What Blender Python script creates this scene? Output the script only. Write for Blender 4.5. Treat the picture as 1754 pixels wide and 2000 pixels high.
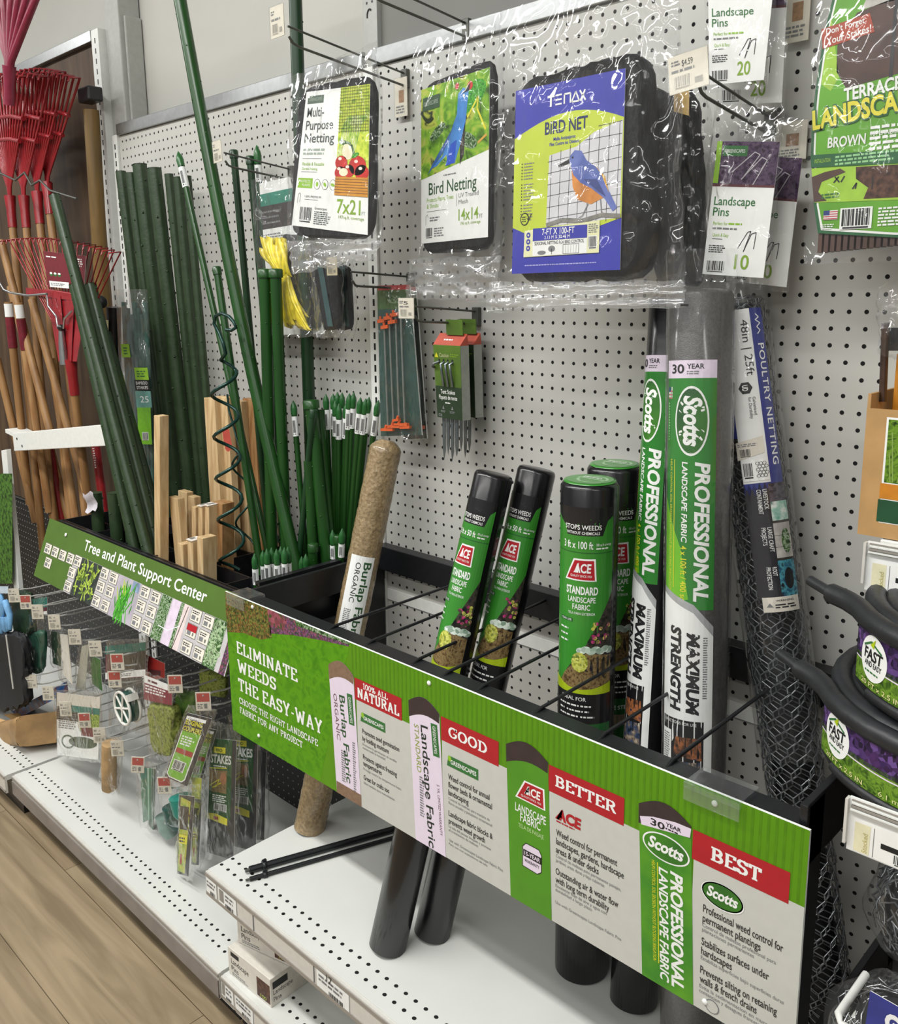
import bpy, math, random
from mathutils import Vector, Matrix, noise
from mathutils.geometry import tessellate_polygon
random.seed(7)
for o in list(bpy.data.objects): bpy.data.objects.remove(o)
SC = bpy.context.scene
COL = SC.collection
I = 0.0254          # the wall is measured in inches: x along it, y out of it (negative = aisle), z up
ZF = 61.3           # floor lies this far under the wall's datum
def P(v): return Vector((v[0]*I, v[1]*I, (v[2]+ZF)*I))

# ---------------------------------------------------------------- camera
CC = Vector((43.5807, -54.9450, 3.4331))
RW = Matrix(((0.71565, 0.69838, -0.010524), (0.123834, -0.141696, -0.982134), (-0.687394, 0.701561, -0.187888)))
FPX, CX, CY = 1749.52, 877.0, 903.94
cam = bpy.data.cameras.new('camera'); co = bpy.data.objects.new('camera', cam); COL.objects.link(co)
r0, r1, r2 = RW[0], RW[1], RW[2]
m = Matrix(((r0[0], -r1[0], -r2[0]), (r0[1], -r1[1], -r2[1]), (r0[2], -r1[2], -r2[2]))).to_4x4()
m.translation = P(CC); co.matrix_world = m
cam.sensor_width = 36; cam.sensor_fit = 'AUTO'; cam.lens = FPX/2000*36
cam.shift_y = -(1000-CY)/2000; cam.clip_start = 0.02; cam.clip_end = 60
SC.camera = co
def at(px, py, x=None, y=None, z=None):
    """the point of the shop seen at a photo pixel, on the plane x=, y= or z= (inches)"""
    d = RW.transposed() @ Vector(((px-CX)/FPX, (py-CY)/FPX, 1))
    i, v = (0, x) if x is not None else (1, y) if y is not None else (2, z)
    return CC + d*((v-CC[i])/d[i])

# ---------------------------------------------------------------- light and exposure
SC.view_settings.view_transform = 'Standard'; SC.view_settings.look = 'None'
SC.view_settings.gamma = 1; SC.view_settings.exposure = -0.1
SC.view_settings.use_curve_mapping = False
w = bpy.data.worlds.new('shop'); SC.world = w; w.use_nodes = True
w.node_tree.nodes['Background'].inputs[0].default_value = (1.0, 1.0, 0.98, 1)
w.node_tree.nodes['Background'].inputs[1].default_value = 0.24
SC.cycles.transparent_max_bounces = 32
SC.cycles.max_bounces = 8
def area(name, loc, sx, sy, power, tilt=(0, 0, 0), col=(1, 0.997, 0.972)):
    l = bpy.data.lights.new(name, 'AREA'); l.shape = 'RECTANGLE'; l.size = sx; l.size_y = sy
    l.energy = power; l.color = col
    o = bpy.data.objects.new(name, l); COL.objects.link(o); o.location = loc; o.rotation_euler = tilt
    return o
# long fluorescent fittings over the aisle, parallel to the shelving
area('ceiling_light_near', (-0.7, -1.7, 3.35), 3.6, 0.16, 120)
area('ceiling_light_left', (-4.2, -1.9, 3.35), 2.4, 0.16, 70)
area('ceiling_light_right', (3.2, -2.0, 3.35), 2.4, 0.16, 40)
area('ceiling_light_aisle', (-0.4, -3.9, 3.35), 6.0, 0.16, 110)
area('ceiling_light_far', (-0.4, -6.2, 3.35), 6.0, 0.2, 80)

# ---------------------------------------------------------------- materials
MATS = {}
def lin(h):
    h = h.lstrip('#'); c = [int(h[i:i+2], 16)/255 for i in (0, 2, 4)]
    return tuple(x/12.92 if x <= .04045 else ((x+.055)/1.055)**2.4 for x in c) + (1,)
def N(nt, t, **k):
    n = nt.nodes.new(t)
    for a, b in k.items(): setattr(n, a, b)
    return n
def mat(name, col, rough=.5, metal=0, spec=.5, var=.08, vs=60, bump=0, bs=200, col2=None, emit=0, stretch=None, coat=0):
    """principled surface with a procedural noise between two shades, optional bump"""
    if name in MATS: return MATS[name]
    M = bpy.data.materials.new(name); M.use_nodes = True; nt = M.node_tree; b = nt.nodes['Principled BSDF']
    b.inputs['Roughness'].default_value = rough; b.inputs['Metallic'].default_value = metal
    b.inputs['Specular IOR Level'].default_value = spec
    if coat: b.inputs['Coat Weight'].default_value = coat; b.inputs['Coat Roughness'].default_value = .12
    tc = N(nt, 'ShaderNodeTexCoord'); src = tc.outputs['Object']
    if stretch:
        mp = N(nt, 'ShaderNodeMapping'); mp.inputs['Scale'].default_value = stretch
        nt.links.new(src, mp.inputs[0]); src = mp.outputs[0]
    nz = N(nt, 'ShaderNodeTexNoise'); nz.inputs['Scale'].default_value = vs; nz.inputs['Detail'].default_value = 4
    nt.links.new(src, nz.inputs['Vector'])
    cr = N(nt, 'ShaderNodeValToRGB'); a = lin(col)
    if col2: c0, c1 = a, lin(col2)
    else: c0 = tuple(x*(1-var) for x in a[:3])+(1,); c1 = tuple(min(1, x*(1+var)) for x in a[:3])+(1,)
    cr.color_ramp.elements[0].color = c0; cr.color_ramp.elements[1].color = c1
    cr.color_ramp.elements[0].position = .35; cr.color_ramp.elements[1].position = .65
    nt.links.new(nz.outputs['Fac'], cr.inputs[0]); nt.links.new(cr.outputs[0], b.inputs['Base Color'])
    if bump:
        n2 = N(nt, 'ShaderNodeTexNoise'); n2.inputs['Scale'].default_value = bs; n2.inputs['Detail'].default_value = 3
        nt.links.new(src, n2.inputs['Vector'])
        bp = N(nt, 'ShaderNodeBump'); bp.inputs['Strength'].default_value = bump; bp.inputs['Distance'].default_value = .003
        nt.links.new(n2.outputs['Fac'], bp.inputs['Height']); nt.links.new(bp.outputs[0], b.inputs['Normal'])
    MATS[name] = M; return M
def math_(nt, op, a, b=None, c=None):
    n = N(nt, 'ShaderNodeMath', operation=op)
    for i, v in enumerate((a, b, c)):
        if v is None: continue
        if isinstance(v, (int, float)): n.inputs[i].default_value = v
        else: nt.links.new(v, n.inputs[i])
    return n.outputs[0]
def holed(name, col, axes, x0, z0, rad, rows=None, step=1.0, rough=.45, wx=1.0, hc=(.006, .006, .006, 1)):
    """painted steel with round punched holes on an inch grid (object space, metres)"""
    M = bpy.data.materials.new(name); M.use_nodes = True; nt = M.node_tree; b = nt.nodes['Principled BSDF']
    tc = N(nt, 'ShaderNodeTexCoord'); sp = N(nt, 'ShaderNodeSeparateXYZ'); nt.links.new(tc.outputs['Object'], sp.inputs[0])
    u = math_(nt, 'DIVIDE', sp.outputs[axes[0]], I); v = math_(nt, 'DIVIDE', sp.outputs[axes[1]], I)
    u = math_(nt, 'SUBTRACT', u, x0); v = math_(nt, 'SUBTRACT', v, z0)
    fu = math_(nt, 'SUBTRACT', u, math_(nt, 'MULTIPLY', math_(nt, 'ROUND', math_(nt, 'DIVIDE', u, step)), step))
    if rows:   # only the two rows at v=0 and v=rows, nothing elsewhere
        d0 = math_(nt, 'ABSOLUTE', v); d1 = math_(nt, 'ABSOLUTE', math_(nt, 'SUBTRACT', v, rows)); fv = math_(nt, 'MINIMUM', d0, d1)
    else:
        fv = math_(nt, 'SUBTRACT', v, math_(nt, 'ROUND', v))
    fu = math_(nt, 'MULTIPLY', fu, 1/wx)
    d = math_(nt, 'SQRT', math_(nt, 'ADD', math_(nt, 'MULTIPLY', fu, fu), math_(nt, 'MULTIPLY', fv, fv)))
    hole = math_(nt, 'LESS_THAN', d, rad)
    nz = N(nt, 'ShaderNodeTexNoise'); nz.inputs['Scale'].default_value = 9; nz.inputs['Detail'].default_value = 6
    nt.links.new(tc.outputs['Object'], nz.inputs['Vector'])
    cr = N(nt, 'ShaderNodeValToRGB'); a = lin(col)
    cr.color_ramp.elements[0].color = tuple(x*.93 for x in a[:3])+(1,); cr.color_ramp.elements[1].color = tuple(min(1, x*1.03) for x in a[:3])+(1,)
    nt.links.new(nz.outputs['Fac'], cr.inputs[0])
    mx = N(nt, 'ShaderNodeMix', data_type='RGBA'); nt.links.new(hole, mx.inputs['Factor']); nt.links.new(cr.outputs[0], mx.inputs['A'])
    mx.inputs['B'].default_value = hc
    nt.links.new(mx.outputs['Result'], b.inputs['Base Color'])
    nt.links.new(math_(nt, 'ADD', math_(nt, 'MULTIPLY', hole, .5), rough), b.inputs['Roughness'])
    b.inputs['Specular IOR Level'].default_value = .4
    return M
def film_mat(name, tint, fac, rough, bump, scale, haze=0):
    """thin clear plastic: see-through with a crinkled gloss"""
    M = bpy.data.materials.new(name); M.use_nodes = True; nt = M.node_tree; nt.nodes.remove(nt.nodes['Principled BSDF'])
    out = nt.nodes['Material Output']
    tr = N(nt, 'ShaderNodeBsdfTransparent'); tr.inputs[0].default_value = tint+(1,)
    gl = N(nt, 'ShaderNodeBsdfGlossy'); gl.inputs['Roughness'].default_value = rough; gl.inputs[0].default_value = (1, 1, 1, 1)
    tc = N(nt, 'ShaderNodeTexCoord')
    mp = N(nt, 'ShaderNodeMapping'); mp.inputs['Rotation'].default_value = (.3, .5, .7); mp.inputs['Scale'].default_value = (1, 1, .45)
    nt.links.new(tc.outputs['Object'], mp.inputs[0])
    nz = N(nt, 'ShaderNodeTexNoise'); nz.inputs['Scale'].default_value = scale; nz.inputs['Detail'].default_value = 5; nz.inputs['Distortion'].default_value = 1.2
    try: nz.noise_type = 'RIDGED_MULTIFRACTAL'
    except Exception: pass
    nt.links.new(mp.outputs[0], nz.inputs['Vector'])
    bp = N(nt, 'ShaderNodeBump'); bp.inputs['Strength'].default_value = bump; bp.inputs['Distance'].default_value = .012
    nt.links.new(nz.outputs['Fac'], bp.inputs['Height'])
    nt.links.new(bp.outputs[0], gl.inputs['Normal'])
    fr = N(nt, 'ShaderNodeLayerWeight'); fr.inputs['Blend'].default_value = .5; nt.links.new(bp.outputs[0], fr.inputs['Normal'])
    fc = math_(nt, 'MULTIPLY_ADD', math_(nt, 'POWER', fr.outputs['Facing'], 3.5), .6, fac*.22)
    mx = N(nt, 'ShaderNodeMixShader'); nt.links.new(fc, mx.inputs[0])
    nt.links.new(tr.outputs[0], mx.inputs[1]); nt.links.new(gl.outputs[0], mx.inputs[2])
    last = mx
    if haze:
        df = N(nt, 'ShaderNodeBsdfDiffuse'); df.inputs[0].default_value = (.8, .8, .8, 1)
        m2 = N(nt, 'ShaderNodeMixShader'); m2.inputs[0].default_value = haze
        nt.links.new(mx.outputs[0], m2.inputs[1]); nt.links.new(df.outputs[0], m2.inputs[2]); last = m2
    nt.links.new(last.outputs[0], out.inputs[0])
    return M
def speckle(name, cols, scale, rough=.45, dist=0, stretch=(1, 1, 1), kind='noise'):
    """printed photo texture: a ramp of colours over voronoi cells or noise"""
    M = bpy.data.materials.new(name); M.use_nodes = True; nt = M.node_tree; b = nt.nodes['Principled BSDF']
    b.inputs['Roughness'].default_value = rough; b.inputs['Specular IOR Level'].default_value = .3
    tc = N(nt, 'ShaderNodeTexCoord'); mp = N(nt, 'ShaderNodeMapping'); mp.inputs['Scale'].default_value = stretch
    nt.links.new(tc.outputs['Object'], mp.inputs[0])
    if kind == 'cells':
        v = N(nt, 'ShaderNodeTexVoronoi'); v.inputs['Scale'].default_value = scale; nt.links.new(mp.outputs[0], v.inputs['Vector'])
        s = N(nt, 'ShaderNodeSeparateColor'); nt.links.new(v.outputs['Color'], s.inputs[0]); f = s.outputs[0]
    else:
        v = N(nt, 'ShaderNodeTexNoise'); v.inputs['Scale'].default_value = scale; v.inputs['Detail'].default_value = 3; v.inputs['Distortion'].default_value = dist
        nt.links.new(mp.outputs[0], v.inputs['Vector']); f = v.outputs['Fac']
    cr = N(nt, 'ShaderNodeValToRGB'); cr.color_ramp.interpolation = 'LINEAR'
    n = len(cols); lo, hi = (0.0, 1.0) if kind == 'cells' else (.3, .7)
    for i, c in enumerate(cols):
        p = lo+(hi-lo)*i/(n-1)
        e = cr.color_ramp.elements[i] if i < 2 else cr.color_ramp.elements.new(p)
        e.position = p; e.color = lin(c)
    nt.links.new(f, cr.inputs[0]); nt.links.new(cr.outputs[0], b.inputs['Base Color'])
    MATS[name] = M; return M
def planks(name):
    M = bpy.data.materials.new(name); M.use_nodes = True; nt = M.node_tree; b = nt.nodes['Principled BSDF']
    tc = N(nt, 'ShaderNodeTexCoord'); mp = N(nt, 'ShaderNodeMapping'); mp.inputs['Location'].default_value = (.12, .7442, 0)
    nt.links.new(tc.outputs['Object'], mp.inputs[0])
    br = N(nt, 'ShaderNodeTexBrick'); br.inputs['Scale'].default_value = 1; br.inputs['Brick Width'].default_value = 1.22; br.inputs['Row Height'].default_value = .2286
    br.inputs['Mortar Size'].default_value = .0012; br.inputs['Mortar Smooth'].default_value = .3; br.offset = .37
    br.inputs['Color1'].default_value = lin('#a08f74'); br.inputs['Color2'].default_value = lin('#917f65'); br.inputs['Mortar'].default_value = lin('#574833')
    nt.links.new(mp.outputs[0], br.inputs['Vector'])
    m2 = N(nt, 'ShaderNodeMapping'); m2.inputs['Scale'].default_value = (1.6, 16, 1); nt.links.new(tc.outputs['Object'], m2.inputs[0])
    nz = N(nt, 'ShaderNodeTexNoise'); nz.inputs['Scale'].default_value = 1.6; nz.inputs['Detail'].default_value = 7; nz.inputs['Distortion'].default_value = .8
    nt.links.new(m2.outputs[0], nz.inputs['Vector'])
    cr = N(nt, 'ShaderNodeValToRGB'); cr.color_ramp.elements[0].position = .3; cr.color_ramp.elements[1].position = .72
    cr.color_ramp.elements[0].color = (.62, .6, .56, 1); cr.color_ramp.elements[1].color = (1.12, 1.12, 1.12, 1)
    nt.links.new(nz.outputs['Fac'], cr.inputs[0])
    mx = N(nt, 'ShaderNodeMix', data_type='RGBA', blend_type='MULTIPLY'); mx.inputs['Factor'].default_value = 1
    nt.links.new(br.outputs['Color'], mx.inputs['A']); nt.links.new(cr.outputs[0], mx.inputs['B'])
    nt.links.new(mx.outputs['Result'], b.inputs['Base Color']); b.inputs['Roughness'].default_value = .42
    return M

# ---------------------------------------------------------------- mesh building
WL = {}      # where each object's origin is, metres
class MB:
    def __init__(s): s.v = []; s.f = []; s.m = []; s.sm = []; s.mats = []
    def mi(s, M):
        if M not in s.mats: s.mats.append(M)
        return s.mats.index(M)
    def add(s, vs, fs, M, smooth=False):
        o = len(s.v); s.v += [Vector(p) for p in vs]; k = s.mi(M)
        for f in fs: s.f.append([i+o for i in f]); s.m.append(k); s.sm.append(smooth)
    def quad(s, a, b, c, d, M): s.add([a, b, c, d], [(0, 1, 2, 3)], M)
    def obox(s, o, a, b, c, M):
        o, a, b, c = map(Vector, (o, a, b, c))
        if a.cross(b).dot(c) < 0: a, b = b, a
        vs = [o, o+a, o+a+b, o+b, o+c, o+a+c, o+a+b+c, o+b+c]
        s.add(vs, [(3, 2, 1, 0), (4, 5, 6, 7), (0, 1, 5, 4), (1, 2, 6, 5), (2, 3, 7, 6), (3, 0, 4, 7)], M)
    def box(s, x0, y0, z0, x1, y1, z1, M): s.obox((x0, y0, z0), (x1-x0, 0, 0), (0, y1-y0, 0), (0, 0, z1-z0), M)
    def ring(s, c, t, r, n, up, tw=0):
        t = t.normalized(); a = up - t*up.dot(t)
        if a.length < 1e-4: a = Vector((1, 0, 0)) - t*t.x
        if a.length < 1e-4: a = Vector((0, 1, 0)) - t*t.y
        a.normalize(); b = t.cross(a)
        return [c + (a*math.cos(2*math.pi*i/n+tw) + b*math.sin(2*math.pi*i/n+tw))*r for i in range(n)], a
    def tube(s, pts, r, M, n=8, caps=True, closed=False):
        pts = [Vector(p) for p in pts]; k = len(pts); rs = r if isinstance(r, (list, tuple)) else [r]*k
        up = Vector((.13, -.4, .9)); vs = []
        for i, p in enumerate(pts):
            if closed: t = pts[(i+1) % k]-pts[i-1]
            else: t = pts[min(i+1, k-1)]-pts[max(i-1, 0)]
            rg, up = s.ring(p, t, rs[i], n, up); vs += rg
        fs = []
        for i in range(k if closed else k-1):
            j = (i+1) % k
            for q in range(n): fs.append((i*n+q, i*n+(q+1) % n, j*n+(q+1) % n, j*n+q))
        s.add(vs, fs, M, True)
        if caps and not closed:
            s.add(vs[:n][::-1], [tuple(range(n))], M); s.add(vs[-n:], [tuple(range(n))], M)
    def ribs(s, pts, r, M, n=14, d=.14):
        o = len(s.v); s.tube(pts, r, M, n)
        pts = [Vector(p) for p in pts]
        for i, p in enumerate(pts):
            for q in range(n):
                if q % 2: s.v[o+i*n+q] = p+(s.v[o+i*n+q]-p)*(1-d)
    def cyl(s, a, b, r, M, n=24, r2=None): s.tube([a, b], [r, r if r2 is None else r2], M, n)
    def surf(s, fn, nu, nv, M, smooth=True):
        vs = [fn(i/nu, j/nv) for j in range(nv+1) for i in range(nu+1)]
        fs = [(j*(nu+1)+i, j*(nu+1)+i+1, (j+1)*(nu+1)+i+1, (j+1)*(nu+1)+i) for j in range(nv) for i in range(nu)]
        s.add(vs, fs, M, smooth)
    def lathe(s, c, ax, prof, M, n=20):
        c = Vector(c); ax = Vector(ax).normalized()
        s.tube([c+ax*h for h, r in prof], [max(r, .001) for h, r in prof], M, n)
    def blob(s, c, rx, ry, rz, M, n=12, jit=0):
        c = Vector(c); vs = []; fs = []
        for j in range(n+1):
            for i in range(n*2):
                th = math.pi*j/n; ph = math.pi*i/n; k = 1+jit*noise.noise(Vector((math.cos(ph)*2+c.x, math.sin(ph)*2+c.y, th*2+c.z)))
                vs.append(c+Vector((rx*k*math.sin(th)*math.cos(ph), ry*k*math.sin(th)*math.sin(ph), rz*k*math.cos(th))))
        for j in range(n):
            for i in range(n*2): fs.append((j*n*2+i, (j+1)*n*2+i, (j+1)*n*2+(i+1) % (n*2), j*n*2+(i+1) % (n*2)))
        s.add(vs, fs, M, True)
    def art(s, A, fn, base=0.012, lay=0.012, L=None):
        """lay flat artwork onto a surface: fn(s, t, height) -> point"""
        for tri, M, k in A.tris(L):
            s.add([fn(p[0], p[1], base+lay*k) for p in tri], [(0, 1, 2)], M)
    def build(s, name, parent=None, bevel=0, seg=2):
        me = bpy.data.meshes.new(name)
        pts = [P(v) for v in s.v]
        if parent is not None: off = WL[parent.name]
        else:
            lo = [min(p[i] for p in pts) for i in range(3)]; hi = [max(p[i] for p in pts) for i in range(3)]
            off = Vector(((lo[0]+hi[0])/2, (lo[1]+hi[1])/2, lo[2]))
            if getattr(s, 'world', False): off = Vector((0, 0, 0))
        me.from_pydata([p-off for p in pts], [], s.f); me.update()
        for M in s.mats: me.materials.append(M)
        me.polygons.foreach_set('material_index', s.m); me.polygons.foreach_set('use_smooth', s.sm)
        o = bpy.data.objects.new(name, me); COL.objects.link(o); WL[o.name] = off
        if parent is not None: o.parent = parent
        else: o.location = off
        if bevel:
            b = o.modifiers.new('edges', 'BEVEL'); b.width = bevel*I; b.segments = seg; b.limit_method = 'ANGLE'; b.angle_limit = math.radians(50)
        return o
def tag(o, label, cat, group=None):
    o['label'] = label; o['category'] = cat
    if group: o['group'] = group
    return o
def thing(name, label, cat, loc, group=None):
    o = bpy.data.objects.new(name, None); COL.objects.link(o); o.empty_display_size = .02
    o.location = P(loc); WL[o.name] = P(loc); return tag(o, label, cat, group)
def struct(o): o['kind'] = 'structure'; return o

# ---------------------------------------------------------------- lettering and flat artwork
_TX = {}
def glyphs(txt, bold=0, shear=0, space=1.0):
    k = (txt, bold, shear, space)
    if k in _TX: return _TX[k]
    cu = bpy.data.curves.new('t', 'FONT'); cu.body = txt; cu.size = 1; cu.resolution_u = 3; cu.offset = bold; cu.shear = shear; cu.space_character = space
    ob = bpy.data.objects.new('t', cu); me = ob.to_mesh()
    me.calc_loop_triangles()
    vs = [(v.co.x, v.co.y) for v in me.vertices]; tr = [tuple(t.vertices) for t in me.loop_triangles]
    ob.to_mesh_clear(); bpy.data.objects.remove(ob); bpy.data.curves.remove(cu)
    x0 = min(v[0] for v in vs); x1 = max(v[0] for v in vs)
    _TX[k] = ([[(vs[i][0]-x0, vs[i][1]) for i in t] for t in tr], x1-x0)
    return _TX[k]
CAP = max(p[1] for t in glyphs('H')[0] for p in t)
# slab-serif letters: polylines on a unit cap height
def _arc(cx, cy, rx, ry, a0, a1, n=10): return [(cx+rx*math.cos(math.radians(a0+(a1-a0)*i/n)), cy+ry*math.sin(math.radians(a0+(a1-a0)*i/n))) for i in range(n+1)]
SLAB = {
 'E': (.62, [[(.14, 0), (.14, 1)], [(.02, .95), (.58, .95), ], [(.02, .05), (.6, .05)], [(.14, .52), (.44, .52)], [(.56, .72), (.56, 1)], [(.58, 0), (.58, .28)]]),
 'F': (.6, [[(.14, 0), (.14, 1)], [(.02, .95), (.58, .95)], [(.02, .05), (.3, .05)], [(.14, .5), (.44, .5)], [(.56, .72), (.56, 1)]]),
 'L': (.58, [[(.15, 0), (.15, 1)], [(.02, .95), (.3, .95)], [(.02, .05), (.57, .05)], [(.55, 0), (.55, .3)]]),
 'I': (.32, [[(.16, 0), (.16, 1)], [(.02, .95), (.3, .95)], [(.02, .05), (.3, .05)]]),
 'M': (.92, [[(.15, 0), (.15, 1)], [(.15, 1), (.46, .3), (.77, 1)], [(.77, 1), (.77, 0)], [(.02, .05), (.29, .05)], [(.63, .05), (.9, .05)], [(.02, .95), (.17, .95)], [(.75, .95), (.9, .95)]]),
 'N': (.76, [[(.14, 0), (.14, 1)], [(.14, 1), (.62, 0)], [(.62, 0), (.62, 1)], [(.02, .05), (.27, .05)], [(.5, .95), (.75, .95)], [(.02, .95), (.18, .95)]]),
 'A': (.74, [[(.1, 0), (.37, 1)], [(.37, 1), (.64, 0)], [(.2, .33), (.54, .33)], [(0, .05), (.24, .05)], [(.5, .05), (.74, .05)]]),
 'T': (.64, [[(.32, 0), (.32, 1)], [(.03, .95), (.61, .95)], [(.05, .72), (.05, 1)], [(.59, .72), (.59, 1)], [(.17, .05), (.47, .05)]]),
 'W': (1.0, [[(.1, 1), (.29, 0), (.5, .8), (.71, 0), (.9, 1)], [(0, .95), (.24, .95)], [(.76, .95), (1, .95)]]),
 'D': (.72, [[(.15, 0), (.15, 1)], [(.02, .95), (.3, .95)] + _arc(.3, .5, .34, .45, 90, -90) + [(.02, .05)]]),
 'S': (.56, [_arc(.28, .73, .22, .22, 20, 270, 10) + _arc(.28, .27, .23, .23, 90, -160, 10), [(.5, .7), (.5, .98)], [(.05, .02), (.05, .3)]]),
 'H': (.76, [[(.15, 0), (.15, 1)], [(.61, 0), (.61, 1)], [(.15, .52), (.61, .52)]] + [[(a, b), (a+.25, b)] for a in (.02, .49) for b in (.05, .95)]),
 'Y': (.72, [[(.1, 1), (.36, .45), (.62, 1)], [(.36, .5), (.36, 0)], [(.22, .05), (.5, .05)], [(0, .95), (.24, .95)], [(.48, .95), (.72, .95)]]),
 '-': (.34, [[(.05, .42), (.29, .42)]]), ' ': (.3, []), '.': (.2, [[(.1, 0), (.1, .1)]]),
 'G': (.72, [_arc(.37, .5, .31, .45, 40, 330, 14) + [(.64, .42)], [(.42, .45), (.7, .45)], [(.63, .72), (.63, .98)]]),
 'O': (.74, [_arc(.37, .5, .31, .45, 0, 360, 20)]), '0': (.56, [_arc(.28, .5, .22, .45, 0, 360, 18)]),
 'C': (.68, [_arc(.37, .5, .31, .45, 40, 320, 14), [(.62, .68), (.62, .98)]]),
 'B': (.68, [[(.15, 0), (.15, 1)], [(.02, .95), (.32, .95)] + _arc(.34, .74, .22, .21, 90, -90, 8) + [(.15, .53)], [(.34, .53)] + _arc(.36, .28, .25, .23, 90, -90, 8) + [(.02, .05)]]),
 'R': (.74, [[(.15, 0), (.15, 1)], [(.02, .95), (.34, .95)] + _arc(.36, .73, .22, .22, 90, -90, 8) + [(.15, .51)], [(.38, .5), (.62, .05)], [(.02, .05), (.29, .05)], [(.55, .05), (.74, .05)]]),
 'P': (.66, [[(.15, 0), (.15, 1)], [(.02, .95), (.34, .95)] + _arc(.36, .71, .23, .24, 90, -90, 8) + [(.15, .47)], [(.02, .05), (.3, .05)]]),
 'K': (.74, [[(.15, 0), (.15, 1)], [(.62, 1), (.2, .45)], [(.3, .55), (.64, 0)], [(.02, .05), (.29, .05)], [(.5, .05), (.74, .05)], [(.02, .95), (.29, .95)], [(.48, .95), (.72, .95)]]),
 'U': (.74, [[(.15, 1), (.15, .32)] + _arc(.37, .3, .22, .25, 180, 360, 10) + [(.59, 1)], [(.02, .95), (.29, .95)], [(.46, .95), (.72, .95)]]),
 'J': (.46, [[(.3, 1), (.3, .25)] + _arc(.16, .22, .14, .17, 0, -150, 7), [(.15, .95), (.45, .95)]]),
 '1': (.4, [[(.2, 0), (.2, 1), (.06, .84)], [(.04, .05), (.36, .05)]]),
 '%': (.8, [_arc(.19, .75, .14, .2, 0, 360, 12), _arc(.61, .25, .14, .2, 0, 360, 12), [(.6, 1), (.2, 0)]]),
}
def slab(txt, wt=.15):
    tr = []; x = 0; kk = 0
    for ch in txt:
        wd, st = SLAB[ch]
        for ln in st:
            for (ax, ay), (bx, by) in zip(ln, ln[1:]):
                dx, dy = bx-ax, by-ay; l = math.hypot(dx, dy) or 1
                hw = wt/2*(1 if abs(dy) > abs(dx)*.4 else .66); nx, ny = -dy/l*hw, dx/l*hw; ex, ey = (dx/l*hw*.5, dy/l*hw*.5) if len(ln) > 2 else (0, 0)
                q = [(ax+nx-ex+x, ay+ny-ey), (ax-nx-ex+x, ay-ny-ey), (bx-nx+ex+x, by-ny+ey), (bx+nx+ex+x, by+ny+ey)]
                tr += [[q[0], q[1], q[2], kk % 16], [q[0], q[2], q[3], kk % 16]]; kk += 1
        x += wd+.1
    return tr, x-.1
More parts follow.
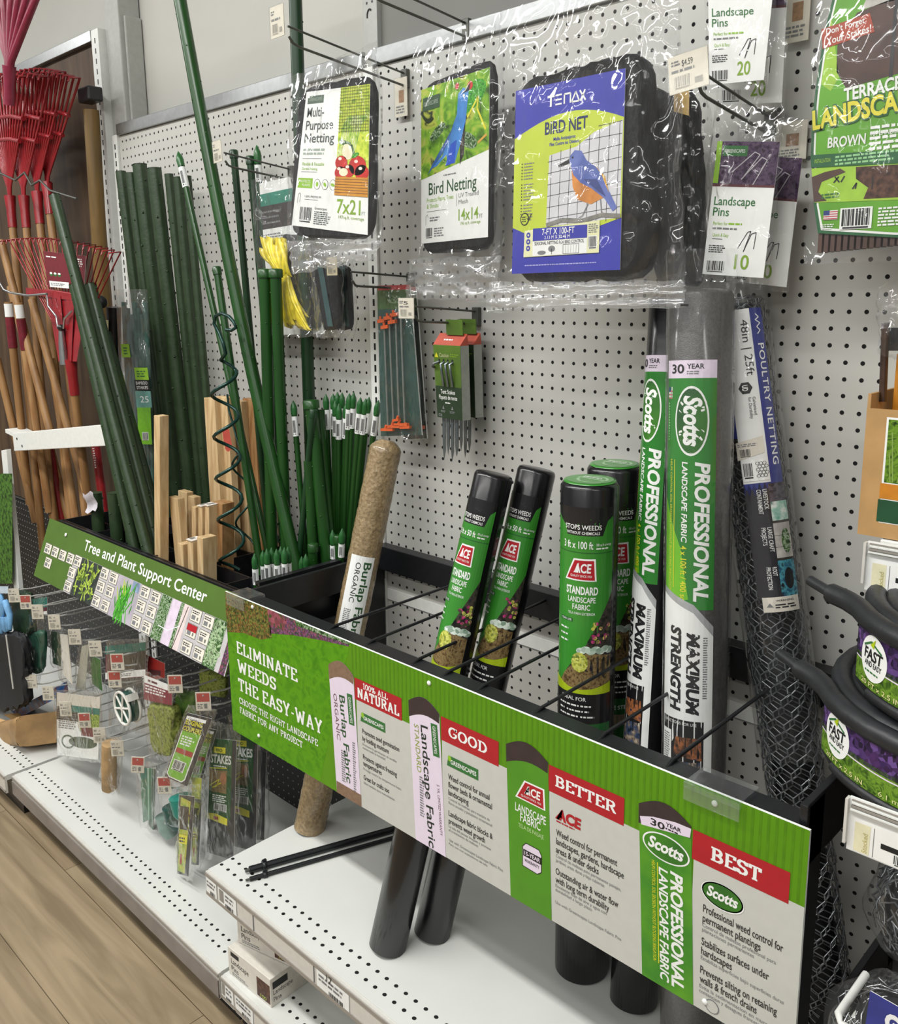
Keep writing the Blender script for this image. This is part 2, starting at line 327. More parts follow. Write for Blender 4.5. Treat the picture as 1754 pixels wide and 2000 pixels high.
class Art:
    def __init__(s): s.p = []
    def poly(s, pts, M, k=0):
        vs = [Vector((a, b, 0)) for a, b in pts]
        for t in tessellate_polygon([vs]): s.p.append(([pts[i] for i in t], M, k))
    def rect(s, a, b, c, d, M, k=0):
        s.p.append(([(a, b), (c, b), (c, d)], M, k)); s.p.append(([(a, b), (c, d), (a, d)], M, k))
    def ell(s, cx, cy, rx, ry, M, k=0, n=24, a0=0, a1=360, rot=0):
        pts = [(cx+rx*math.cos(math.radians(a0+(a1-a0)*i/n)), cy+ry*math.sin(math.radians(a0+(a1-a0)*i/n))) for i in range(n+(a1-a0 < 360))]
        if rot:
            c, q = math.cos(rot), math.sin(rot); pts = [(cx+(x-cx)*c-(y-cy)*q, cy+(x-cx)*q+(y-cy)*c) for x, y in pts]
        s.poly(pts, M, k)
    def line(s, a, b, wd, M, k=0):
        dx, dy = b[0]-a[0], b[1]-a[1]; l = math.hypot(dx, dy) or 1; nx, ny = -dy/l*wd/2, dx/l*wd/2
        q = [(a[0]+nx, a[1]+ny), (a[0]-nx, a[1]-ny), (b[0]-nx, b[1]-ny), (b[0]+nx, b[1]+ny)]
        s.p.append((q[:3], M, k)); s.p.append(([q[0], q[2], q[3]], M, k))
    def path(s, pts, wd, M, k=0):
        for a, b in zip(pts, pts[1:]): s.line(a, b, wd, M, k)
    def text(s, txt, x, y, h, M, k=2, w=None, rot=0, bold=0, shear=0, al='l', serif=0, space=1.0):
        """h cap height, w fitted width, rot degrees about (x, y)"""
        if serif: tr, W0 = slab(txt, serif); c = 1
        else: tr, W0 = glyphs(txt, bold, shear, space); c = 1/CAP
        sx = (w/W0) if w else h*c; sy = h*c; W = W0*sx
        o = 0 if al == 'l' else -W/2 if al == 'c' else -W
        cr, sr = math.cos(math.radians(rot)), math.sin(math.radians(rot))
        for t in tr: s.p.append(([(x+(o+p[0]*sx)*cr-p[1]*sy*sr, y+(o+p[0]*sx)*sr+p[1]*sy*cr) for p in t[:3]], M, k+(t[3]*.12 if serif else 0)))
        return W
    def fine(s, x, y, w, h, n, M, k=2, gap=.55, rag=.25):
        """print too small to read: rows of broken bars"""
        lh = h/n
        for i in range(n):
            e = w*(1-random.random()*rag); q = 0
            while q < e:
                a = min(e, q+lh*(.6+random.random()*1.6)); s.rect(x+q, y+h-(i+1)*lh+lh*.2, x+a, y+h-(i+1)*lh+lh*(.2+gap), M, k); q = a+lh*.35
    def barcode(s, x, y, w, h, k=1, WM=None, BM=None):
        s.rect(x, y, x+w, y+h, WM or MATS['print_white'], k); q = x+w*.06; u = w/44
        while q < x+w*.93:
            b = u*random.choice((1, 1, 2, 3)); s.rect(q, y+h*.16, min(q+b, x+w*.94), y+h*.94, BM or MATS['print_black'], k+1); q += b+u*random.choice((1, 1, 2))
        s.rect(x+w*.1, y+h*.03, x+w*.9, y+h*.11, BM or MATS['print_black'], k+1)
    def tris(s, L=None):
        if not L: return s.p
        out = []
        for t, M, k in s.p:
            st = [t]
            while st:
                q = st.pop(); e = [((q[i][0]-q[(i+1) % 3][0])**2+(q[i][1]-q[(i+1) % 3][1])**2*.02, i) for i in range(3)]
                l, i = max(e)
                if l > L*L:
                    a, b, c = q[i], q[(i+1) % 3], q[(i+2) % 3]; mid = ((a[0]+b[0])/2, (a[1]+b[1])/2)
                    st += [[a, mid, c], [mid, b, c]]
                else: out.append((q, M, k))
        return out
def flat(TL, TR, BR, BL, W, H):
    """map artwork (0..W, 0..H) onto a quad; the first side faces out"""
    TL, TR, BR, BL = map(Vector, (TL, TR, BR, BL)); n = (TR-TL).cross(TL-BL).normalized()
    if n.dot(CC-TL) < 0: n = -n
    def fn(s, t, h):
        u, v = s/W, t/H
        return (BL*(1-u)+BR*u)*(1-v)+(TL*(1-u)+TR*u)*v+n*h
    return fn
def wrap(base, axis, r, a0, z0=0):
    """map artwork around a roll: s along the girth (from angle a0, leftwards edge first), t up the axis from z0"""
    base = Vector(base); ax = Vector(axis).normalized()
    f = Vector((0, -1, 0)); f = (f-ax*f.dot(ax)).normalized(); g = ax.cross(f)   # f faces the aisle, g to the right (+x)
    if g.x < 0: g = -g
    def fn(s, t, h):
        a = a0+s/r
        return base+ax*(z0+t)+(f*math.cos(a)+g*math.sin(a))*(r+h)
    return fn
# ---------------------------------------------------------------- palette
white = mat('painted_white', '#dedfda', .42, var=.03)
print_white = mat('print_white', '#e6e7e4', .5, var=.02)
print_black = mat('print_black', '#191a1c', .5, var=.02)
print_grey = mat('print_grey', '#77787a', .5, var=.03)
tagpaper = mat('tag_paper', '#d9d3c6', .6, var=.04)
tagred = mat('tag_red', '#b3463f', .5, var=.05)
silver = mat('brushed_metal', '#b4b6b6', .3, metal=.9, var=.06)
wire_m = mat('zinc_wire', '#c6c6c1', .3, metal=.25, var=.06)
wire_dark = mat('grey_wire', '#5c5d58', .42, metal=.6, var=.06)
black_m = mat('black_steel', '#16171a', .38, var=.15, bump=.1, bs=400)
black_p = mat('black_plastic', '#1b1b1e', .33, var=.15)
greypost = mat('grey_post', '#a3a49f', .45, var=.05)
sgreen = mat('sign_green', '#528800', .42, var=.05, vs=25)
dgreen = mat('sign_dark_green', '#4a6b22', .42, var=.05, vs=25)
lgreen = mat('lime_green', '#8ab82e', .45, var=.04)
sred = mat('sign_red', '#a81824', .42, var=.04)
lilac = mat('roll_label_lilac', '#dccfdf', .45, var=.02)
gs_green = mat('brand_green', '#2f6b34', .45, var=.05)
txt_dark = mat('text_dark_green', '#27502c', .5, var=.03)
kraft = mat('roll_brown', '#7d6450', .55, var=.12, vs=180)
darkroll = mat('roll_print_black', '#35282a', .5, var=.1)
yellow = mat('print_yellow', '#d8d22c', .45, var=.04)
lawn = speckle('lawn_print', ['#3f7a04', '#4b8808', '#57940c', '#437d05'], 40, kind='noise', dist=1)
hedge = speckle('hedge_print', ['#20260f', '#4a5220', '#7a7a38', '#86562e', '#2c3a16', '#63702c'], 280, kind='cells')
flowers = speckle('flower_print', ['#2c4a1c', '#5e2c4a', '#77507a', '#8a4a58', '#3a2c46', '#35542a'], 300, kind='cells')
leafp = speckle('leaf_print', ['#141f16', '#39562a', '#7f9c36', '#b4c45c', '#1e2a1a'], 75, kind='noise', dist=3)
darkleaf = speckle('dark_leaf_print', ['#10200f', '#26451f', '#4a7034', '#a8b8a0', '#1b2f18'], 85, kind='noise', dist=2.5)
brightleaf = speckle('bright_leaf_print', ['#17520f', '#2c8418', '#54ac30', '#1f6512'], 70, kind='noise', dist=3)

# ---------------------------------------------------------------- the shop
def plane(name, pts, M, world=True):
    b = MB(); b.world = world; b.quad(*pts, M); return struct(b.build(name))
plane('floor', [(-260, -220, -ZF), (140, -220, -ZF), (140, 6, -ZF), (-260, 6, -ZF)], planks('vinyl_planks'))
plane('wall_back', [(-260, 3.2, -ZF), (140, 3.2, -ZF), (140, 3.2, 90), (-260, 3.2, 90)], mat('wall_paint', '#b9b8b1', .8, var=.02, vs=4))

# ---------------------------------------------------------------- shelving
pegM = holed('pegboard_steel', '#bab9b3', (0, 2), 0, ZF, .135)
def pegboard(x0, x1, z0, z1, label, mid):
    b = MB(); b.world = True
    b.box(x0, 0, z0, x1, .25, z1, pegM)
    o = b.build('pegboard_panel'); tag(o, label, 'pegboard')
    for z in mid:                                    # joints between stacked panels
        q = MB(); q.box(x0, -.06, z-.55, x1, .02, z+.55, white); q.box(x0, -.075, z-.62, x1, -.0, z-.55, print_grey); q.build('panel_joint', o)
    return o
pegboard(-66.75, -20.1, -30.5, 22.7, 'white pegboard panel behind the green plant stakes', [])
pegboard(-18.75, 27.75, -55.3, 22.6, 'white pegboard panel behind the landscape fabric rolls', [-25.2])
pegboard(29.2, 75, -55.3, 22.6, 'white pegboard panel at the right edge behind the edging coils', [])
def top_rail(x0, x1, z, label):
    b = MB(); b.box(x0, -.35, z, x1, .5, z+1.35, silver)
    tag(b.build('top_rail', bevel=.06), label, 'rail')
top_rail(-66.75, -20.1, 22.75, 'brushed metal rail along the top of the pegboard behind the stakes')
top_rail(-18.75, 27.75, 22.7, 'brushed metal rail along the top of the pegboard behind the bird nets')
def upright(x, z0, z1, label, wd=1.25, y=-.25, step=1.0):
    b = MB(); b.box(x-wd/2, y, z0, x+wd/2, 1.2, z1, white)
    z = z0+.5
    while z < z1-.7:
        b.box(x-.13, y-.012, z, x+.13, y+.03, z+.62, print_black); z += step
    return tag(b.build('slotted_upright'), label, 'upright')
upright(-67.55, -55.3, 22.9, 'slotted white upright at the left end of the stake pegboard')
upright(-70.2, -55.3, 35.6, 'tall slotted white upright beside the hanging rakes', 1.9, -.5, 1.2)
upright(-19.42, -55.3, 22.7, 'slotted white upright between the stakes and the fabric rolls')
upright(28.48, -55.3, 22.7, 'slotted white upright behind the wire netting roll')
b = MB(); b.box(-68.9, .3, 22.6, -65.3, 3.1, 64, greypost); b.box(-65.3, .9, 22.6, -64.9, 3.1, 36.5, greypost)
tag(b.build('extension_post', bevel=.15), 'tall grey post rising above the stake pegboard at left', 'post')
b = MB(); b.box(-20.3, .1, 22.8, -18.45, 2.2, 64, greypost)
for z in (28, 30.6):
    for dx in (-.35, .35): b.cyl((-19.37+dx, .09, z), (-19.37+dx, .12, z), .12, print_black, 8)
b.tube([(-19.37+.32*math.cos(a*.3), .08, 26.9+.55*math.sin(a*.3)) for a in range(3, 12)], .09, print_black, 5)
tag(b.build('extension_post', bevel=.08), 'grey post with punched holes above the multi-purpose netting', 'post')
b = MB(); b.box(-18.4, .6, 24.1, 76, 1.2, 64, mat('grey_panel', '#6e6e69', .6, var=.04, vs=5))
tag(b.build('upper_back_panel'), 'plain grey panel above the pegboard of the bird nets', 'panel')
# far left bay: brown board that carries the rakes
brown = mat('brown_board', '#3a2817', .6, var=.3, vs=6, stretch=(3, 3, .6), col2='#54402a')  # browns darkened so the colour carries the shade of the hanging rakes
b = MB(); b.box(-130, .1, -30, -71.2, .5, 34.4, brown)
tag(b.build('brown_back_board'), 'brown wood-grain board behind the hanging red rakes', 'board')
b = MB(); b.box(-130, -.6, 34.4, -71.2, .6, 35.7, silver)
tag(b.build('top_rail', bevel=.05), 'pale metal rail along the top of the brown board', 'rail')

deckM = holed('deck_steel', '#cfd0cb', (0, 1), 0.5, -18.35, .15, rows=1.08, wx=1.15)
deckM2 = holed('shelf_steel', '#cfd0cb', (0, 1), 0, -19.5, .15, rows=1.1, wx=1.15)
lip = mat('price_rail', '#c9c6bf', .3, var=.03, coat=.3)
lipd = mat('price_rail_grey', '#8e8880', .35, var=.06, stretch=(1, 1, 30))
def deck(x0, x1, label, strip, z=-55.3, front=-19.9, M=deckM, name='base_shelf', kick=True, h=1.6):
    b = MB(); b.world = True
    b.box(x0, front, z-.7, x1, 0, z, M)
    o = b.build(name); tag(o, label, 'shelf')
    q = MB(); q.box(x0, front-.28, z-h, x1, front, z-.06, lip); q.box(x0, front-.36, z-h+.1, x1, front-.27, z-h+.42, lipd); q.box(x0, front-.36, z-.42, x1, front-.27, z-.14, lipd)
    q.build('price_rail', o)
    if kick:
        k = MB(); k.box(x0, front+1.6, -ZF, x1, front+2.2, z-.7, black_p); k.build('kick_plate', o)
    return o
d1 = deck(-67.4, -19.6, 'white base shelf with two rows of holes under the small hanging packs', None, h=2.6)
q = MB(); q.box(-67.4, -20.3, -57.75, -19.6, -20.2, -56.0, mat('dusty_rail', '#7d7570', .35, var=.1, vs=20)); q.build('clear_rail_cover', d1)
d2 = deck(-19.2, 28.4, 'white base shelf carrying the boxes of landscape pins', None, h=2.2)
deck(-130, -68, 'white base shelf below the brown carton at far left', None, front=-20.6, h=2.4)
deck(29, 76, 'white base shelf under the bagged wire at the right edge', None)
sh = deck(-19.3, 28.3, 'white raised shelf on which the fabric rolls stand', None, z=-44.7, front=-20.6, M=deckM2, name='roll_shelf', kick=False, h=2.3)
# printed price strips in the shelf rails
def strip_label(par, x0, x1, z0, z1, y, rows, box=None):
    A = Art(); W, H = x1-x0, z1-z0; A.rect(0, 0, W, H, print_white)
    if box: A.rect(W*.05, H*.3, W*.3, H*.95, mat('strip_photo', '#8b8780', .5), 1)
    else: A.fine(W*.06, H*.5, W*.5, H*.4, 2, print_grey, 1)
    A.fine(W*.38, H*.5, W*.5, H*.4, 2, print_grey, 1); A.barcode(W*.35, H*.08, W*.5, H*.32, 1)
    q = MB(); q.quad((x0, y, z1), (x1, y, z1), (x1, y+.0, z0), (x0, y, z0), print_white); q.art(A, flat((x0, y, z1), (x1, y, z1), (x1, y, z0), (x0, y, z0), W, H)); q.build('price_strip', par)
strip_label(sh, -19.2, -17.6, -46.9, -45.2, -20.92, 2, 0)
strip_label(sh, -17.3, -14.6, -46.9, -45.2, -20.92, 2, 1)
strip_label(sh, -3.9, -.2, -46.9, -45.2, -20.92, 2, 0)
for x in (-12.2, -4.3): 
    q = MB(); q.box(x, -20.95, -46.9, x+.06, -20.9, -45.1, print_grey); q.build('strip_divider', sh)
A = Art(); A.text('17', 0, 0, .55, print_black, 1)
q = MB(); q.art(A, flat((-2.7, -20.95, -44.95), (-1.7, -20.95, -44.95), (-1.7, -20.95, -45.5), (-2.7, -20.95, -45.5), 1, .55)); q.build('price_figure', sh)
strip_label(d2, -19.1, -17.2, -57.5, -55.7, -20.22, 2, 1)
strip_label(d2, -16.9, -14.2, -57.5, -55.7, -20.22, 2, 0)

# ---------------------------------------------------------------- black stake bin and fabric rack
BZ = -22.6           # rim of the stake bin
b = MB()
X0, X1, YF, YB = -61.2, -20.3, -13.6, -.4
t = .18
b.box(X0, YF, -31, X1, YF+t, BZ, black_p); b.box(X0, YB-t, -31, X1, YB, BZ, black_p)
b.box(X0, YF, -31, X0+t, YB, BZ, black_p); b.box(X0, YF, -31.2, X1, YB, -31, black_p)
b.box(X0-.25, YF-.25, BZ-.22, X1+.2, YF+.35, BZ, black_p); b.box(X0-.25, YB-.3, BZ-.22, X1+.2, YB+.1, BZ, black_p)
bn = tag(b.build('stake_bin', bevel=.04), 'black divided bin holding the green and wooden stakes', 'bin')
b = MB(); b.box(X1-t, YF, -31, X1, YB, BZ+1.3, black_p); b.box(X1-.35, YF, BZ+1.15, X1+.3, YB, BZ+1.5, black_p); b.build('end_wall', bn)
for x in (-54.4, -47.6, -40.8, -34, -27.2):
    q = MB(); q.box(x-.08, YF+.3, -31, x+.08, YB-.3, BZ-.5, black_p); q.build('divider', bn)
for y in (-9.9, -5.2):
    q = MB(); q.box(X0+.3, y-.08, -31, X1-.3, y+.08, BZ-.5, black_p); q.build('divider', bn)

rk = thing('fabric_rack', 'black wire rack across the shelf that keeps the fabric rolls upright', 'rack', (4.5, -16, -22))
b = MB(); b.box(-19, -16.75, -23.3, 28.9, -16.1, -21.2, black_m); b.box(-19, -16.2, -21.5, 28.9, -15.2, -21.2, black_m); b.build('front_bar', rk, bevel=.05)
b = MB(); b.box(-18.6, -1.5, -22.3, 27.6, -.3, -20.0, black_m); b.build('rear_bar', rk, bevel=.05)
b = MB(); b.box(-19, -16.2, -23.6, -18.6, -.4, -21.0, black_m); b.box(-19, -16.2, -31.4, -18.8, -4.5, -25.8, black_m); b.box(-19, -5, -44.6, -18.7, -.4, -23.6, black_m); b.build('side_arm', rk, bevel=.05)
b = MB(); b.box(28.6, -16.6, -23.4, 29.0, -.4, -20.1, black_m); b.box(28.6, -15.9, -37.3, 29.0, -.4, -34.6, black_m); b.box(28.6, -2.4, -44.6, 29.0, -.4, -23.6, black_m); b.obox((28.6, -15.6, -44.6), (.4, 0, 0), (0, 2, 0), (0, 9.5, 7.5), black_m); b.box(28.6, -16.4, -37.5, 29.0, -14.6, -20.2, black_m); b.build('side_arm', rk, bevel=.05)
for xa, xb in ((-7.2, -6.3), (-2.9, -2.6), (1.9, 1.7), (4.8, 4.9), (7.9, 8.0), (12.5, 12.6), (17.1, 17.4), (21.4, 21.6)):
    q = MB(); q.tube([(xa, -16.3, -21.32), (xa, -15.6, -21.1), (xb, -1.0, -20.6)], .115, black_m, 7); q.build('divider_wire', rk)
# dark perforated back under the bin
b = MB(); b.world = True; b.box(-130, -.05, -55.3, -19.9, .3, -30.6, holed('black_perforated', '#141416', (0, 2), 0, ZF, .1, hc=(.3, .3, .29, 1)))
tag(b.build('lower_back_panel'), 'black perforated back panel behind the small packs under the stake bin', 'panel')
# ---------------------------------------------------------------- the long green sign on the fabric rack
def shade_card(name, label, cat, corners, W, H, A, edge, thick=.16, back=None):
    TL, TR, BR, BL = map(Vector, corners); n = (TR-TL).cross(TL-BL).normalized()
    if n.dot(CC-TL) < 0: n = -n
    q = MB(); d = -n*thick
    q.obox(BL+d, BR-BL, TL-BL, -d, edge)
    q.art(A, flat(TL, TR, BR, BL, W, H), .006, .006)
    return tag(q.build(name), label, cat)
A = Art(); W, H = 49.3, 12.5
A.rect(0, 0, W, H, sgreen)
A.poly([(0, 0), (12.2, 0), (12.6, 1.4), (16.4, 12.5), (0, 12.5)], lawn, 1)
A.poly([(0, 8.9), (2.5, 9.5), (5, 9.6), (6.6, 10.2), (6.3, 12.5), (0, 12.5)], hedge, 2)
A.poly([(6.4, 10.5), (9.5, 11.2), (13.3, 11.8), (16.2, 12.15), (16.35, 12.5), (6.2, 12.5)], flowers, 2)
A.poly([(6.3, 11.2), (8.2, 11.3), (8.8, 12.1), (8.2, 12.5), (6.2, 12.5)], speckle('pink_bush_print', ['#5a3038', '#9a5560', '#7c3c48', '#3f4a26'], 130, kind='cells'), 3)
A.poly([(10, 12.1), (16.2, 12.3), (16.35, 12.5), (9.8, 12.5)], darkleaf, 3)
for x in range(165, 493, 4): A.rect(x/10, 8.6 if x > 220 else 9.8, x/10+.14, 12.5, mat('sign_green_rib', '#4b7e00', .42), 1)
wh = print_white
A.text('ELIMINATE', 1.35, 7.45, 1.05, wh, 4, w=8.45, serif=.17); A.text('WEEDS', 1.35, 5.82, 1.05, wh, 4, w=5.5, serif=.17)
A.text('THE EASY-WAY', 1.35, 4.12, 1.1, wh, 4, w=11.4, serif=.17)
A.text('CHOOSE THE RIGHT LANDSCAPE', 1.3, 2.92, .55, wh, 4, w=10.8, serif=.16); A.text('FABRIC FOR ANY PROJECT', 1.3, 2.05, .55, wh, 4, w=8.8, serif=.16)
# white text panels
for a, c, top in ((16.9, 22.5, 8.4), (25.5, 31.2, 8.5), (34.3, 40.4, 8.5), (43.6, 49.3, 8.55)):
    A.poly([(a, 0), (c+.6 if c < 45 else c, 0), (c, top), (a, top)], mat('sign_white', '#bfc0b9', .42, var=.02), 2)
for a, c in ((16.75, 21.7), (25.45, 30.4), (34.25, 39.4), (43.5, 48.55)): A.rect(a, 8.35, c, 10.0, sred, 4)
A.text('100% ALL', 17.7, 9.42, .42, wh, 5, w=2.6, serif=.16); A.text('NATURAL', 17.05, 8.6, .72, wh, 5, w=4.35, serif=.2)
A.text('GOOD', 26.15, 8.82, .72, wh, 5, w=3.3, serif=.17); A.text('BETTER', 34.75, 8.85, .68, wh, 5, w=4.15, serif=.18); A.text('BEST', 44.55, 8.78, .74, wh, 5, w=2.6, serif=.19)
def roll_print(x0, x1, base, cap, lean):
    xm = (x0+x1)/2; e = [(x0+(x1-x0)*i/10, 10.1+.65*math.sin(math.pi*i/10)) for i in range(11)]
    A.poly([(x0+lean, 0), (x1+lean*1.0, 0), (x1, 10.1)] + e[::-1][1:-1] + [(x0, 10.1)], base, 5)
    A.poly([(x1-.02, 9.4 if cap is not base else 9.4)] + [(x1, 10.1)] + e[::-1][1:-1] + [(x0, 10.1), (x0+.02, 8.95)] + [(x0+(x1-x0)*i/8, 8.95+.45*i/8+.35*math.sin(math.pi*i/8)) for i in range(1, 8)], cap, 6)
roll_print(13.8, 16.65, lilac, kraft, .45); A.rect(14.25, 0, 17.1, .95, kraft, 6)
roll_print(22.4, 25.3, lilac, darkroll, .45)
roll_print(31.0, 34.2, mat('roll_print_green', '#4c8a1c', .42, var=.06, vs=20), darkroll, .4)
roll_print(40.3, 43.4, mat('roll_print_green_deep', '#2f7a22', .42, var=.1, vs=12, col2='#5b9a1f'), darkroll, .55)
A.text('Burlap Fabric', 14.95, 8.1, .62, txt_dark, 7, w=6.8, rot=-85.5, bold=.012); A.text('ORGANIC', 14.25, 8.0, .4, mat('text_plum', '#6b4a52', .5), 7, w=3.6, rot=-85.5)
A.fine(14.95, 1.2, .5, 2.6, 14, print_grey, 7); A.fine(16.3, .9, .35, 4, 22, print_grey, 7)
A.poly([(15.85, 8.5), (16.45, 8.55), (16.6, 6.2), (16.0, 6.15)], gs_green, 7); A.text('GREENSCAPES', 16.02, 8.3, .26, wh, 8, w=2.0, rot=-86)
A.text('Landscape Fabric', 23.55, 8.75, .66, mat('text_black_green', '#1c2a22', .5), 7, w=8.7, rot=-86, bold=.01); A.text('STANDARD', 22.9, 8.6, .42, mat('text_olive', '#8a9a38', .5), 7, w=3.4, rot=-86)
A.fine(23.35, 2.0, .45, 3.0, 16, print_grey, 7); A.text('5 YR. LIMITED WARRANTY', 25.0, 5.0, .22, mat('text_plum', '#6b4a52', .5), 7, w=3.6, rot=-86)
A.poly([(24.5, 9.2), (25.1, 9.25), (25.3, 7.0), (24.7, 6.95)], gs_green, 7); A.text('GREENSCAPES', 24.68, 9.05, .26, wh, 8, w=1.9, rot=-86)
def ace_badge(B, x, y, w, h, k, red=sred, sub=True):
    """red roof-topped badge with the store letters"""
    o = [(x, y), (x+w, y), (x+w*.96, y+h), (x+w*.3, y+h*.98)]; B.poly(o, print_white, k)
    i = [(x+w*.07, y+h*.07), (x+w*.945, y+h*.05), (x+w*.91, y+h*.92), (x+w*.335, y+h*.91)]; B.poly(i, red, k+1)
    B.text('ACE', x+w*.32, y+h*.38, h*.38, print_white, k+2, w=w*.52, bold=.03, shear=.1); B.poly([(x+w*.3, y+h*.36), (x+w*.45, y+h*.36), (x+w*.47, y+h*.82)], print_white, k+2)
    if sub: B.text('QUALITY SINCE 1924', x+w*.2, y+h*.17, h*.1, print_white, k+2, w=w*.66)
ace_badge(A, 31.75, 6.95, 2.3, 1.35, 7)
A.text('LANDSCAPE', 31.75, 6.05, .52, wh, 7, w=2.35, bold=.01); A.text('FABRIC', 32.15, 5.5, .52, wh, 7, w=1.55, bold=.01); A.text('TELA DE PAISAJE', 32.0, 5.05, .26, mat('text_pale_green', '#b9d49a', .5), 7, w=1.95)
bp = [(32.35, 2.6), (33.5, 2.55), (33.8, 2.8), (33.8, 3.9), (33.6, 4.2), (32.6, 4.2), (32.35, 3.9)]
A.poly(bp, lilac, 7); A.rect(32.4, 3.3, 33.8, 3.75, print_black, 8); A.text('15-YEAR', 32.5, 3.4, .26, lilac, 9, w=1.2, bold=.02); A.text('WARRANTY', 32.5, 2.95, .2, print_black, 8, w=1.15, bold=.02)
A.path(bp+bp[:1], .05, print_black, 8)
def oval_logo(B, cx, cy, rx, ry, k, rot=0, txt='Scotts', sz=.8, tw=1.5):
    B.ell(cx, cy, rx, ry, print_white, k, 32, rot=rot); B.ell(cx, cy, rx*.93, ry*.9, mat('logo_green', '#174a24', .42, var=.2, vs=8, col2='#3c7d1c'), k+1, 32, rot=rot)
    c, q = math.cos(rot), math.sin(rot)
    ox, oy = -rx*tw/2, -ry*sz*.42
    B.text(txt, cx+ox*c-oy*q, cy+ox*q+oy*c, ry*sz, print_white, k+2, w=rx*tw, rot=math.degrees(rot), bold=.035, shear=.22)
A.poly([(40.5, 8.95), (43.35, 9.45), (43.4, 9.98), (42.5, 9.95), (41.2, 9.7), (40.4, 9.4)], lilac, 7)
A.text('30', 41.05, 9.22, .36, print_black, 8, w=.85, bold=.02); A.text('YEAR', 41.95, 9.5, .22, print_black, 8, w=.9, bold=.02); A.fine(41.95, 9.3, .8, .15, 1, print_black, 8)
oval_logo(A, 42.0, 8.2, 1.4, .78, 7, rot=-.02)
A.text('PROFESSIONAL', 42.35, 7.1, .66, wh, 7, w=6.7, rot=-87, bold=.035, shear=.15); A.text('LANDSCAPE FABRIC', 41.65, 7.0, .5, wh, 7, w=6.6, rot=-87, bold=.025, shear=.15)
A.line((41.55, 7.2), (41.85, 1.3), .05, yellow, 7); A.text('HELPS CONTROL SOIL EROSION WITHOUT BLOCKING IRRIGATION', 41.2, 7.2, .2, yellow, 7, w=5.9, rot=-87)
def brand_plate(x, y, w, h): A.poly([(x, y), (x+w, y), (x+w, y+h), (x+.15, y+h)], gs_green, 5); A.text('GREENSCAPES', x+.35, y+h*.3, h*.38, wh, 6, w=w-.5, bold=.015); A.ell(x+.25, y+h*.75, .16, .2, lgreen, 6)
brand_plate(17.3, 6.85, 2.65, .7); brand_plate(25.95, 6.75, 2.75, .75)
tb = mat('text_black', '#2c2b2b', .5)
def para(x, lines):
    for y, h, w, t, b in lines: A.text(t, x, y, h, tb if b else print_grey, 5, w=w, bold=.012 if b else 0)
para(17.45, [(5.95, .36, 3.9, 'Promotes seed germination', 1), (5.4, .36, 2.8, 'by holding moisture', 1), (5.02, .18, 3.6, 'Promueve la germinacion de semillas', 0), (4.75, .18, 2.4, 'conservando la humedad', 0), (3.95, .36, 3.6, 'Protects against freezing', 1), (3.45, .36, 2.0, 'temperatures', 1), (3.1, .18, 4.0, 'Protege contra las temperaturas bajas', 0), (2.35, .36, 2.75, 'Great for crafts too', 1), (2.0, .18, 3.3, 'Ideal tambien para manualidades', 0)])
para(26.05, [(5.8, .38, 3.6, 'Weed control for annual', 1), (5.25, .38, 3.8, 'flower beds & ornamental', 1), (4.7, .38, 1.8, 'landscaping', 1), (4.35, .19, 3.6, 'Control de malezas para macizos de', 0), (4.05, .19, 3.8, 'flores anuales y paisajismo ornamental', 0), (3.2, .38, 3.85, 'Landscape fabric blocks &', 1), (2.65, .38, 3.2, 'prevents weed growth', 1), (2.35, .19, 3.7, 'La tela del paisaje bloquea y previene', 0), (2.08, .19, 2.6, 'el crecimiento de malezas', 0), (1.35, .2, 4.7, 'Use with Greenscapes Landscape Fabric Pins', 0), (1.08, .17, 3.4, 'Para uso con sujetadores de tela', 0)])
A.text('ACE', 34.85, 6.85, .62, sred, 5, w=1.75, bold=.05, shear=.08); A.poly([(34.75, 6.82), (35.2, 6.82), (35.3, 7.6)], sred, 5); A.fine(34.85, 6.6, 1.6, .16, 1, sred, 5)
para(34.85, [(5.75, .4, 4.2, 'Weed control for permanent', 1), (5.2, .4, 4.65, 'landscapes, gardens, hardscape', 1), (4.65, .4, 3.0, 'areas & under decks', 1), (4.35, .2, 4.5, 'Control de malezas para permanente paisajes,', 0), (4.05, .2, 3.4, 'jardines, areas duras y bajo cubiertas', 0), (3.25, .4, 4.35, 'Outstanding air & water flow', 1), (2.7, .4, 3.75, 'with long term durability', 1), (2.4, .2, 3.6, 'Excelente flujo de aire y agua con', 0), (2.12, .2, 2.6, 'durabilidad a largo plazo', 0), (1.3, .2, 4.6, 'Use with Greenscapes Landscape Fabric Pins', 0)])
A.ell(45.25, 7.0, 1.17, .72, print_white, 5, 32, rot=-.02); oval_logo(A, 45.25, 7.02, 1.12, .68, 5)
para(44.25, [(5.7, .42, 4.2, 'Professional weed control for', 1), (5.15, .42, 3.1, 'permanent plantings', 1), (4.85, .21, 3.9, 'Control de malezas profesional para', 0), (4.58, .21, 2.8, 'plantaciones permanentes', 0), (3.8, .42, 3.6, 'Stabilizes surfaces under', 1), (3.25, .42, 1.7, 'hardscapes', 1), (2.95, .21, 4.4, 'Estabiliza superficies bajo superficies duras', 0), (2.15, .42, 4.1, 'Prevents silting on retaining', 1), (1.6, .42, 3.1, 'walls & french drains', 1), (1.28, .21, 4.2, 'Evita la sedimentacion en muros de', 0), (1.0, .21, 3.4, 'contencion y desagues franceses', 0)])
A.ell(45.0, .55, .4, .4, print_grey, 5, 18); A.ell(45.0, .55, .34, .34, mat('sign_white', '#d9d9d3', .42), 6, 18)
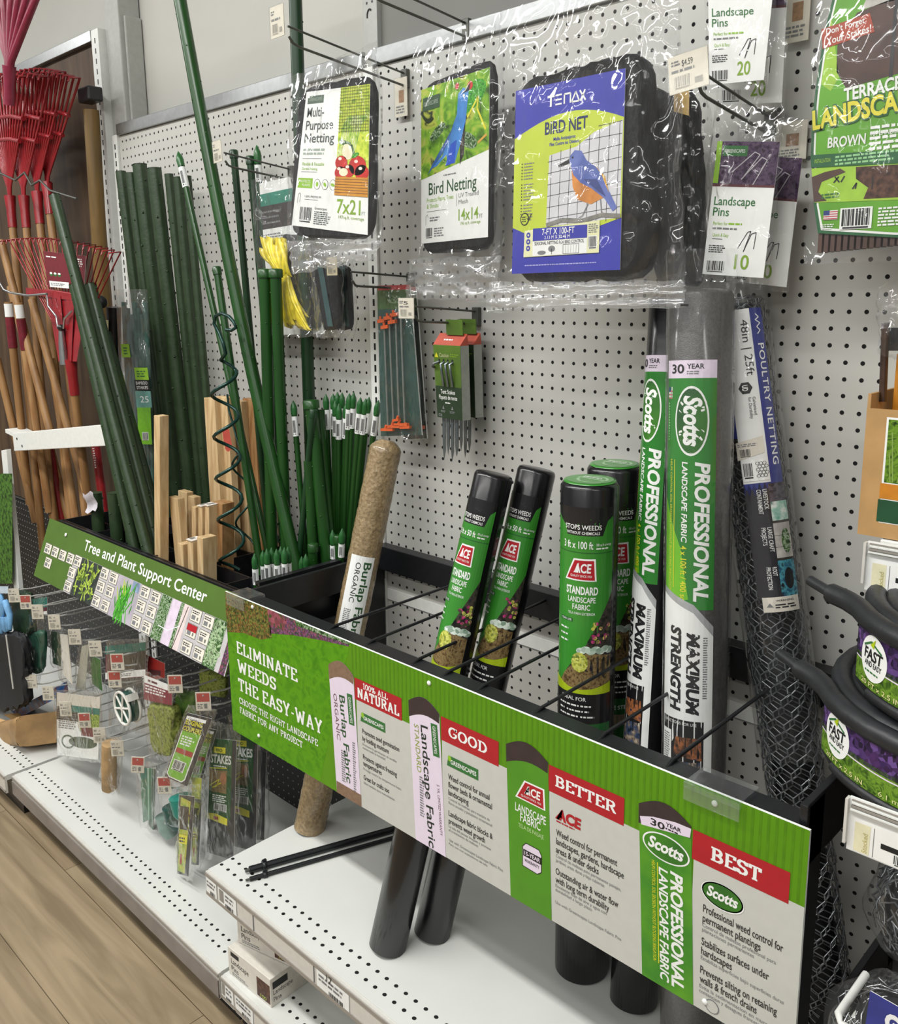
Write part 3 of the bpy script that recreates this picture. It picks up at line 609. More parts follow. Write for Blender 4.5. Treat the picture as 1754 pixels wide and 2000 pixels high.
sgn = shade_card('fabric_guide_sign', 'long green and white sign comparing landscape fabrics, hung on the front of the rack', 'sign', [(-20, -17, -21), (29.3, -17, -21), (29.3, -17, -33.5), (-20, -17, -33.5)], W, H, A, print_white)
for x, z in ((4.1, 12.15), (4.0, .9), (24.4, 11.95), (44.6, 11.9), (44.6, .6)):
    q = MB(); q.lathe((x-20, -17.02, z-33.5), (0, -1, 0), [(0, .16), (.05, .16), (.09, .1), (.1, .0)], print_white, 12); q.build('rivet', sgn)
clear = film_mat('clear_clip', (.93, .95, .94), .25, .08, .05, 30, .04)
for x, w in ((-19.4, 2.6), (23.0, 3.0)):
    q = MB(); q.box(x, -17.3, -21.25, x+w, -15.2, -20.95, clear); q.box(x, -17.3, -21.9, x+w, -17.22, -20.95, clear)
    tag(q.build('clear_sign_clip'), 'clear plastic clip over the sign edge ' + ('at its left corner' if x < 0 else 'below the tall fabric rolls'), 'clip')

# ---------------------------------------------------------------- slanted plant support sign
A = Art(); W, H = 41.6, 6.964
k0 = mat('support_green', '#4c6a24', .42, var=.05, vs=20)
A.poly([(0, 0), (41.6, 0), (41.6, 5), (41.3, H), (2.0, H)], k0)
A.text('Tree and Plant Support Center', 10.3, 5.15, 1.12, print_white, 3, w=25.6, bold=.012)
A.poly([(8.3, 0), (41.6, 0), (41.6, 4.35), (9.0, 4.35)], mat('support_photo_grey', '#b8b4b6', .45), 1)
for a, c, M in ((10.2, 15.4, mat('shade_print', '#2e3430', .45, var=.4, vs=60)), (19.1, 24.2, brightleaf), (28.4, 30.3, darkleaf), (30.5, 32.0, mat('lilac_band', '#d3c4d6', .45)), (32.0, 32.6, darkleaf), (32.6, 33.6, mat('pale_pink', '#d6c5c4', .45)), (37.9, 40.0, darkleaf), (40.7, 41.6, flowers)):
    A.poly([(a-.15, 0), (c-.15, 0), (c+.1, 4.33), (a+.1, 4.33)], M if M is not brightleaf else mat('pale_path', '#a9a3ac', .45, var=.12, vs=20), 2)

A.rect(22.6, 3.3, 24.1, 4.3, mat('roof_print', '#7d8fa8', .45, var=.3, vs=60), 2.2)
for i in range(90):
    a = random.uniform(.9, 2.3); l = random.uniform(.5, 1.0); cx = 21.5+random.gauss(0, .75); cy = random.uniform(.3, 3.4)
    A.ell(cx, cy, l, .1, (brightleaf, mat('leaf_bright', '#4aa828', .45), mat('leaf_lawn', '#2f7a1c', .45), mat('leaf_yellow', '#a8c04a', .45))[(i+(cy > 2.6)) % (4 if cy > 2.4 else 3)], 2.4+.02*(i % 20), 8, rot=a)
for i in range(110):          # leaves on the photo strips
    cx = random.choice((random.uniform(10.6, 15), random.uniform(10.6, 15), random.uniform(38.1, 39.8))); cy = random.uniform(.4, 4); a = random.uniform(0, 3.1)
    A.ell(cx, cy, random.uniform(.35, .7), .12, (mat('leaf_yellow', '#a8c04a', .45) if i % 3 else mat('leaf_olive', '#5f7a30', .45)) if cx < 16 else mat('leaf_bright', '#59c92e', .45) if cx < 25 else mat('leaf_pale', '#9cb48a', .45), 3, 8, rot=a)
A.path([(29.2, 1.4), (31, 1.35), (33, 2.3)], .09, print_white, 3); A.path([(33.4, 4.2), (32.5, 0)], .12, mat('twig', '#4a4438', .6), 3)
slots = []
for r, y in enumerate((3.2, 1.75, .2)):
    slots += [(9.0-.05*r-.6*(r > 0), y)]
    for g in (15.6, 24.5, 34.2): slots += [(g-.1*r, y), (g+2.15-.1*r, y-.05)]
slots += [(1.0, 3.05), (3.0, 3.05), (5.05, 3.05), (7.1, 3.1), (2.0, 1.55)]
for i, (x, y) in enumerate(slots):
    if y < 1 and x < 8: continue
    A.rect(x-.07, y-.07, x+1.7, y+1.17, mat('tag_shadow', '#6e6f66', .6), 4); A.rect(x, y, x+1.62, y+1.1, tagpaper, 5)
    if abs(x-34.1) < .2 and 1 < y < 2: A.rect(x, y+.5, x+1.62, y+1.1, sred, 6)
    else: A.fine(x+.12, y+.62, 1.2, .36, 2, print_black, 6); 
    A.rect(x+.15, y+.12, x+.8, y+.52, print_grey, 6); A.rect(x+1.05, y+.15, x+1.3, y+.45, mat('tag_shadow', '#6e6f66', .6), 6)
yb, zb = -16.8, -29.05
ps = shade_card('plant_support_sign', 'slanted dark green sign reading Tree and Plant Support Center on the stake bin', 'sign', [(-61-1.8, -14.3, -22.55), (-21.2, -14.3, -22.55), (-21.2, yb, zb), (-61-1.8, yb, zb)], W, H, A, k0, .12)
q = MB(); q.lathe((-57.4, -14.75, -23.5), (0, -.93, .36), [(0, .22), (.06, .22), (.1, .1), (.11, 0)], print_white, 12); q.build('rivet', ps)
# ---------------------------------------------------------------- green plastic-coated stakes
g_dark = mat('stake_dark_green', '#2b3d25', .38, var=.15, vs=40, bump=.15, bs=120)
g_mid = mat('stake_green', '#1b4417', .3, var=.18, vs=40, stretch=(1, 1, .15))
g_deep = mat('stake_deep_green', '#16361b', .33, var=.2, vs=40, stretch=(1, 1, .15))
g_tip = mat('stake_tip_green', '#245a2a', .3, var=.1)
tagw = mat('stake_tag_white', '#e2e4e2', .5, var=.02)
def nub_stake(name, lab, cat, p0, p1, r, M, grp=None, nubs=26, cap=None, bow=0, tipped=False, tagz=None, n=10):
    """p0 bottom, p1 top; small nubs along the shaft, optional pointed tip and white barcode tag"""
    p0, p1 = Vector(p0), Vector(p1); L = (p1-p0).length; d = (p1-p0).normalized()
    side = d.cross(Vector((0, 1, 0))).normalized()
    def pt(f): return p0.lerp(p1, f)+side*bow*math.sin(math.pi*f)
    t = thing(name, lab, cat, p0, grp)
    b = MB(); (b.ribs if M is g_dark else b.tube)([pt(i/12) for i in range(13)], r, M, 14 if M is g_dark else n)
    fw = d.cross(side).normalized()
    for i in range(nubs):
        a = i*2.4; c = pt((i+.5)/nubs)+(side*math.cos(a)+fw*math.sin(a))*r*.92
        b.add([c+Vector(q)*r*.22 for q in ((1, 0, 0), (-1, 0, 0), (0, 1, 0), (0, -1, 0), (0, 0, 1), (0, 0, -1))], [(0, 2, 4), (2, 1, 4), (1, 3, 4), (3, 0, 4), (2, 0, 5), (1, 2, 5), (3, 1, 5), (0, 3, 5)], M, True)
    sf = b.build('shaft', t)
    if tipped:
        q = MB(); q.lathe(p1-d*r*2, d, [(0, r*1.08), (r*2.2, r*1.2), (r*3.4, r*1.0), (r*5.2, r*.12)], g_tip, 10); q.build('pointed_tip', sf)
        if tagz:
            q = MB(); e = p1-d*(r*2.4); q.tube([e, e-d*tagz], r*1.12, tagw, 10)
            A = Art(); A.barcode(-.16, .1, .32, tagz*.8, 0, tagw); q.art(A, wrap(e-d*tagz, d, r*1.12, math.radians(32)), .004, .004); q.build('barcode_tag', sf)
    elif cap:
        q = MB(); q.lathe(p1-d*.75, d, [(0, r*1.22), (.7, r*1.25), (.8, r*1.0), (.82, 0)], cap, 12); q.build('end_cap', sf)
    return t
def stk(px0, y0, px1, y1, r, M, lab, name='plant_stake', zb=BZ, ext=7.5, **k):
    """a stake whose shaft crosses the bin rim at pixel px0 and ends at px1"""
    a = at(px0[0], px0[1], y=y0); c = at(px1[0], px1[1], y=y1); d = (a-c).normalized()
    zl = -30.9
    if abs(px0[1]-px1[1]) < 110: a = Vector((c.x, c.y, a.z)); d = Vector((0, 0, -1))
    a2 = a+d*((zl-a.z)/d.z) if a.z > zl and d.z < 0 else a
    a2.x = min(a2.x, -21.2); a2.y = min(a2.y, -1.0)
    return nub_stake(name, lab, 'stake', a2, c, r, M, **k)
# two tall poles
stk((575, 1060), -6.5, (341, -60), -6.2, .62, g_mid, 'tallest green pole, leaning left across the whole stake pegboard', 'garden_pole', nubs=40, bow=1.1)
stk((613, 1060), -2.6, (575, -60), -2.6, .62, g_deep, 'tall upright green pole passing behind the multi-purpose netting bag', 'garden_pole', nubs=36)
# heavy stakes, front left group
for px0, y0, px1, y1, r, lab in (
  ((262, 975), -12.5, (106, 382), -12.7, .62, 'longest heavy dark green stake leaning left over the red rake'),
  ((243, 985), -11.9, (145, 556), -11.9, .6, 'heavy dark green stake second in length of the left leaning group'),
  ((283, 975), -10.9, (176, 556), -10.9, .66, 'flat-topped heavy green stake on the right of the left leaning group'),
  ((296, 972), -8.6, (206, 650), -8.6, .6, 'shorter heavy green stake at the back of the left leaning group')):
    stk(px0, y0, px1, y1, r, g_dark, lab, 'heavy_stake', nubs=34)
for px, pt_, lab in (((205, 1045), (187, 962), 'leftmost short heavy green stake stub, beside a torn white tag'), ((232, 1050), (222, 962), 'short heavy green stake stub second from left in the bin'), ((258, 1055), (253, 975), 'short heavy green stake stub with staple at its top'), ((283, 1045), (280, 960), 'short heavy green stake stub beside the tall single wooden stake')):
    stk(px, -10.8, pt_, -10.8, .75, g_dark, lab, 'heavy_stake', nubs=8)
q = MB(); q.surf(lambda u, v: at(166+u*20, 1000-(v*38)+math.sin(u*6)*4, y=-11.8)+Vector((0, math.sin(v*5)*.3, 0)), 4, 5, mat('torn_paper', '#c9c4cb', .6)); tag(q.build('torn_tag'), 'torn white paper tag at the left end of the stake bin', 'tag')
# heavy stakes, back bundle
for i, (x0, x1, yt, r, lab) in enumerate(((312, 236, 335, .62, 'leftmost'), (330, 255, 338, .6, 'second'), (345, 273, 321, .85, 'third and widest'), (372, 301, 329, .85, 'fourth'), (392, 330, 340, .5, 'fifth, shiny'), (404, 348, 346, .55, 'sixth and rightmost'))):
    stk((x0, 960), -1.6-.5*(i % 2), (x1, yt), -1.8-.5*(i % 2), r, g_dark, lab+' heavy green stake of the tall bundle', 'heavy_stake', nubs=40)
stk((420, 960), -3.2, (366, 344), -3.0, .45, g_dark, 'dark thin stake at the right of the tall heavy bundle', 'heavy_stake', nubs=36)
# slim green stakes
for px0, y0, px1, y1, r, M, lab, kw in (
  ((525, 1085), -5.6, (352, 314), -4.2, .33, g_mid, 'slim green stake with a pointed tip and white tag above the heavy bundle', dict(tipped=1, tagz=2.2)),
  ((505, 1085), -7.6, (423, 522), -6.6, .36, g_mid, 'slim green stake with a flat end just right of the spiral hook', dict(cap=g_mid)),
  ((520, 1000), -3.0, (456, 294), -3.0, .36, g_deep, 'slim green stake ending beside the lower white tag hook', dict(cap=g_deep)),
  ((548, 1000), -2.4, (488, 306), -2.4, .36, g_deep, 'slim dark stake ending behind the hook of the raffia bag', dict(cap=g_deep)),
  ((556, 1000), -2.0, (503, 306), -2.0, .34, g_deep, 'slim stake with pointed tip and white tag behind the raffia bag', dict(tipped=1, tagz=1.6)),
  ((532, 1085), -6.2, (517, 526), -6.0, .55, g_mid, 'left of the two capped green poles in front of the raffia bag', dict(cap=g_mid)),
  ((560, 1085), -5.8, (538, 526), -5.6, .55, g_mid, 'right of the two capped green poles in front of the raffia bag', dict(cap=g_mid)),
  ((598, 1085), -5.0, (574, 800), -4.6, .27, g_mid, 'short slim stake leaning left with a white tag, left of the short bundle', dict(tipped=1, tagz=1.9)),
  ((585, 1085), -6.0, (612, 800), -5.0, .3, g_deep, 'slim stake crossing to the right behind the leaning tagged stake', dict(cap=g_deep)),
  ((640, 1085), -4.6, (607, 782), -4.6, .62, g_mid, 'thick green pole with cut top left of the short tagged bundle', dict(cap=g_mid)),
  ((655, 1085), -4.0, (624, 800), -3.6, .5, g_mid, 'second thick green pole close behind the cut-top pole', dict()),
  ((612, 1085), -5.4, (603, 900), -5.2, .5, g_mid, 'thick green pole low between the leaning tagged stake and the cut-top pole', dict()),
  ((634, 1100), -5.9, (611, 1062), -5.9, .42, g_mid, 'small flat-ended green stake stub in front of the cut-top pole', dict(cap=g_mid))):
    stk(px0, y0, px1, y1, r, M, lab, **kw)
grp = 'short tagged stakes in the bundle by the upright'
for i, (x, y) in enumerate(((637, 787), (651, 786), (659, 783), (668, 784), (682, 786), (690, 784), (662, 806), (676, 804), (703, 794), (713, 796), (719, 793), (737, 799), (655, 800))):
    stk((650+(x-640)*.5, 1065), -2.4+.25*(i % 4)-.5*(y > 800), (x, y), -2.4+.25*(i % 4)-.5*(y > 800), .27, g_mid, 'short green stake with pointed tip and white barcode tag in the bundle by the upright', tipped=1, tagz=1.9, nubs=20, grp=grp)
grp = 'low stake tips at the corner of the bin'
for i, (x, y) in enumerate(((498, 1098), (514, 1092), (522, 1089), (531, 1087), (541, 1090), (549, 1085), (556, 1087), (563, 1086))):
    stk((x+2, y+22), -10.3+.6*(i % 2), (x, y), -10.3+.6*(i % 2), .27, g_mid, 'low green stake tip with white tag at the front right corner of the bin', tipped=1, tagz=1.5, nubs=4, grp=grp)
for x, y, lab in ((590, 1104, 'left of the two tiny green tips beside the bin end wall'), (598, 1099, 'right of the two tiny green tips beside the bin end wall'), (650, 1052, 'short stake tip with white tag left in front of the bundle'), (668, 1049, 'short stake tip with white tag right in front of the bundle')):
    stk((x+2, y+24), -7.0 if x < 600 else -4.4, (x, y), -7.0 if x < 600 else -4.4, .27, g_mid, lab, tipped=1, tagz=1.3 if x > 600 else None, nubs=4)
stk((661, 1085), -4.1, (660, 1046), -4.1, .36, g_mid, 'short flat-ended stake between the two low tagged tips', cap=g_mid, nubs=4)
# ---------------------------------------------------------------- wooden stakes
wood = mat('pine', '#cfb58a', .55, var=.0, vs=9, stretch=(9, 9, .9), col2='#b39368', bump=.1, bs=60)
wood2 = mat('pine_dark', '#a88458', .55, var=.0, vs=9, stretch=(9, 9, .9), col2='#8f6238', bump=.1, bs=60)
paper = mat('paper_wrap', '#dcd3c8', .6, var=.05)
def plank(px, y, ztop_px, wx, wy, lab, M=wood, lean=(0, 0), name='wooden_stake', grp=None, band=False):
    """px: pixel of its front lower middle at the rim, ztop_px: pixel row of its top"""
    c = at(px[0], px[1], y=y); zt = at(ztop_px[0], ztop_px[1], y=y+lean[1]).z; xt = at(ztop_px[0], ztop_px[1], y=y+lean[1]).x
    b = MB(); up = Vector((xt-c.x, lean[1], zt-c.z)); f = (-30.9-c.z)/(zt-c.z); o = c+up*f
    b.obox(o-Vector((wx/2, 0, 0)), (wx, 0, 0), (0, wy, 0), up*(1-f), M)
    o_ = b.build(name, bevel=.05); tag(o_, lab, 'stake', grp)
    if band:
        q = MB(); t = c+up; q.obox(t+Vector((-wx*.55, -.1, .02)), (wx*1.05, 0, 0), (0, wy*.8, .05), (0, 0, .07), paper)
        A = Art(); A.barcode(.1, .1, wx*.5, wy*.4, 0); q.art(A, flat(t+Vector((-wx*.5, wy*.6, .12)), t+Vector((wx*.4, wy*.6, .12)), t+Vector((wx*.4, 0, .12)), t+Vector((-wx*.5, 0, .12)), wx*.9, wy*.6)); q.build('paper_band', o_)
    return o_
plank((307, 1058), -12.2, (306, 812), 1.2, 1.0, 'tall single square wooden stake standing in the front of the bin')
plank((345, 1045), -10.9, (338, 972), 1.7, .8, 'medium wooden stake just right of the tall single one, cut flat')
plank((357, 1030), -8.6, (356, 960), 1.8, .8, 'medium wooden stake at the back right of the tall single one')
plank((374, 1030), -9.0, (373, 970), 1.2, .8, 'narrow wooden stake left behind the tagged wooden bundle')
for i, lab in enumerate(('left', 'middle', 'right')): plank((378+i*13, 1062), -9.9, (378+i*13, 990-i*1), .78, 2.2, lab+' stake of the wooden bundle with white paper tags on top', band=(i > 0))
plank((424, 1062), -8.9, (424, 982), 1.9, 1.4, 'brown knotty wooden stake right of the tagged wooden bundle', M=wood2)
for i, (x, y0, yt, lab, M) in enumerate(((408, -6.0, 778, 'leftmost tall wooden board behind the green spiral', wood), (432, -5.3, 775, 'second tall wooden board behind the green spiral', wood), (460, -3.8, 783, 'third tall wooden board, left of the leaning pole', wood), (484, -3.0, 779, 'fourth tall wooden board, crossed by the leaning pole', wood2), (505, -2.4, 781, 'rightmost tall wooden board against the pegboard', wood))):
    plank((x+17, 1060), y0, (x, yt), 2.1, .8, lab, M=M, lean=(0, .9))
for i, lab in enumerate(('left', 'middle', 'right')): plank((353+i*19, 1092+i*3), -12.6, (352+i*19, 1062-i*6), 1.05, 1.5, lab+' stake of the short wooden bundle at the front of the bin', band=(i == 1))
# ---------------------------------------------------------------- spiral support
t = thing('spiral_stake', 'dark green twisted metal spiral stake with a hooked top in the bin', 'stake', at(432, 1092, y=-9.6))
pa, pb = at(455, 1120, y=-9.6), at(436, 705, y=-9.0)
pts = [pa.lerp(pb, i/70)+Vector((1.2*math.cos(i*.46+2.0), 1.2*math.sin(i*.46+2.0), 0)) for i in range(71)]
pts += [at(x, y, y=-9.0) for x, y in ((441, 690), (436, 670), (428, 650), (418, 632), (421, 617), (433, 612), (447, 618), (456, 628), (461, 640), (452, 645), (441, 644))]
q = MB(); q.tube(pts, .17, mat('spiral_green', '#173a33', .25, metal=.4, var=.1), 8); q.build('spiral_wire', t)
t = thing('spiral_stake', 'second thinner spiral stake half hidden behind the wooden boards', 'stake', at(475, 1085, y=-7.6))
pa, pb = at(483, 1095, y=-7.4), at(470, 880, y=-6.8)
q = MB(); q.tube([pa.lerp(pb, i/40)+Vector((.9*math.cos(i*.3), .9*math.sin(i*.3), 0)) for i in range(41)]+[at(447, 800, y=-7), at(444, 770, y=-7)], .11, mat('spiral_green', '#173a33', .25), 8); q.build('spiral_wire', t)
q = MB(); q.surf(lambda u, v: at(434+u*14+v*6, 838+v*42+math.sin(u*7+v*5)*3, y=-7.3), 4, 6, mat('red_tag', '#a8453a', .5)); q.build('red_tag', t)
q = MB(); q.tube([at(x, y, y=-4) for x, y in ((545, 1060), (539, 1040), (540, 1025), (550, 1018), (562, 1024))], .12, g_deep, 7); q.tube([at(x, y, y=-4) for x, y in ((545, 1055), (555, 1042), (563, 1036))], .1, g_deep, 6)
tag(q.build('wire_loop'), 'thin bent green wire loop low in front of the capped poles', 'wire')
# ---------------------------------------------------------------- bagged bamboo behind the left group
t = thing('bamboo_pack', 'clear plastic sleeve of green bamboo stakes with lime green labels by the upright', 'pack', at(262, 960, y=-5))
for i in range(7):
    q = MB(); a, c = at(262+i*7, 1000, y=-5+.3*(i % 3)), at(242+i*7, 590+(i % 3)*12, y=-5+.3*(i % 3)); q.tube([a, c], .3, mat('bamboo_green', '#3a5a52', .4, var=.2), 8); q.build('bamboo_stake', t)
flm = film_mat('sleeve_film', (.95, .96, .96), .25, .12, .3, 14, .05)
q = MB(); q.surf(lambda u, v: at(232+8*(1-v)*0+u*62+18*(1-v)-6, 985-v*420, y=-5.9+.9*(2*u-1)**2+.2*math.sin(v*30+u*4)), 12, 30, flm); q.build('plastic_sleeve', t)
for x, y, w_, h_, M, txt in ((236, 672, 16, 26, lgreen, ''), (262, 718, 26, 24, lgreen, ''), (262, 742, 28, 20, print_black, 'BAMBOO STAKES'), (264, 764, 30, 32, mat('label_teal', '#5f8f86', .4), '25'), (268, 796, 26, 72, mat('label_lime', '#6fae2a', .4), '')):
    A = Art(); A.rect(0, 0, w_, h_, M)
    if txt == '25': A.text('25', 9, 10, 12, print_white, 1, w=16)
    elif txt: A.text('BAMBOO', 3, 11, 6, print_white, 1, w=22); A.text('STAKES', 3, 2, 6, print_white, 1, w=22)
    elif h_ > 60: A.barcode(8, 8, 12, 16, 1)
    else: A.fine(4, 5, w_-8, h_-10, 3, gs_green, 1)
    q = MB(); q.art(A, flat(at(x, y, y=-6.05), at(x+w_, y, y=-6.05), at(x+w_+3, y+h_, y=-6.05), at(x+3, y+h_, y=-6.05), w_, h_), .01, .01); q.build('label', t)
# ---------------------------------------------------------------- rolls of landscape fabric
rollblk = mat('rolled_fabric_black', '#0e0d10', .26, var=.25, vs=30, stretch=(1, 1, .08), bump=.3, bs=45, coat=.2)
rollgrey = mat('rolled_fabric_grey', '#4a4846', .4, var=.2, vs=220, bump=.3, bs=500, coat=.5)
ace_g = mat('roll_green', '#36852b', .3, var=.12, vs=8, coat=.5)
ace_d = mat('roll_green_dark', '#1f5a2a', .3, var=.1, coat=.5)
lime = mat('roll_lime', '#a9bf1e', .3, var=.12, vs=30, coat=.4)
blk_l = mat('roll_label_black', '#19181b', .3, var=.1, coat=.4)
soil = speckle('soil_print', ['#3a2c1e', '#6d5738', '#8c7850', '#463626'], 160, .35, kind='noise')
bushd = speckle('dark_bush_print', ['#121018', '#2a2a22', '#463e36', '#1c1c26'], 90, .35, kind='noise')
pinkb = speckle('pink_flower_print', ['#7a1f4a', '#c23a7c', '#3a4a26', '#5c3048'], 200, .35, kind='cells')
ybush = speckle('yellow_bush_print', ['#7c8430', '#b8ba48', '#d2d470', '#5c6a2c'], 260, .35, kind='cells')
wbush = speckle('white_flower_print', ['#8fa894', '#c9d8c8', '#e4ece2', '#6d8a72'], 130, .35, kind='cells')
def ace_label(B, hw, big):
    """hw: half the printed width; t in inches up the roll"""
    B.rect(-hw, 16.5, hw, 34.0, ace_g, 0)
    B.poly([(-hw, 34.0), (-hw*.55, 33.3), (-hw*.5, 32.75), (hw*.62, 32.75), (hw*.78, 33.7), (hw, 34.0), (hw, 34.6), (-hw, 34.6)], blk_l, 1)
    B.text('STOPS WEEDS', 0, 33.15, .3, print_white, 2, w=hw*1.15, al='c', bold=.01); B.text('WITHOUT CHEMICALS', 0, 32.84, .18, print_white, 2, w=hw*1.05, al='c', bold=.01)
    B.text('3 ft x 100 ft' if big else '3 ft x 50 ft', -hw*.62, 31.9, .46 if big else .38, print_white, 2, w=hw*.95, bold=.015); B.text('300 sq ft coverage', hw*.42, 32.1, .16, print_white, 2, w=hw*.5); B.fine(hw*.42, 31.85, hw*.4, .16, 1, print_white, 2)
    B.rect(-hw, 31.6, hw, 31.66, ace_d, 1)
    ace_badge(B, -hw*.55, 29.75, hw*1.0, 1.5, 2)
    B.text('STANDARD', 0, 28.85, .5, print_white, 2, w=hw*1.0, al='c', bold=.03); B.text('LANDSCAPE', 0, 28.3, .36, print_white, 2, w=hw*.86, al='c', bold=.012); B.text('FABRIC', 0, 27.8, .36, print_white, 2, w=hw*.55, al='c', bold=.012); B.text('TELA PARA EXTERIOR', 0, 27.45, .17, print_white, 2, w=hw*.85, al='c')
    B.rect(-hw*.75, 26.9, -hw*.25, 27.15, ace_d, 1); B.text('YEAR LIFE', -hw*.7, 26.95, .15, print_white, 2, w=hw*.4)
    for i in range(3): B.fine(-hw*.75, 26.3-i*.42, hw*.35, .2, 1, print_white, 2)
    B.poly([(hw, 28.9), (hw*.75, 27.9), (hw*.1, 25.2), (-hw*.5, 23.4), (-hw*.8, 22.4), (hw, 22.4)], bushd, 1)
    B.poly([(hw, 24.6), (hw*.2, 24.9), (-hw*.5, 23.4), (-hw*.8, 22.3), (hw, 22.3)], soil, 2)
    for i in range(26): B.ell(random.uniform(hw*.35, hw*.95), random.uniform(25.6, 27.0), .13, .13, pinkb if i % 3 else ybush, 3, 7)
    for i in range(7): B.ell(hw*(.02+.15*i), 25.0+.12*(i % 2), .32, .24, wbush, 4, 10)
    B.ell(-hw*.02, 24.2, .48, .6, ybush, 5, 14)
    for i in range(20): a = i*.314; B.ell(-hw*.02+.45*math.cos(a), 24.2+.58*math.sin(a), .12, .12, ybush, 5, 6)
    B.poly([(-hw, 22.9), (-hw*.4, 22.4), (0, 22.3), (hw*.4, 22.4), (hw, 22.75), (hw, 21.9), (-hw, 21.9)], lime, 6)
    B.rect(-hw, 19.9, hw, 22.0, blk_l, 7); B.text('IDEAL FOR', -hw*.6, 21.5, .26, print_white, 8, w=hw*.8)
    for i in range(3): B.fine(-hw*.7, 21.05-i*.38, hw*1.3, .2, 1, print_white, 8)
    B.rect(-hw, 16.5, hw, 19.9, ace_d, 7); B.text('4 SIMPLE STEPS', 0, 19.1, .28, print_white, 8, w=hw*1.2, al='c', bold=.012); B.rect(-hw*.7, 17.9, hw*.5, 18.7, mat('small_photo', '#8a7a66', .4, var=.3), 8); B.barcode(-hw*.7, 16.7, hw*.7, .9, 8)
def roll(name, lab, base, top, r, ac, cap, bodyM, label=None, grp=None):
    base, top = Vector(base), Vector(top); d = (top-base).normalized(); L = (top-base).length
    t = thing(name, lab, 'roll', base, grp)
    b = MB(); b.lathe(base, d, [(0, r*.9), (.12, r), (L*.3, r*1.0), (L*.6, r*.995), (L-.3, r), (L-.08, r*.93), (L, r*.8), (L+.01, 0)], bodyM, 40); rb = b.build('roll_body', t)
    if label:
        A = Art(); label(A); q = MB(); q.art(A, wrap(base, d, r, math.radians(ac)), .02, .006, L=r*.22); q.build('printed_label', rb)
    if cap:
        q = MB(); q.lathe(base, d, [(L-.02, r*.9), (L+.06, r*.88), (L+.07, 0)], cap, 36)
        A = Art(); A.ell(0, 0, r*.8, r*.8, ace_g, 0, 28); A.ell(r*.1, 0, r*.55, r*.55, mat('cap_pale', '#8fb98a', .35, coat=.5), 1, 24); A.ell(r*.1, 0, r*.45, r*.45, ace_g, 2, 24); A.rect(-r*.5, -.12, r*.6, .1, mat('cap_pale', '#8fb98a', .35), 3); A.fine(-r*.4, .25, r*.9, .3, 2, print_white, 3)
        c = base+d*(L+.075); q.art(A, lambda s, u, h: c+Vector((s, u, 0))-d*d.dot(Vector((s, u, 0)))+d*h, .01, .01); q.build('end_cap', t)
    return t
def lab_at(hw, big): return lambda A: ace_label(A, hw, big)
roll('fabric_roll', 'large black and green landscape fabric roll in front, with green end cap', (10.35, -7.9, -44.7), (10.3, -7.9, -8.7), 1.9, 22, ace_g, rollblk, lab_at(2.15, True))
roll('fabric_roll', 'large green-capped landscape fabric roll behind and right of the front one', (9.6, -3.5, -44.7), (9.3, -3.6, -8.4), 1.9, 38, ace_g, rollblk, lab_at(2.15, True))
roll('fabric_roll', 'front of the two slim landscape fabric rolls leaning back at a slant', (-1.3, -16.3, -44.7), (2.1, -8.0, -9.3), 1.4, 4, None, rollblk, lab_at(1.6, False))
roll('fabric_roll', 'rear of the two slim slanted landscape fabric rolls', (.1, -13.0, -44.7), (3.6, -5.0, -9.2), 1.4, 10, None, rollblk, lab_at(1.6, False))
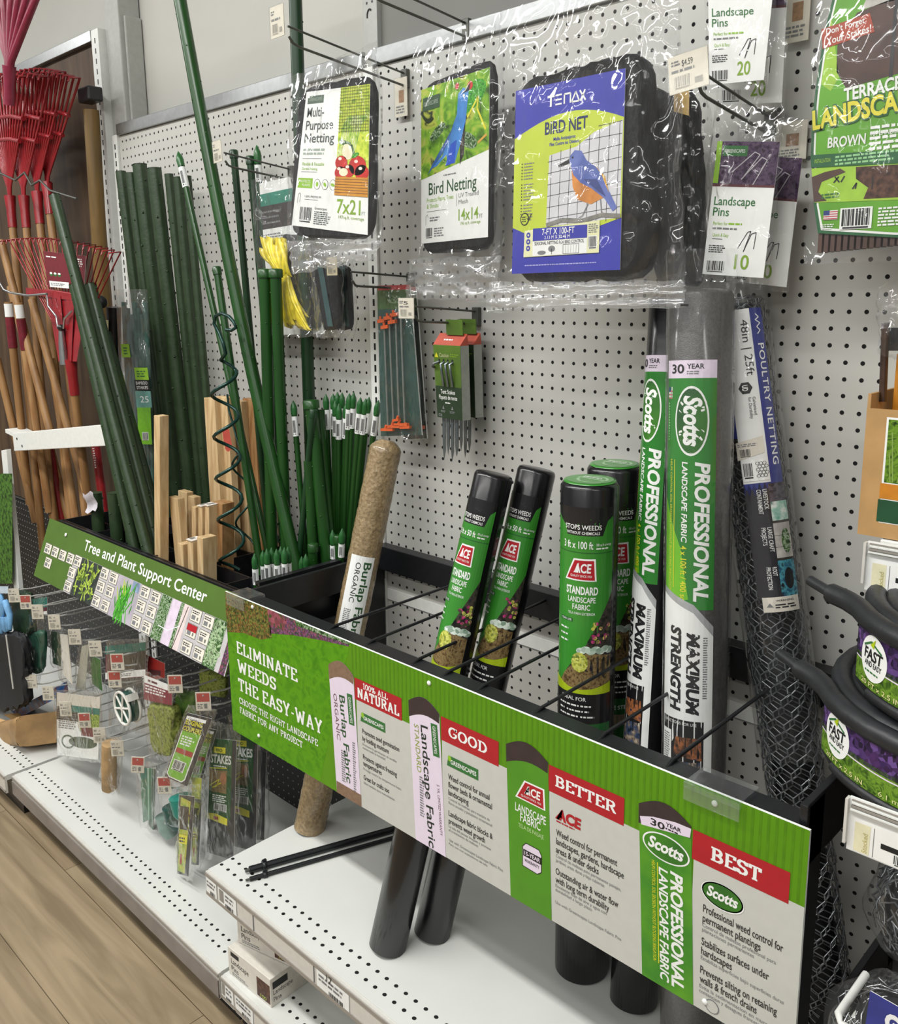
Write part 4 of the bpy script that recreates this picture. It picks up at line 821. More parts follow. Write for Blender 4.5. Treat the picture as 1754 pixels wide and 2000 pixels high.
def scotts_label(A, hw):
    A.rect(-hw, 43.1, hw, 44.15, lilac, 0); A.text('30', -hw*.7, 43.4, .5, print_black, 2, w=hw*.55, bold=.02); A.text('YEAR', -hw*.05, 43.65, .28, print_black, 2, w=hw*.6, bold=.015); A.fine(-hw*.05, 43.3, hw*.5, .25, 2, print_grey, 2)
    A.rect(-hw, 29.4, hw, 43.1, mat('label_deep_green', '#2a7d2a', .3, var=.12, vs=5, coat=.5), 0)
    A.poly([(-hw, 36), (-hw*.2, 33), (hw*.1, 30), (-hw, 29.4)], mat('label_bright_green', '#6bb320', .3, var=.15, vs=8, coat=.5), 1)
    A.rect(-hw*.9, 41.9, -hw*.68, 42.6, print_white, 1); A.rect(-hw*.9, 42.3, -hw*.79, 42.6, mat('flag_blue', '#2b3a7a', .4), 2)
    for i in range(3): A.rect(-hw*.9, 41.9+i*.2, -hw*.68, 41.98+i*.2, mat('flag_red', '#c06068', .4), 2)
    A.fine(-hw*.9, 39.4, .16, 2.3, 14, mat('pale_green_print', '#8fc48a', .4), 2)
    oval_logo(A, hw*.12, 40.6, 2.05, hw*.62, 2, rot=-math.pi/2, sz=.95, tw=1.45)
    A.text('PROFESSIONAL', hw*.3, 38.2, .78, print_white, 3, w=8.3, rot=-90, bold=.035, shear=.15); A.text('LANDSCAPE FABRIC', -hw*.18, 38.2, .33, print_white, 3, w=4.8, rot=-90, bold=.02, shear=.12)
    A.text('4 x 100 ft / 400 sq ft', -hw*.2, 33.2, .36, yellow, 3, w=3.7, rot=-90, bold=.01); A.text('HELPS CONTROL SOIL EROSION WITHOUT BLOCKING IRRIGATION', -hw*.72, 38.3, .17, yellow, 3, w=8.0, rot=-90)
    A.line((-hw*.5, 38.3), (-hw*.5, 30.6), .05, yellow, 3)
    A.poly([(-hw, 30.6), (hw*.3, 29.7), (hw, 28.4), (hw, 22.2), (-hw, 22.2)], mat('label_silver', '#b9bcbd', .25, metal=.3, var=.08, coat=.3), 4); A.poly([(-hw, 30.2), (hw*.3, 29.2), (hw, 27.8), (hw, 18), (-hw, 18)], print_white, 5)
    A.text('MAXIMUM', hw*.1, 28.0, .66, print_black, 6, w=5.0, rot=-90, bold=.05, shear=.12); A.text('STRENGTH', -hw*.55, 28.3, .66, print_black, 6, w=5.2, rot=-90, bold=.05, shear=.12); A.fine(hw*.64, 24, .26, 3.8, 26, print_grey, 6, rag=.05)
    A.rect(-hw*.95, 18.2, hw*.7, 22.6, blk_l, 6); A.text('DIRECTIONS FOR USE', -hw*.85, 22.3, .17, print_white, 7, w=hw*1.3)
    A.poly([(-hw*.3, 21.5), (hw*.6, 21.6), (hw*.65, 20.2), (-hw*.4, 20.4)], speckle('tool_photo_print', ['#221a1c', '#6a4630', '#a8663c', '#2a3048'], 90, .3), 7); A.poly([(-hw*.3, 20), (hw*.6, 20.1), (hw*.65, 18.6), (-hw*.4, 18.7)], speckle('glove_photo_print', ['#1c2430', '#3c4a66', '#7a6a58', '#c0b8a8'], 90, .3), 7)
    A.rect(-hw*.95, 18.2, -hw*.5, 21.8, print_white, 7); A.fine(-hw*.9, 18.4, hw*.35, 3.2, 22, print_grey, 8)
r1_ = roll('tall_fabric_roll', 'tallest fabric roll in front, clear wrapped, with wide green and white label', (19.9, -9.3, -44.7), (16.4, -5.6, 3.3), 1.9, 9, None, rollgrey, lambda A: scotts_label(A, 1.66))
roll('tall_fabric_roll', 'tall thinner fabric roll half hidden behind the tallest one', (14.8, -8.0, -44.7), (12.9, -2.6, 3.0), 1.6, -24, None, rollblk, lambda A: scotts_label(A, 1.5))
wrapf = film_mat('shrink_wrap', (.97, .97, .97), .2, .1, .35, 22, .015)
q = MB(); b0, b1 = Vector((19.9, -9.3, -44.7)), Vector((16.4, -5.6, 3.3))
def wr_(u, v):
    p = b0.lerp(b1, .35+v*.7); a = u*2*math.pi; k = 2.02+.1*noise.noise(Vector((math.cos(a)*1.5, math.sin(a)*1.5, v*14)))*(.3+3*max(0, v-.82))
    return p+Vector((math.cos(a)*k, math.sin(a)*k, 0))
q.surf(wr_, 28, 60, wrapf); q.build('shrink_wrap', r1_)
# burlap
burlap = mat('burlap', '#9c8662', .55, var=.3, vs=160, bump=1.0, bs=110, coat=.8, col2='#7a6646')
t = thing('burlap_roll', 'brown burlap fabric roll with white label leaning in the corner of the rack', 'roll', (-17.7, -11.2, -44.7))
b0, b1 = Vector((-17.75, -11.1, -44.7)), Vector((-14.9, -3.0, -9.4)); d = (b1-b0).normalized(); L = (b1-b0).length
def bw(u, v):
    a = u*2*math.pi; k = 1.42+.06*noise.noise(Vector((math.cos(a)*3, math.sin(a)*3, v*60)))+.04*noise.noise(Vector((math.cos(a)*9, math.sin(a)*9, v*160)))
    if v > .975: k *= max(.2, 1-((v-.975)/.025)**2*.6)
    s_ = Vector((1, 0, 0)); s_ = (s_-d*s_.dot(d)).normalized(); g_ = d.cross(s_)
    return b0+d*(L*v)+(s_*math.cos(a)+g_*math.sin(a))*k
q = MB(); q.surf(bw, 32, 140, burlap); q.add([bw(i/24, 1) for i in range(24)], [tuple(range(24))], burlap); rb = q.build('roll_body', t)
A = Art(); A.rect(-1.0, 17.5, 1.25, 26.0, print_white); A.text('Burlap Fabric', .35, 25.5, .66, txt_dark, 2, w=7.4, rot=-90, bold=.015); A.text('ORGANIC', -.35, 25.4, .44, mat('text_black', '#2c2b2b', .5), 2, w=3.6, rot=-90); A.fine(-.65, 18.2, .7, 3, 18, print_grey, 2)
q = MB(); q.art(A, wrap(b0, d, 1.46, math.radians(38)), .02, .008, L=.35); q.build('printed_label', rb)
# ---------------------------------------------------------------- poultry netting roll
hexw = mat('netting_wire', '#7e8184', .3, metal=.6, var=.2)
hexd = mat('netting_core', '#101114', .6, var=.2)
t = thing('netting_roll', 'tall roll of grey hexagonal poultry wire netting with a blue and white label', 'roll', (27.3, -5.0, -44.7))
b0, b1 = Vector((27.3, -5.0, -44.7)), Vector((16.7, -2.0, 2.6)); d = (b1-b0).normalized(); L = (b1-b0).length
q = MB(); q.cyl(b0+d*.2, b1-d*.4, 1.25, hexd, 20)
fx = Vector((1, 0, 0)); fx = (fx-d*fx.dot(d)).normalized(); fy = d.cross(fx)
def cylp(a, tt, k): return b0+d*tt+(fx*math.cos(a)+fy*math.sin(a))*k
q.build('dark_core', t)
q = MB()
for lay in range(3):
    R_ = 1.74-.17*lay; n = 10-lay; ph = lay*.37; rows = 66
    for j in range(rows):
        for i in range(n):
            a0 = 2*math.pi*(i+.5*(j % 2))/n+ph; t0 = (j+.2*lay)*L/rows; sp = math.pi/n; h_ = L/rows
            jt = lambda s: noise.noise(Vector((a0*3+s, t0*1.7, lay*5)))*.12
            pA = cylp(a0+jt(0), t0+h_*.33, R_+jt(1)); pB = cylp(a0+jt(0), t0+h_*.67+.05, R_+jt(2)); pC = cylp(a0+sp, min(L, t0+h_*1.25), R_+jt(3)); pD = cylp(a0-sp, min(L, t0+h_*1.25), R_+jt(4))
            for e in ((pA, pB), (pB, pC), (pB, pD)): q.tube(e, .042 if e[0] is not pA else .06, hexw, 4, caps=False)
q.build('wire_mesh', t)
A = Art(); blu = mat('label_blue', '#26307f', .35, var=.08, coat=.4)
A.rect(-.95, 31.0, 1.5, 47.2, blu); A.rect(-.95, 32.6, .65, 47.2, print_white, 1)
A.poly([(-1.35, 36.5), (-.95, 36.5), (-.95, 44.5), (-1.35, 43.5)], blu, 0)
A.text('48in | 25ft', .05, 46.3, .46, print_black, 3, w=4.7, rot=-90); A.ell(-.12, 40.6, .4, .55, print_black, 3, 6); A.text('UD', -.3, 40.85, .3, print_white, 4, w=.5, rot=-90, bold=.03); A.text('Galvanized', .2, 39.8, .18, print_black, 3, w=1.5, rot=-90); A.text('for Durability', -.05, 39.8, .18, print_black, 3, w=1.8, rot=-90)
A.text('POULTRY NETTING', .95, 44.2, .38, print_white, 3, w=10.2, rot=-90, bold=.01, space=1.1); A.path([(1.0, 46.7), (1.2, 46.4), (.95, 46.2), (1.25, 45.9), (1.0, 45.6), (1.2, 45.3), (1.0, 45.0)], .07, print_white, 3)
A.poly([(-1.1, 36.1), (.5, 36.5), (.5, 35.1), (-1.1, 34.6)], tagpaper, 4); A.fine(-1.0, 35.7, 1.2, .3, 2, print_grey, 5); A.barcode(-.95, 34.85, .7, .7, 5, tagpaper)
A.rect(-.9, 32.8, .6, 34.6, print_white, 4); A.barcode(-.85, 33.0, .6, 1.4, 5)
for i in range(5):
    for j in range(3): A.path([(.0+.2*j+.1*(i % 2)+.11*math.cos(k*1.047), 33.2+.26*i+.13*math.sin(k*1.047)) for k in range(7)], .03, print_black, 5)
bkl = mat('label_charcoal', '#232127', .35, var=.1, coat=.4)
A.rect(-.95, 18.6, 1.5, 32.6, bkl); A.rect(.45, 18.6, 1.6, 32.4, bushd, 1)
for a, c, M in ((30.2, 32.3, speckle('hex_print', ['#2a2630', '#5c5660', '#1e1b22'], 260, .35, kind='cells')), (27.9, 30.2, speckle('hen_print', ['#5d9a8c', '#9cc4b4', '#dfe6e0', '#3b6a5e'], 60, .35)), (23.4, 27.6, mat('stone_print', '#b9b5af', .4, var=.2, vs=50)), (18.7, 23.1, speckle('root_print', ['#0d1a2c', '#27607a', '#4fa0ae', '#0a1420'], 110, .35))): A.rect(.45, a, 1.55, c, M, 2)
A.ell(1.15, 25.4, .3, 1.5, darkleaf, 3); A.ell(1.05, 20.9, .3, 1.3, blk_l, 3)
for y in (24.7, 26.1): A.line((.45, y), (1.55, y), .05, bkl, 3)
for y, a, c in ((31.8, 'LIVESTOCK', 'CONTAINMENT'), (27.2, 'LARGE CRAFT', 'PROJECTS'), (22.4, 'ROOT', 'PROTECTION')): A.text(a, .1, y, .24, print_white, 3, w=.27*len(a), rot=-90, bold=.01); A.text(c, -.25, y, .24, print_white, 3, w=.27*len(c), rot=-90, bold=.01)
A.rect(-.7, 17.0, 1.5, 18.8, tagpaper, 4); A.text('WARNING', .05, 18.25, .22, print_black, 5, w=1.1, bold=.015); A.fine(.0, 17.4, 1.3, .6, 2, print_black, 5); A.poly([(-.5, 17.6), (-.1, 17.6), (-.3, 18.1)], print_grey, 5)
_wf = wrap(b0, d, 1.95, math.radians(31))
q = MB(); q.art(A, lambda s, u, h: _wf(s, 37.3+(u-32.6)*.719 if u > 32.6 else 29.5+(u-17)*.5, h), .02, .008, L=.35); q.build('printed_label', t)
q = MB(); q.surf(lambda u, v: cylp(u*6.283, L*(.42+.6*v), 2.02+.05*noise.noise(Vector((u*9, v*20, 0)))), 24, 40, wrapf); q.build('shrink_wrap', t)
# ---------------------------------------------------------------- loose black rods on the shelf
for (a, c, r, lab) in (((487, 1699), (790, 1614), .3, 'thicker of two black rods lying on the raised shelf'), ((488, 1717), (790, 1630), .19, 'thinner of two black rods lying on the raised shelf')):
    pa, pb = at(*a, z=-44.7+r), at(*c, z=-44.7+r); d = (pb-pa).normalized()
    t = thing('black_rod', lab, 'rod', pa)
    q = MB(); q.cyl(pa, pb, r, black_m, 12); q.build('shaft', t)
    q = MB(); q.lathe(pa+d*1.1, d, [(0, r), (.02, r*1.5), (.35, r*1.5), (.4, r)], black_m, 12); q.box(*(pa+d*1.2+Vector((-.08, -.08, r))), *(pa+d*1.4+Vector((.08, .08, r*1.9))), black_m); q.build('collar', t)
    q = MB(); q.cyl(pa-d*.35, pa, r*.5, wire_dark, 8); q.build('tip', t)
# ---------------------------------------------------------------- boxes of pins on the base shelf
carton = mat('pin_carton', '#cfcac0', .55, var=.04)
brownp = speckle('bark_print', ['#2c1c18', '#4e342a', '#6a4a3a'], 120, .5)
def pin_box(o, ax, ay, h, lab):
    o, ax, ay = Vector(o), Vector(ax), Vector(ay); W_ = ax.length; D_ = ay.length
    t = thing('pin_box', lab, 'box', o)
    b = MB(); b.obox(o, ax, ay, (0, 0, h), carton); cb_ = b.build('carton', t, bevel=.06)
    A = Art(); A.rect(.03, .03, W_-.03, h-.03, carton, -.5); A.rect(W_*.68, h*.08, W_*.98, h*.75, brownp, 0); A.rect(.4, h*.74, 1.6, h*.9, print_black, 0); A.text('Landscape', .45, h*.48, .5, print_black, 1, w=2.5); A.text('Pins', .45, h*.22, .5, print_black, 1, w=1.0); A.fine(.5, .15, 2.4, .35, 2, print_grey, 1); A.text('100', W_*.76, h*.12, .3, lime, 1, w=.8)
    q = MB(); z = Vector((0, 0, h)); q.art(A, flat(o+z, o+ax+z, o+ax, o, W_, h), .01, .008)
    q.build('printed_panel', cb_); q = MB(); A2 = Art(); A2.rect(.03, .03, D_-.03, h-.03, carton, -.5); A2.rect(.2, h*.6, D_*.4, h*.85, print_black, 0); A2.text('Landscape', .25, h*.4, .42, print_black, 1, w=2.0); A2.text('Pins', .25, h*.16, .42, print_black, 1, w=.8)
    q.art(A2, flat(o+ax+z, o+ax+ay+z, o+ax+ay, o+ax, D_, h), .01, .008); q.build('printed_end', cb_)
pin_box((-18.9, -19.5, -55.3), (6.0, .3, 0), (-.15, 4.4, 0), 2.7, 'white box of landscape pins lying flat at the bottom of the stack')
pin_box((-18.6, -18.6, -52.55), (6.0, 1.5, 0), (-1.1, 4.2, 0), 2.7, 'white box of landscape pins twisted on top of the other box')
# ---------------------------------------------------------------- hooks, price tags and hanging packs
def peg_hook(x, z, L, lab, rise=.7, gap=1.15, wm=None, y0=0):
    wm = wm or wire_dark
    t = thing('peg_hook', lab, 'hook', (x, y0, z))
    q = MB(); q.tube([(x, y0-.1, z), (x, y0-L+.9, z+rise*.9), (x, y0-L+.35, z+rise+.05), (x, y0-L, z+rise+.45)], .1, wm, 7); q.build('lower_wire', t)
    q = MB(); q.tube([(x, y0-.1, z+gap), (x, y0-.5, z+gap-.12), (x, y0-L-.1, z+gap+rise)], .085, wm, 7); q.build('upper_wire', t)
    q = MB(); q.box(x-.35, y0-.45, z-.15, x+.35, y0-.02, z+gap+.2, wm); q.build('back_clip', t, bevel=.06)
    return t
def price_tag(c, w_, h_, lab, red=False, yaw=0, roll_=0, price=None, body=tagpaper, photo=False, grp=None):
    """paper tag in a clear holder; c is its centre"""
    c = Vector(c); ux = Vector((math.cos(yaw)*math.cos(roll_), math.sin(yaw), math.sin(roll_))).normalized(); n = Vector((math.sin(yaw), -math.cos(yaw), 0)); uz = ux.cross(-n).normalized()
    if uz.z < 0: uz = -uz
    t = thing('price_tag', lab, 'tag', c, grp)
    q = MB(); o = c-ux*w_/2-uz*h_/2; q.obox(o, ux*w_, -n*.06, uz*h_, body)
    A = Art()
    if red: A.rect(w_*.08, h_*.48, w_*.92, h_*.94, tagred); A.fine(w_*.1, h_*.1, w_*.35, h_*.3, 3, print_grey, 1); A.rect(w_*.55, h_*.12, w_*.75, h_*.38, print_grey, 1)
    elif photo: A.rect(w_*.34, h_*.36, w_*.75, h_*.68, mat('tag_photo', '#9a7452', .5, var=.25, vs=150)); A.fine(w_*.1, h_*.08, w_*.75, h_*.22, 3, print_grey, 1)
    else:
        if price: A.text(price, w_*.35, h_*.68, h_*.16, print_black, 1, w=w_*.28); 
        A.fine(w_*.08, h_*.72, w_*.25, h_*.16, 2, print_grey, 1); A.fine(w_*.08, h_*.52, w_*.7, h_*.12, 1, print_grey, 1); A.barcode(w_*.12, h_*.1, w_*.45, h_*.36, 1, body, mat('tag_bars', '#98958c', .6)); A.rect(w_*.66, h_*.14, w_*.86, h_*.3, mat('tag_bars', '#98958c', .6), 1)
    q.art(A, flat(o+uz*h_, o+ux*w_+uz*h_, o+ux*w_, o, w_, h_), .008, .008); q.build('paper_tag', t)
    f = MB(); f.obox(o-ux*.05-uz*.05+n*.05, ux*(w_+.1), n*.015, uz*(h_+.1), film_mat('tag_cover', (.97, .97, .96), .12, .1, .02, 10, .01) if 'tag_cover' not in bpy.data.materials else bpy.data.materials['tag_cover']); f.build('clear_cover', t)
    return t
bagf = film_mat('bag_film', (.985, .987, .987), .2, .07, .9, 17, .018)
bagflap = film_mat('bag_flap', (.97, .975, .98), .35, .07, 1.0, 14, .10)
bagf2 = film_mat('bag_film_fine', (.985, .987, .987), .18, .08, .7, 30, .005)
netb = mat('folded_netting', '#0a0b0d', .5, spec=.3, var=.6, vs=90, bump=1.0, bs=160, stretch=(1, 1, .3))
def film(par, TL, TR, BR, BL, front=.5, back=.5, cr=.18, M=None, nu=40, nv=52, seed=0, wav=.25):
    """a clear bag: two crinkled sheets sealed round the rim"""
    TL, TR, BR, BL = map(Vector, (TL, TR, BR, BL)); n = (TR-TL).cross(TL-BL).normalized()
    if n.dot(CC-TL) < 0: n = -n
    ex = (TR-TL).normalized(); ez = (TL-BL).normalized()
    def sheet(sgn, bl):
        def fn(u, v):
            p = (BL*(1-u)+BR*u)*(1-v)+(TL*(1-u)+TR*u)*v
            e = min(1, 7*u*(1-u))**.7*min(1, 7*v*(1-v))**.7
            k = noise.noise(Vector((u*4+seed, v*5, sgn*3)))*.7+(1-abs(noise.noise(Vector((u*6+v*3, v*7-u*4+seed, sgn*7))))*2.2)**3*.7+(1-abs(noise.noise(Vector((u*13-v*7, v*9+u*6+seed, sgn*5))))*2.2)**3*.35
            edge = noise.noise(Vector((u*7, v*7+seed, 5)))*wav
            rim = (abs(u-.5) > .49) or (abs(v-.5) > .49)
            return p+n*(sgn*bl*e+cr*k*(.25+e)*sgn+ (noise.noise(Vector((u*4+seed, v*4, 9)))*.25))+ (ex*edge*(1 if u > .5 else -1)*(abs(u-.5) > .4)+ez*edge*(abs(v-.5) > .4))
        return fn
    q = MB(); q.surf(sheet(1, front), nu, nv, M or bagf); q.surf(sheet(-1, back), nu, nv, M or bagf)
    return q.build('clear_bag', par)
def block(par, TL, TR, BR, BL, depth, M, name='folded_net', rnd=.35, lump=.12):
    """soft rectangular bundle behind its front quad"""
    TL, TR, BR, BL = map(Vector, (TL, TR, BR, BL)); n = (TR-TL).cross(TL-BL).normalized()
    if n.dot(CC-TL) < 0: n = -n
    c = (TL+TR+BR+BL)/4
    def sup(a): 
        cs, sn = math.cos(a), math.sin(a); k = (abs(cs)**8+abs(sn)**8)**(-1/8); return cs*k, sn*k
    def fn(u, v):
        x, z = sup(u*2*math.pi); dp = v*depth
        s_ = 1-(rnd/ max(2, (TR-TL).length))*((max(0, 1-dp/rnd))**2+(max(0, 1-(depth-dp)/rnd))**2)*1.2
        U, V = (x*s_+1)/2, (z*s_+1)/2
        p = (BL*(1-U)+BR*U)*(1-V)+(TL*(1-U)+TR*U)*V
        return p-n*dp+(p-c).normalized()*lump*noise.noise(Vector((p.x*.9, dp*2.5, p.z*.9)))
    q = MB(); q.surf(fn, 64, 8, M); q.add([fn(i/64, 0) for i in range(64)], [tuple(range(64))], M); q.add([fn(i/64, 1) for i in range(64)], [tuple(range(64))[::-1]], M)
    return q.build(name, par)
def card(par, TL, TR, BR, BL, W, H, A, name='printed_label', base=None, th=.03, gap=.012):
    TL, TR, BR, BL = map(Vector, (TL, TR, BR, BL)); n = (TR-TL).cross(TL-BL).normalized()
    if n.dot(CC-TL) < 0: n = -n
    q = MB(); q.add([BL, BR, TR, TL, BL-n*th, BR-n*th, TR-n*th, TL-n*th], [(0, 1, 2, 3), (7, 6, 5, 4), (0, 4, 5, 1), (1, 5, 6, 2), (2, 6, 7, 3), (3, 7, 4, 0)], base or print_white)
    q.art(A, flat(TL, TR, BR, BL, W, H), gap, .008); return q.build(name, par)
def px4(y, *c): return [at(a, b, y=y) for a, b in c]
peg_hook(-14.7, 20.4, 12, 'long double-wire hook carrying the multi-purpose netting bag', 1.35)
price_tag(at(541, 42, y=-12.1), 1.7, 2.2, 'white tag at the end of the topmost long hook, beside the tall upright pole')
peg_hook(-31.2, 14.3, 7.6, 'double-wire hook above the yellow raffia bag')
price_tag(at(424, 296, y=-7.6), 1.45, 1.9, 'white price tag on the hook in front of the leaning tall pole', roll_=.06)
peg_hook(-14.5, 3.7, 6.8, 'double-wire hook carrying the orange clip stake packs', .25)
price_tag(at(648, 520, y=-6.8), 1.35, 1.5, 'cream tag half under the bottom of the multi-purpose netting bag', body=mat('tag_cream', '#d8ccae', .6))
peg_hook(-6.7, .8, 7.2, 'double-wire hook carrying the boxed tent stakes', .4)
price_tag(at(793, 602, y=-7.4), 1.7, 1.55, 'white price tag in front of the orange clip stake pack', price='5')
peg_hook(17.6, 12.6, 9, 'double-wire hook carrying the smaller landscape pin packs', 1.2)
price_tag(at(1344, 139, y=-9.2), 2.35, 1.95, 'price tag reading $4.59 beside the upper landscape pins', price='$4.59', roll_=.1)
peg_hook(-7.6, 22.9, 10, 'double-wire hook at the top above the bird netting bag', .9)
price_tag(at(783, 190, y=-.5), 1.5, 3.1, 'narrow hanging tag with a small brown photo behind the multi-purpose netting', photo=True)
price_tag(at(1556, 25, y=-.5), 1.55, 3.2, 'narrow hanging tag with a small photo beside the upper landscape pins', photo=True)
price_tag(at(1545, 275, y=-.55), 1.9, 2.2, 'pale tag on the pegboard behind the smaller landscape pins', photo=True)
# ---- multi-purpose netting
t = thing('netting_bag', 'clear bag of multi-purpose netting with a vegetable photo label', 'bag', at(650, 500, y=-8))
bk_ = block(t, *px4(-8.0, (582, 172), (731, 142), (726, 470), (562, 462)), .7, netb)
A = Art(); W, H = 6.5, 10.7; A.rect(0, 0, W, H, print_white)
tx = mat('text_slate', '#4a5250', .5)
A.rect(.25, 9.75, 1.95, 10.35, mat('brand_grey_green', '#4a5c4c', .5), 1); A.text('GREENSCAPES', .4, 9.95, .24, mat('pale_print', '#9aa79a', .5), 2, w=1.4)
for y, s_, w_ in ((8.75, 'Multi-', 1.75), (7.75, 'Purpose', 2.75), (6.75, 'Netting', 2.95)): A.text(s_, .35, y, .7, tx, 2, w=w_, bold=.012)
A.fine(.35, 5.75, 2.7, .6, 2, mat('pale_print', '#9aa79a', .5), 2); A.line((.35, 5.5), (2.2, 5.5), .03, tx, 2); A.text('Flexible & Reusable', .4, 4.95, .26, lgreen, 2, w=2.1); A.text('Garden Netting', .4, 4.6, .2, lgreen, 2, w=1.5); A.line((.35, 4.45), (1.9, 4.45), .03, tx, 2)
A.rect(.15, 3.15, 1.55, 3.95, lgreen, 1); A.text('PROTECTS', .3, 3.6, .2, print_white, 2, w=1.05); A.text('PLANTS', .6, 3.3, .2, print_white, 2, w=.75)
for i in range(3): A.ell(2.0+.72*i, 3.5, .3, .42, tx, 1, 20); A.ell(2.0+.72*i, 3.5, .26, .38, print_white, 2, 20); A.ell(2.0+.72*i, 3.5, .12, .2, lgreen, 3, 8, rot=.6*i)
A.path([(.3, 1.9), (.32, 2.6), (.45, 2.75), (.55, 2.6), (.5, 2.0)], .03, tx, 2); A.text('100% PREMIUM', .95, 2.4, .17, tx, 2, w=1.5); A.line((.95, 2.25), (2.2, 2.25), .03, tx, 2)
A.barcode(.55, .35, 1.2, 1.35, 1); A.fine(1.95, .3, 1.5, 1.1, 7, tx, 2); A.text('Greenscapes', 1.95, 1.5, .2, tx, 2, w=1.1)
A.text('7x21', 3.9, 1.4, 1.05, mat('text_lime', '#7da02c', .5), 2, w=2.0, bold=.012); A.text('FT', 6.0, 1.4, .25, mat('pale_print', '#9aa79a', .5), 2, w=.3); A.text('147sq.ft. coverage', 4.1, 1.0, .24, mat('text_lime', '#7da02c', .5), 2, w=2.1)
X = 3.65
A.rect(X, 2.75, W, H, speckle('veg_green_print', ['#86a81e', '#b8cc3a', '#d2dc52', '#7c9c1c'], 60, .4), 1)
for i in range(9): A.path([(X+.1+.17*i, 5.6), (X+.5+.2*i, 8.0), (min(W-.1, X+1.0+.22*i), 8.6)], .13, speckle('leek_print', ['#3f7a22', '#8fb84a', '#d5e0a0', '#2c5a1c'], 50, .4) if i == 0 else bpy.data.materials['leek_print'], 2)
A.path([(X+.2, 6.8), (X+1.2, 6.5), (X+1.6, 5.6)], .35, darkleaf, 3)
tom = mat('tomato_print', '#c22a22', .35, var=.2, vs=25); shine = mat('highlight_print', '#f0d8cc', .4)
for x, y, r in ((.45, 5.2, .55), (1.9, 5.0, .75), (1.15, 4.6, .5), (.4, 4.45, .5), (2.45, 4.5, .6)): A.ell(min(X+x, W-.55), y, r, r*.95, tom, 4, 20); A.ell(min(X+x, W-.55)-.12, y+.3, .17, .12, shine, 5, 10)
A.ell(X+.95, 6.0, .45, .6, mat('onion_print', '#e8e0c0', .4, var=.1), 4, 18, rot=.4); A.ell(X+.7, 4.5, .4, .3, mat('onion_print', '#e8e0c0', .4), 5, 16); A.ell(X+1.7, 5.75, .35, .15, brightleaf, 5, 10, rot=.5)
crate = mat('crate_print', '#c98a26', .45, var=.12, vs=30); A.rect(X, 2.75, W, 4.15, crate, 6)
for i in range(6): A.rect(X, 2.95+.2*i, W, 3.0+.2*i, mat('crate_gap', '#7c4c16', .5), 7)
for i in range(13): A.rect(X+.12+.22*i, 7.4, X+.15+.22*i, H, mat('net_print', '#3d4a18', .5), 8)
for i in range(15): A.rect(X, 7.5+.22*i, W, 7.53+.22*i, mat('net_print', '#3d4a18', .5), 8)
card(bk_, *px4(-8.08, (599, 180), (723, 164), (718, 459), (570, 440)), W, H, A)
film(t, *px4(-8.6, (566, 152), (738, 78), (746, 480), (560, 492)), front=.28, back=1.4, seed=1)
film(t, *px4(-8.2, (560, 470), (744, 468), (732, 506), (572, 536)), front=.35, back=.5, seed=2, nu=40, nv=14, M=bagflap)
# ---- bird netting
t = thing('netting_bag', 'clear bag of bird netting with a blue bird photo label', 'bag', at(900, 560, y=-3.6))
bk_ = block(t, *px4(-3.5, (820, 166), (968, 106), (963, 488), (820, 498)), .6, netb)
A = Art(); W, H = 6.6, 10.2; A.rect(0, 0, W, H, print_white)
bgp = speckle('garden_blur_print', ['#2c4a12', '#5a8a1c', '#7fae2a', '#b0b84a', '#26331a'], 28, .4, dist=1.2)
A.poly([(0, 4.3), (W, 5.35), (W, H), (0, H)], bgp, 1)
A.ell(1.7, 7.2, .9, .35, darkleaf, 2, 12, rot=.5); A.ell(4.9, 8.8, 1.5, .8, brightleaf, 2, 14, rot=.4); A.ell(4.7, 6.2, .9, .45, darkleaf, 2, 12, rot=-.5)
bl = mat('bird_blue', '#3f7fc4', .4, var=.2, vs=30); bl2 = mat('bird_blue_dark', '#2a5a9c', .4, var=.2, vs=30)
A.poly([(.9, 4.9), (2.2, 5.6), (3.6, 8.0), (3.7, 9.2), (4.2, 9.5), (4.7, 9.2), (4.4, 7.2), (3.9, 6.0), (3.4, 4.95), (2.7, 5.0), (2.6, 5.6), (1.6, 5.0)], bl, 3)
A.poly([(.7, 4.55), (2.4, 5.9), (3.5, 7.6), (3.0, 7.0), (1.2, 5.2)], bl2, 4); A.poly([(2.5, 4.9), (3.0, 6.2), (3.6, 6.4), (3.4, 5.0)], mat('bird_blue_deep', '#2450c0', .4), 4); A.poly([(3.9, 6.0), (4.4, 7.4), (4.3, 5.4), (3.9, 4.8)], bushd, 3)
A.poly([(4.1, 9.15), (4.9, 9.7), (4.75, 9.2)], print_black, 5); A.ell(4.85, 9.5, .25, .25, tom, 5, 14); A.ell(3.6, 9.7, .2, .2, tom, 5, 12); A.ell(4.25, 9.0, .12, .1, print_white, 5, 8)
A.path([(4.6, 7.6), (5.6, 8.7), (5.5, 8.0), (6.3, 6.6)], .14, yellow, 4); A.path([(6.4, 6.3), (5.6, 5.9)], .16, mat('stem_ochre', '#c89a3c', .5), 4)
A.rect(.2, 8.75, 1.9, 9.6, mat('brand_plate_dark', '#2a4a2c', .5), 4); A.text('GREENSCAPES', .3, 9.05, .26, mat('pale_print', '#9aa79a', .5), 5, w=1.45)
A.text('Bird Netting', .8, 3.2, .78, txt_dark, 2, w=4.7, bold=.008); A.fine(2.3, 4.25, 1.4, .15, 1, print_grey, 2)
for y, s_, w_ in ((2.72, 'Protects Plants, Trees', 2.7), (2.32, '& Shrubs', 1.2)): A.text(s_, .6, y, .28, lgreen, 2, w=w_)
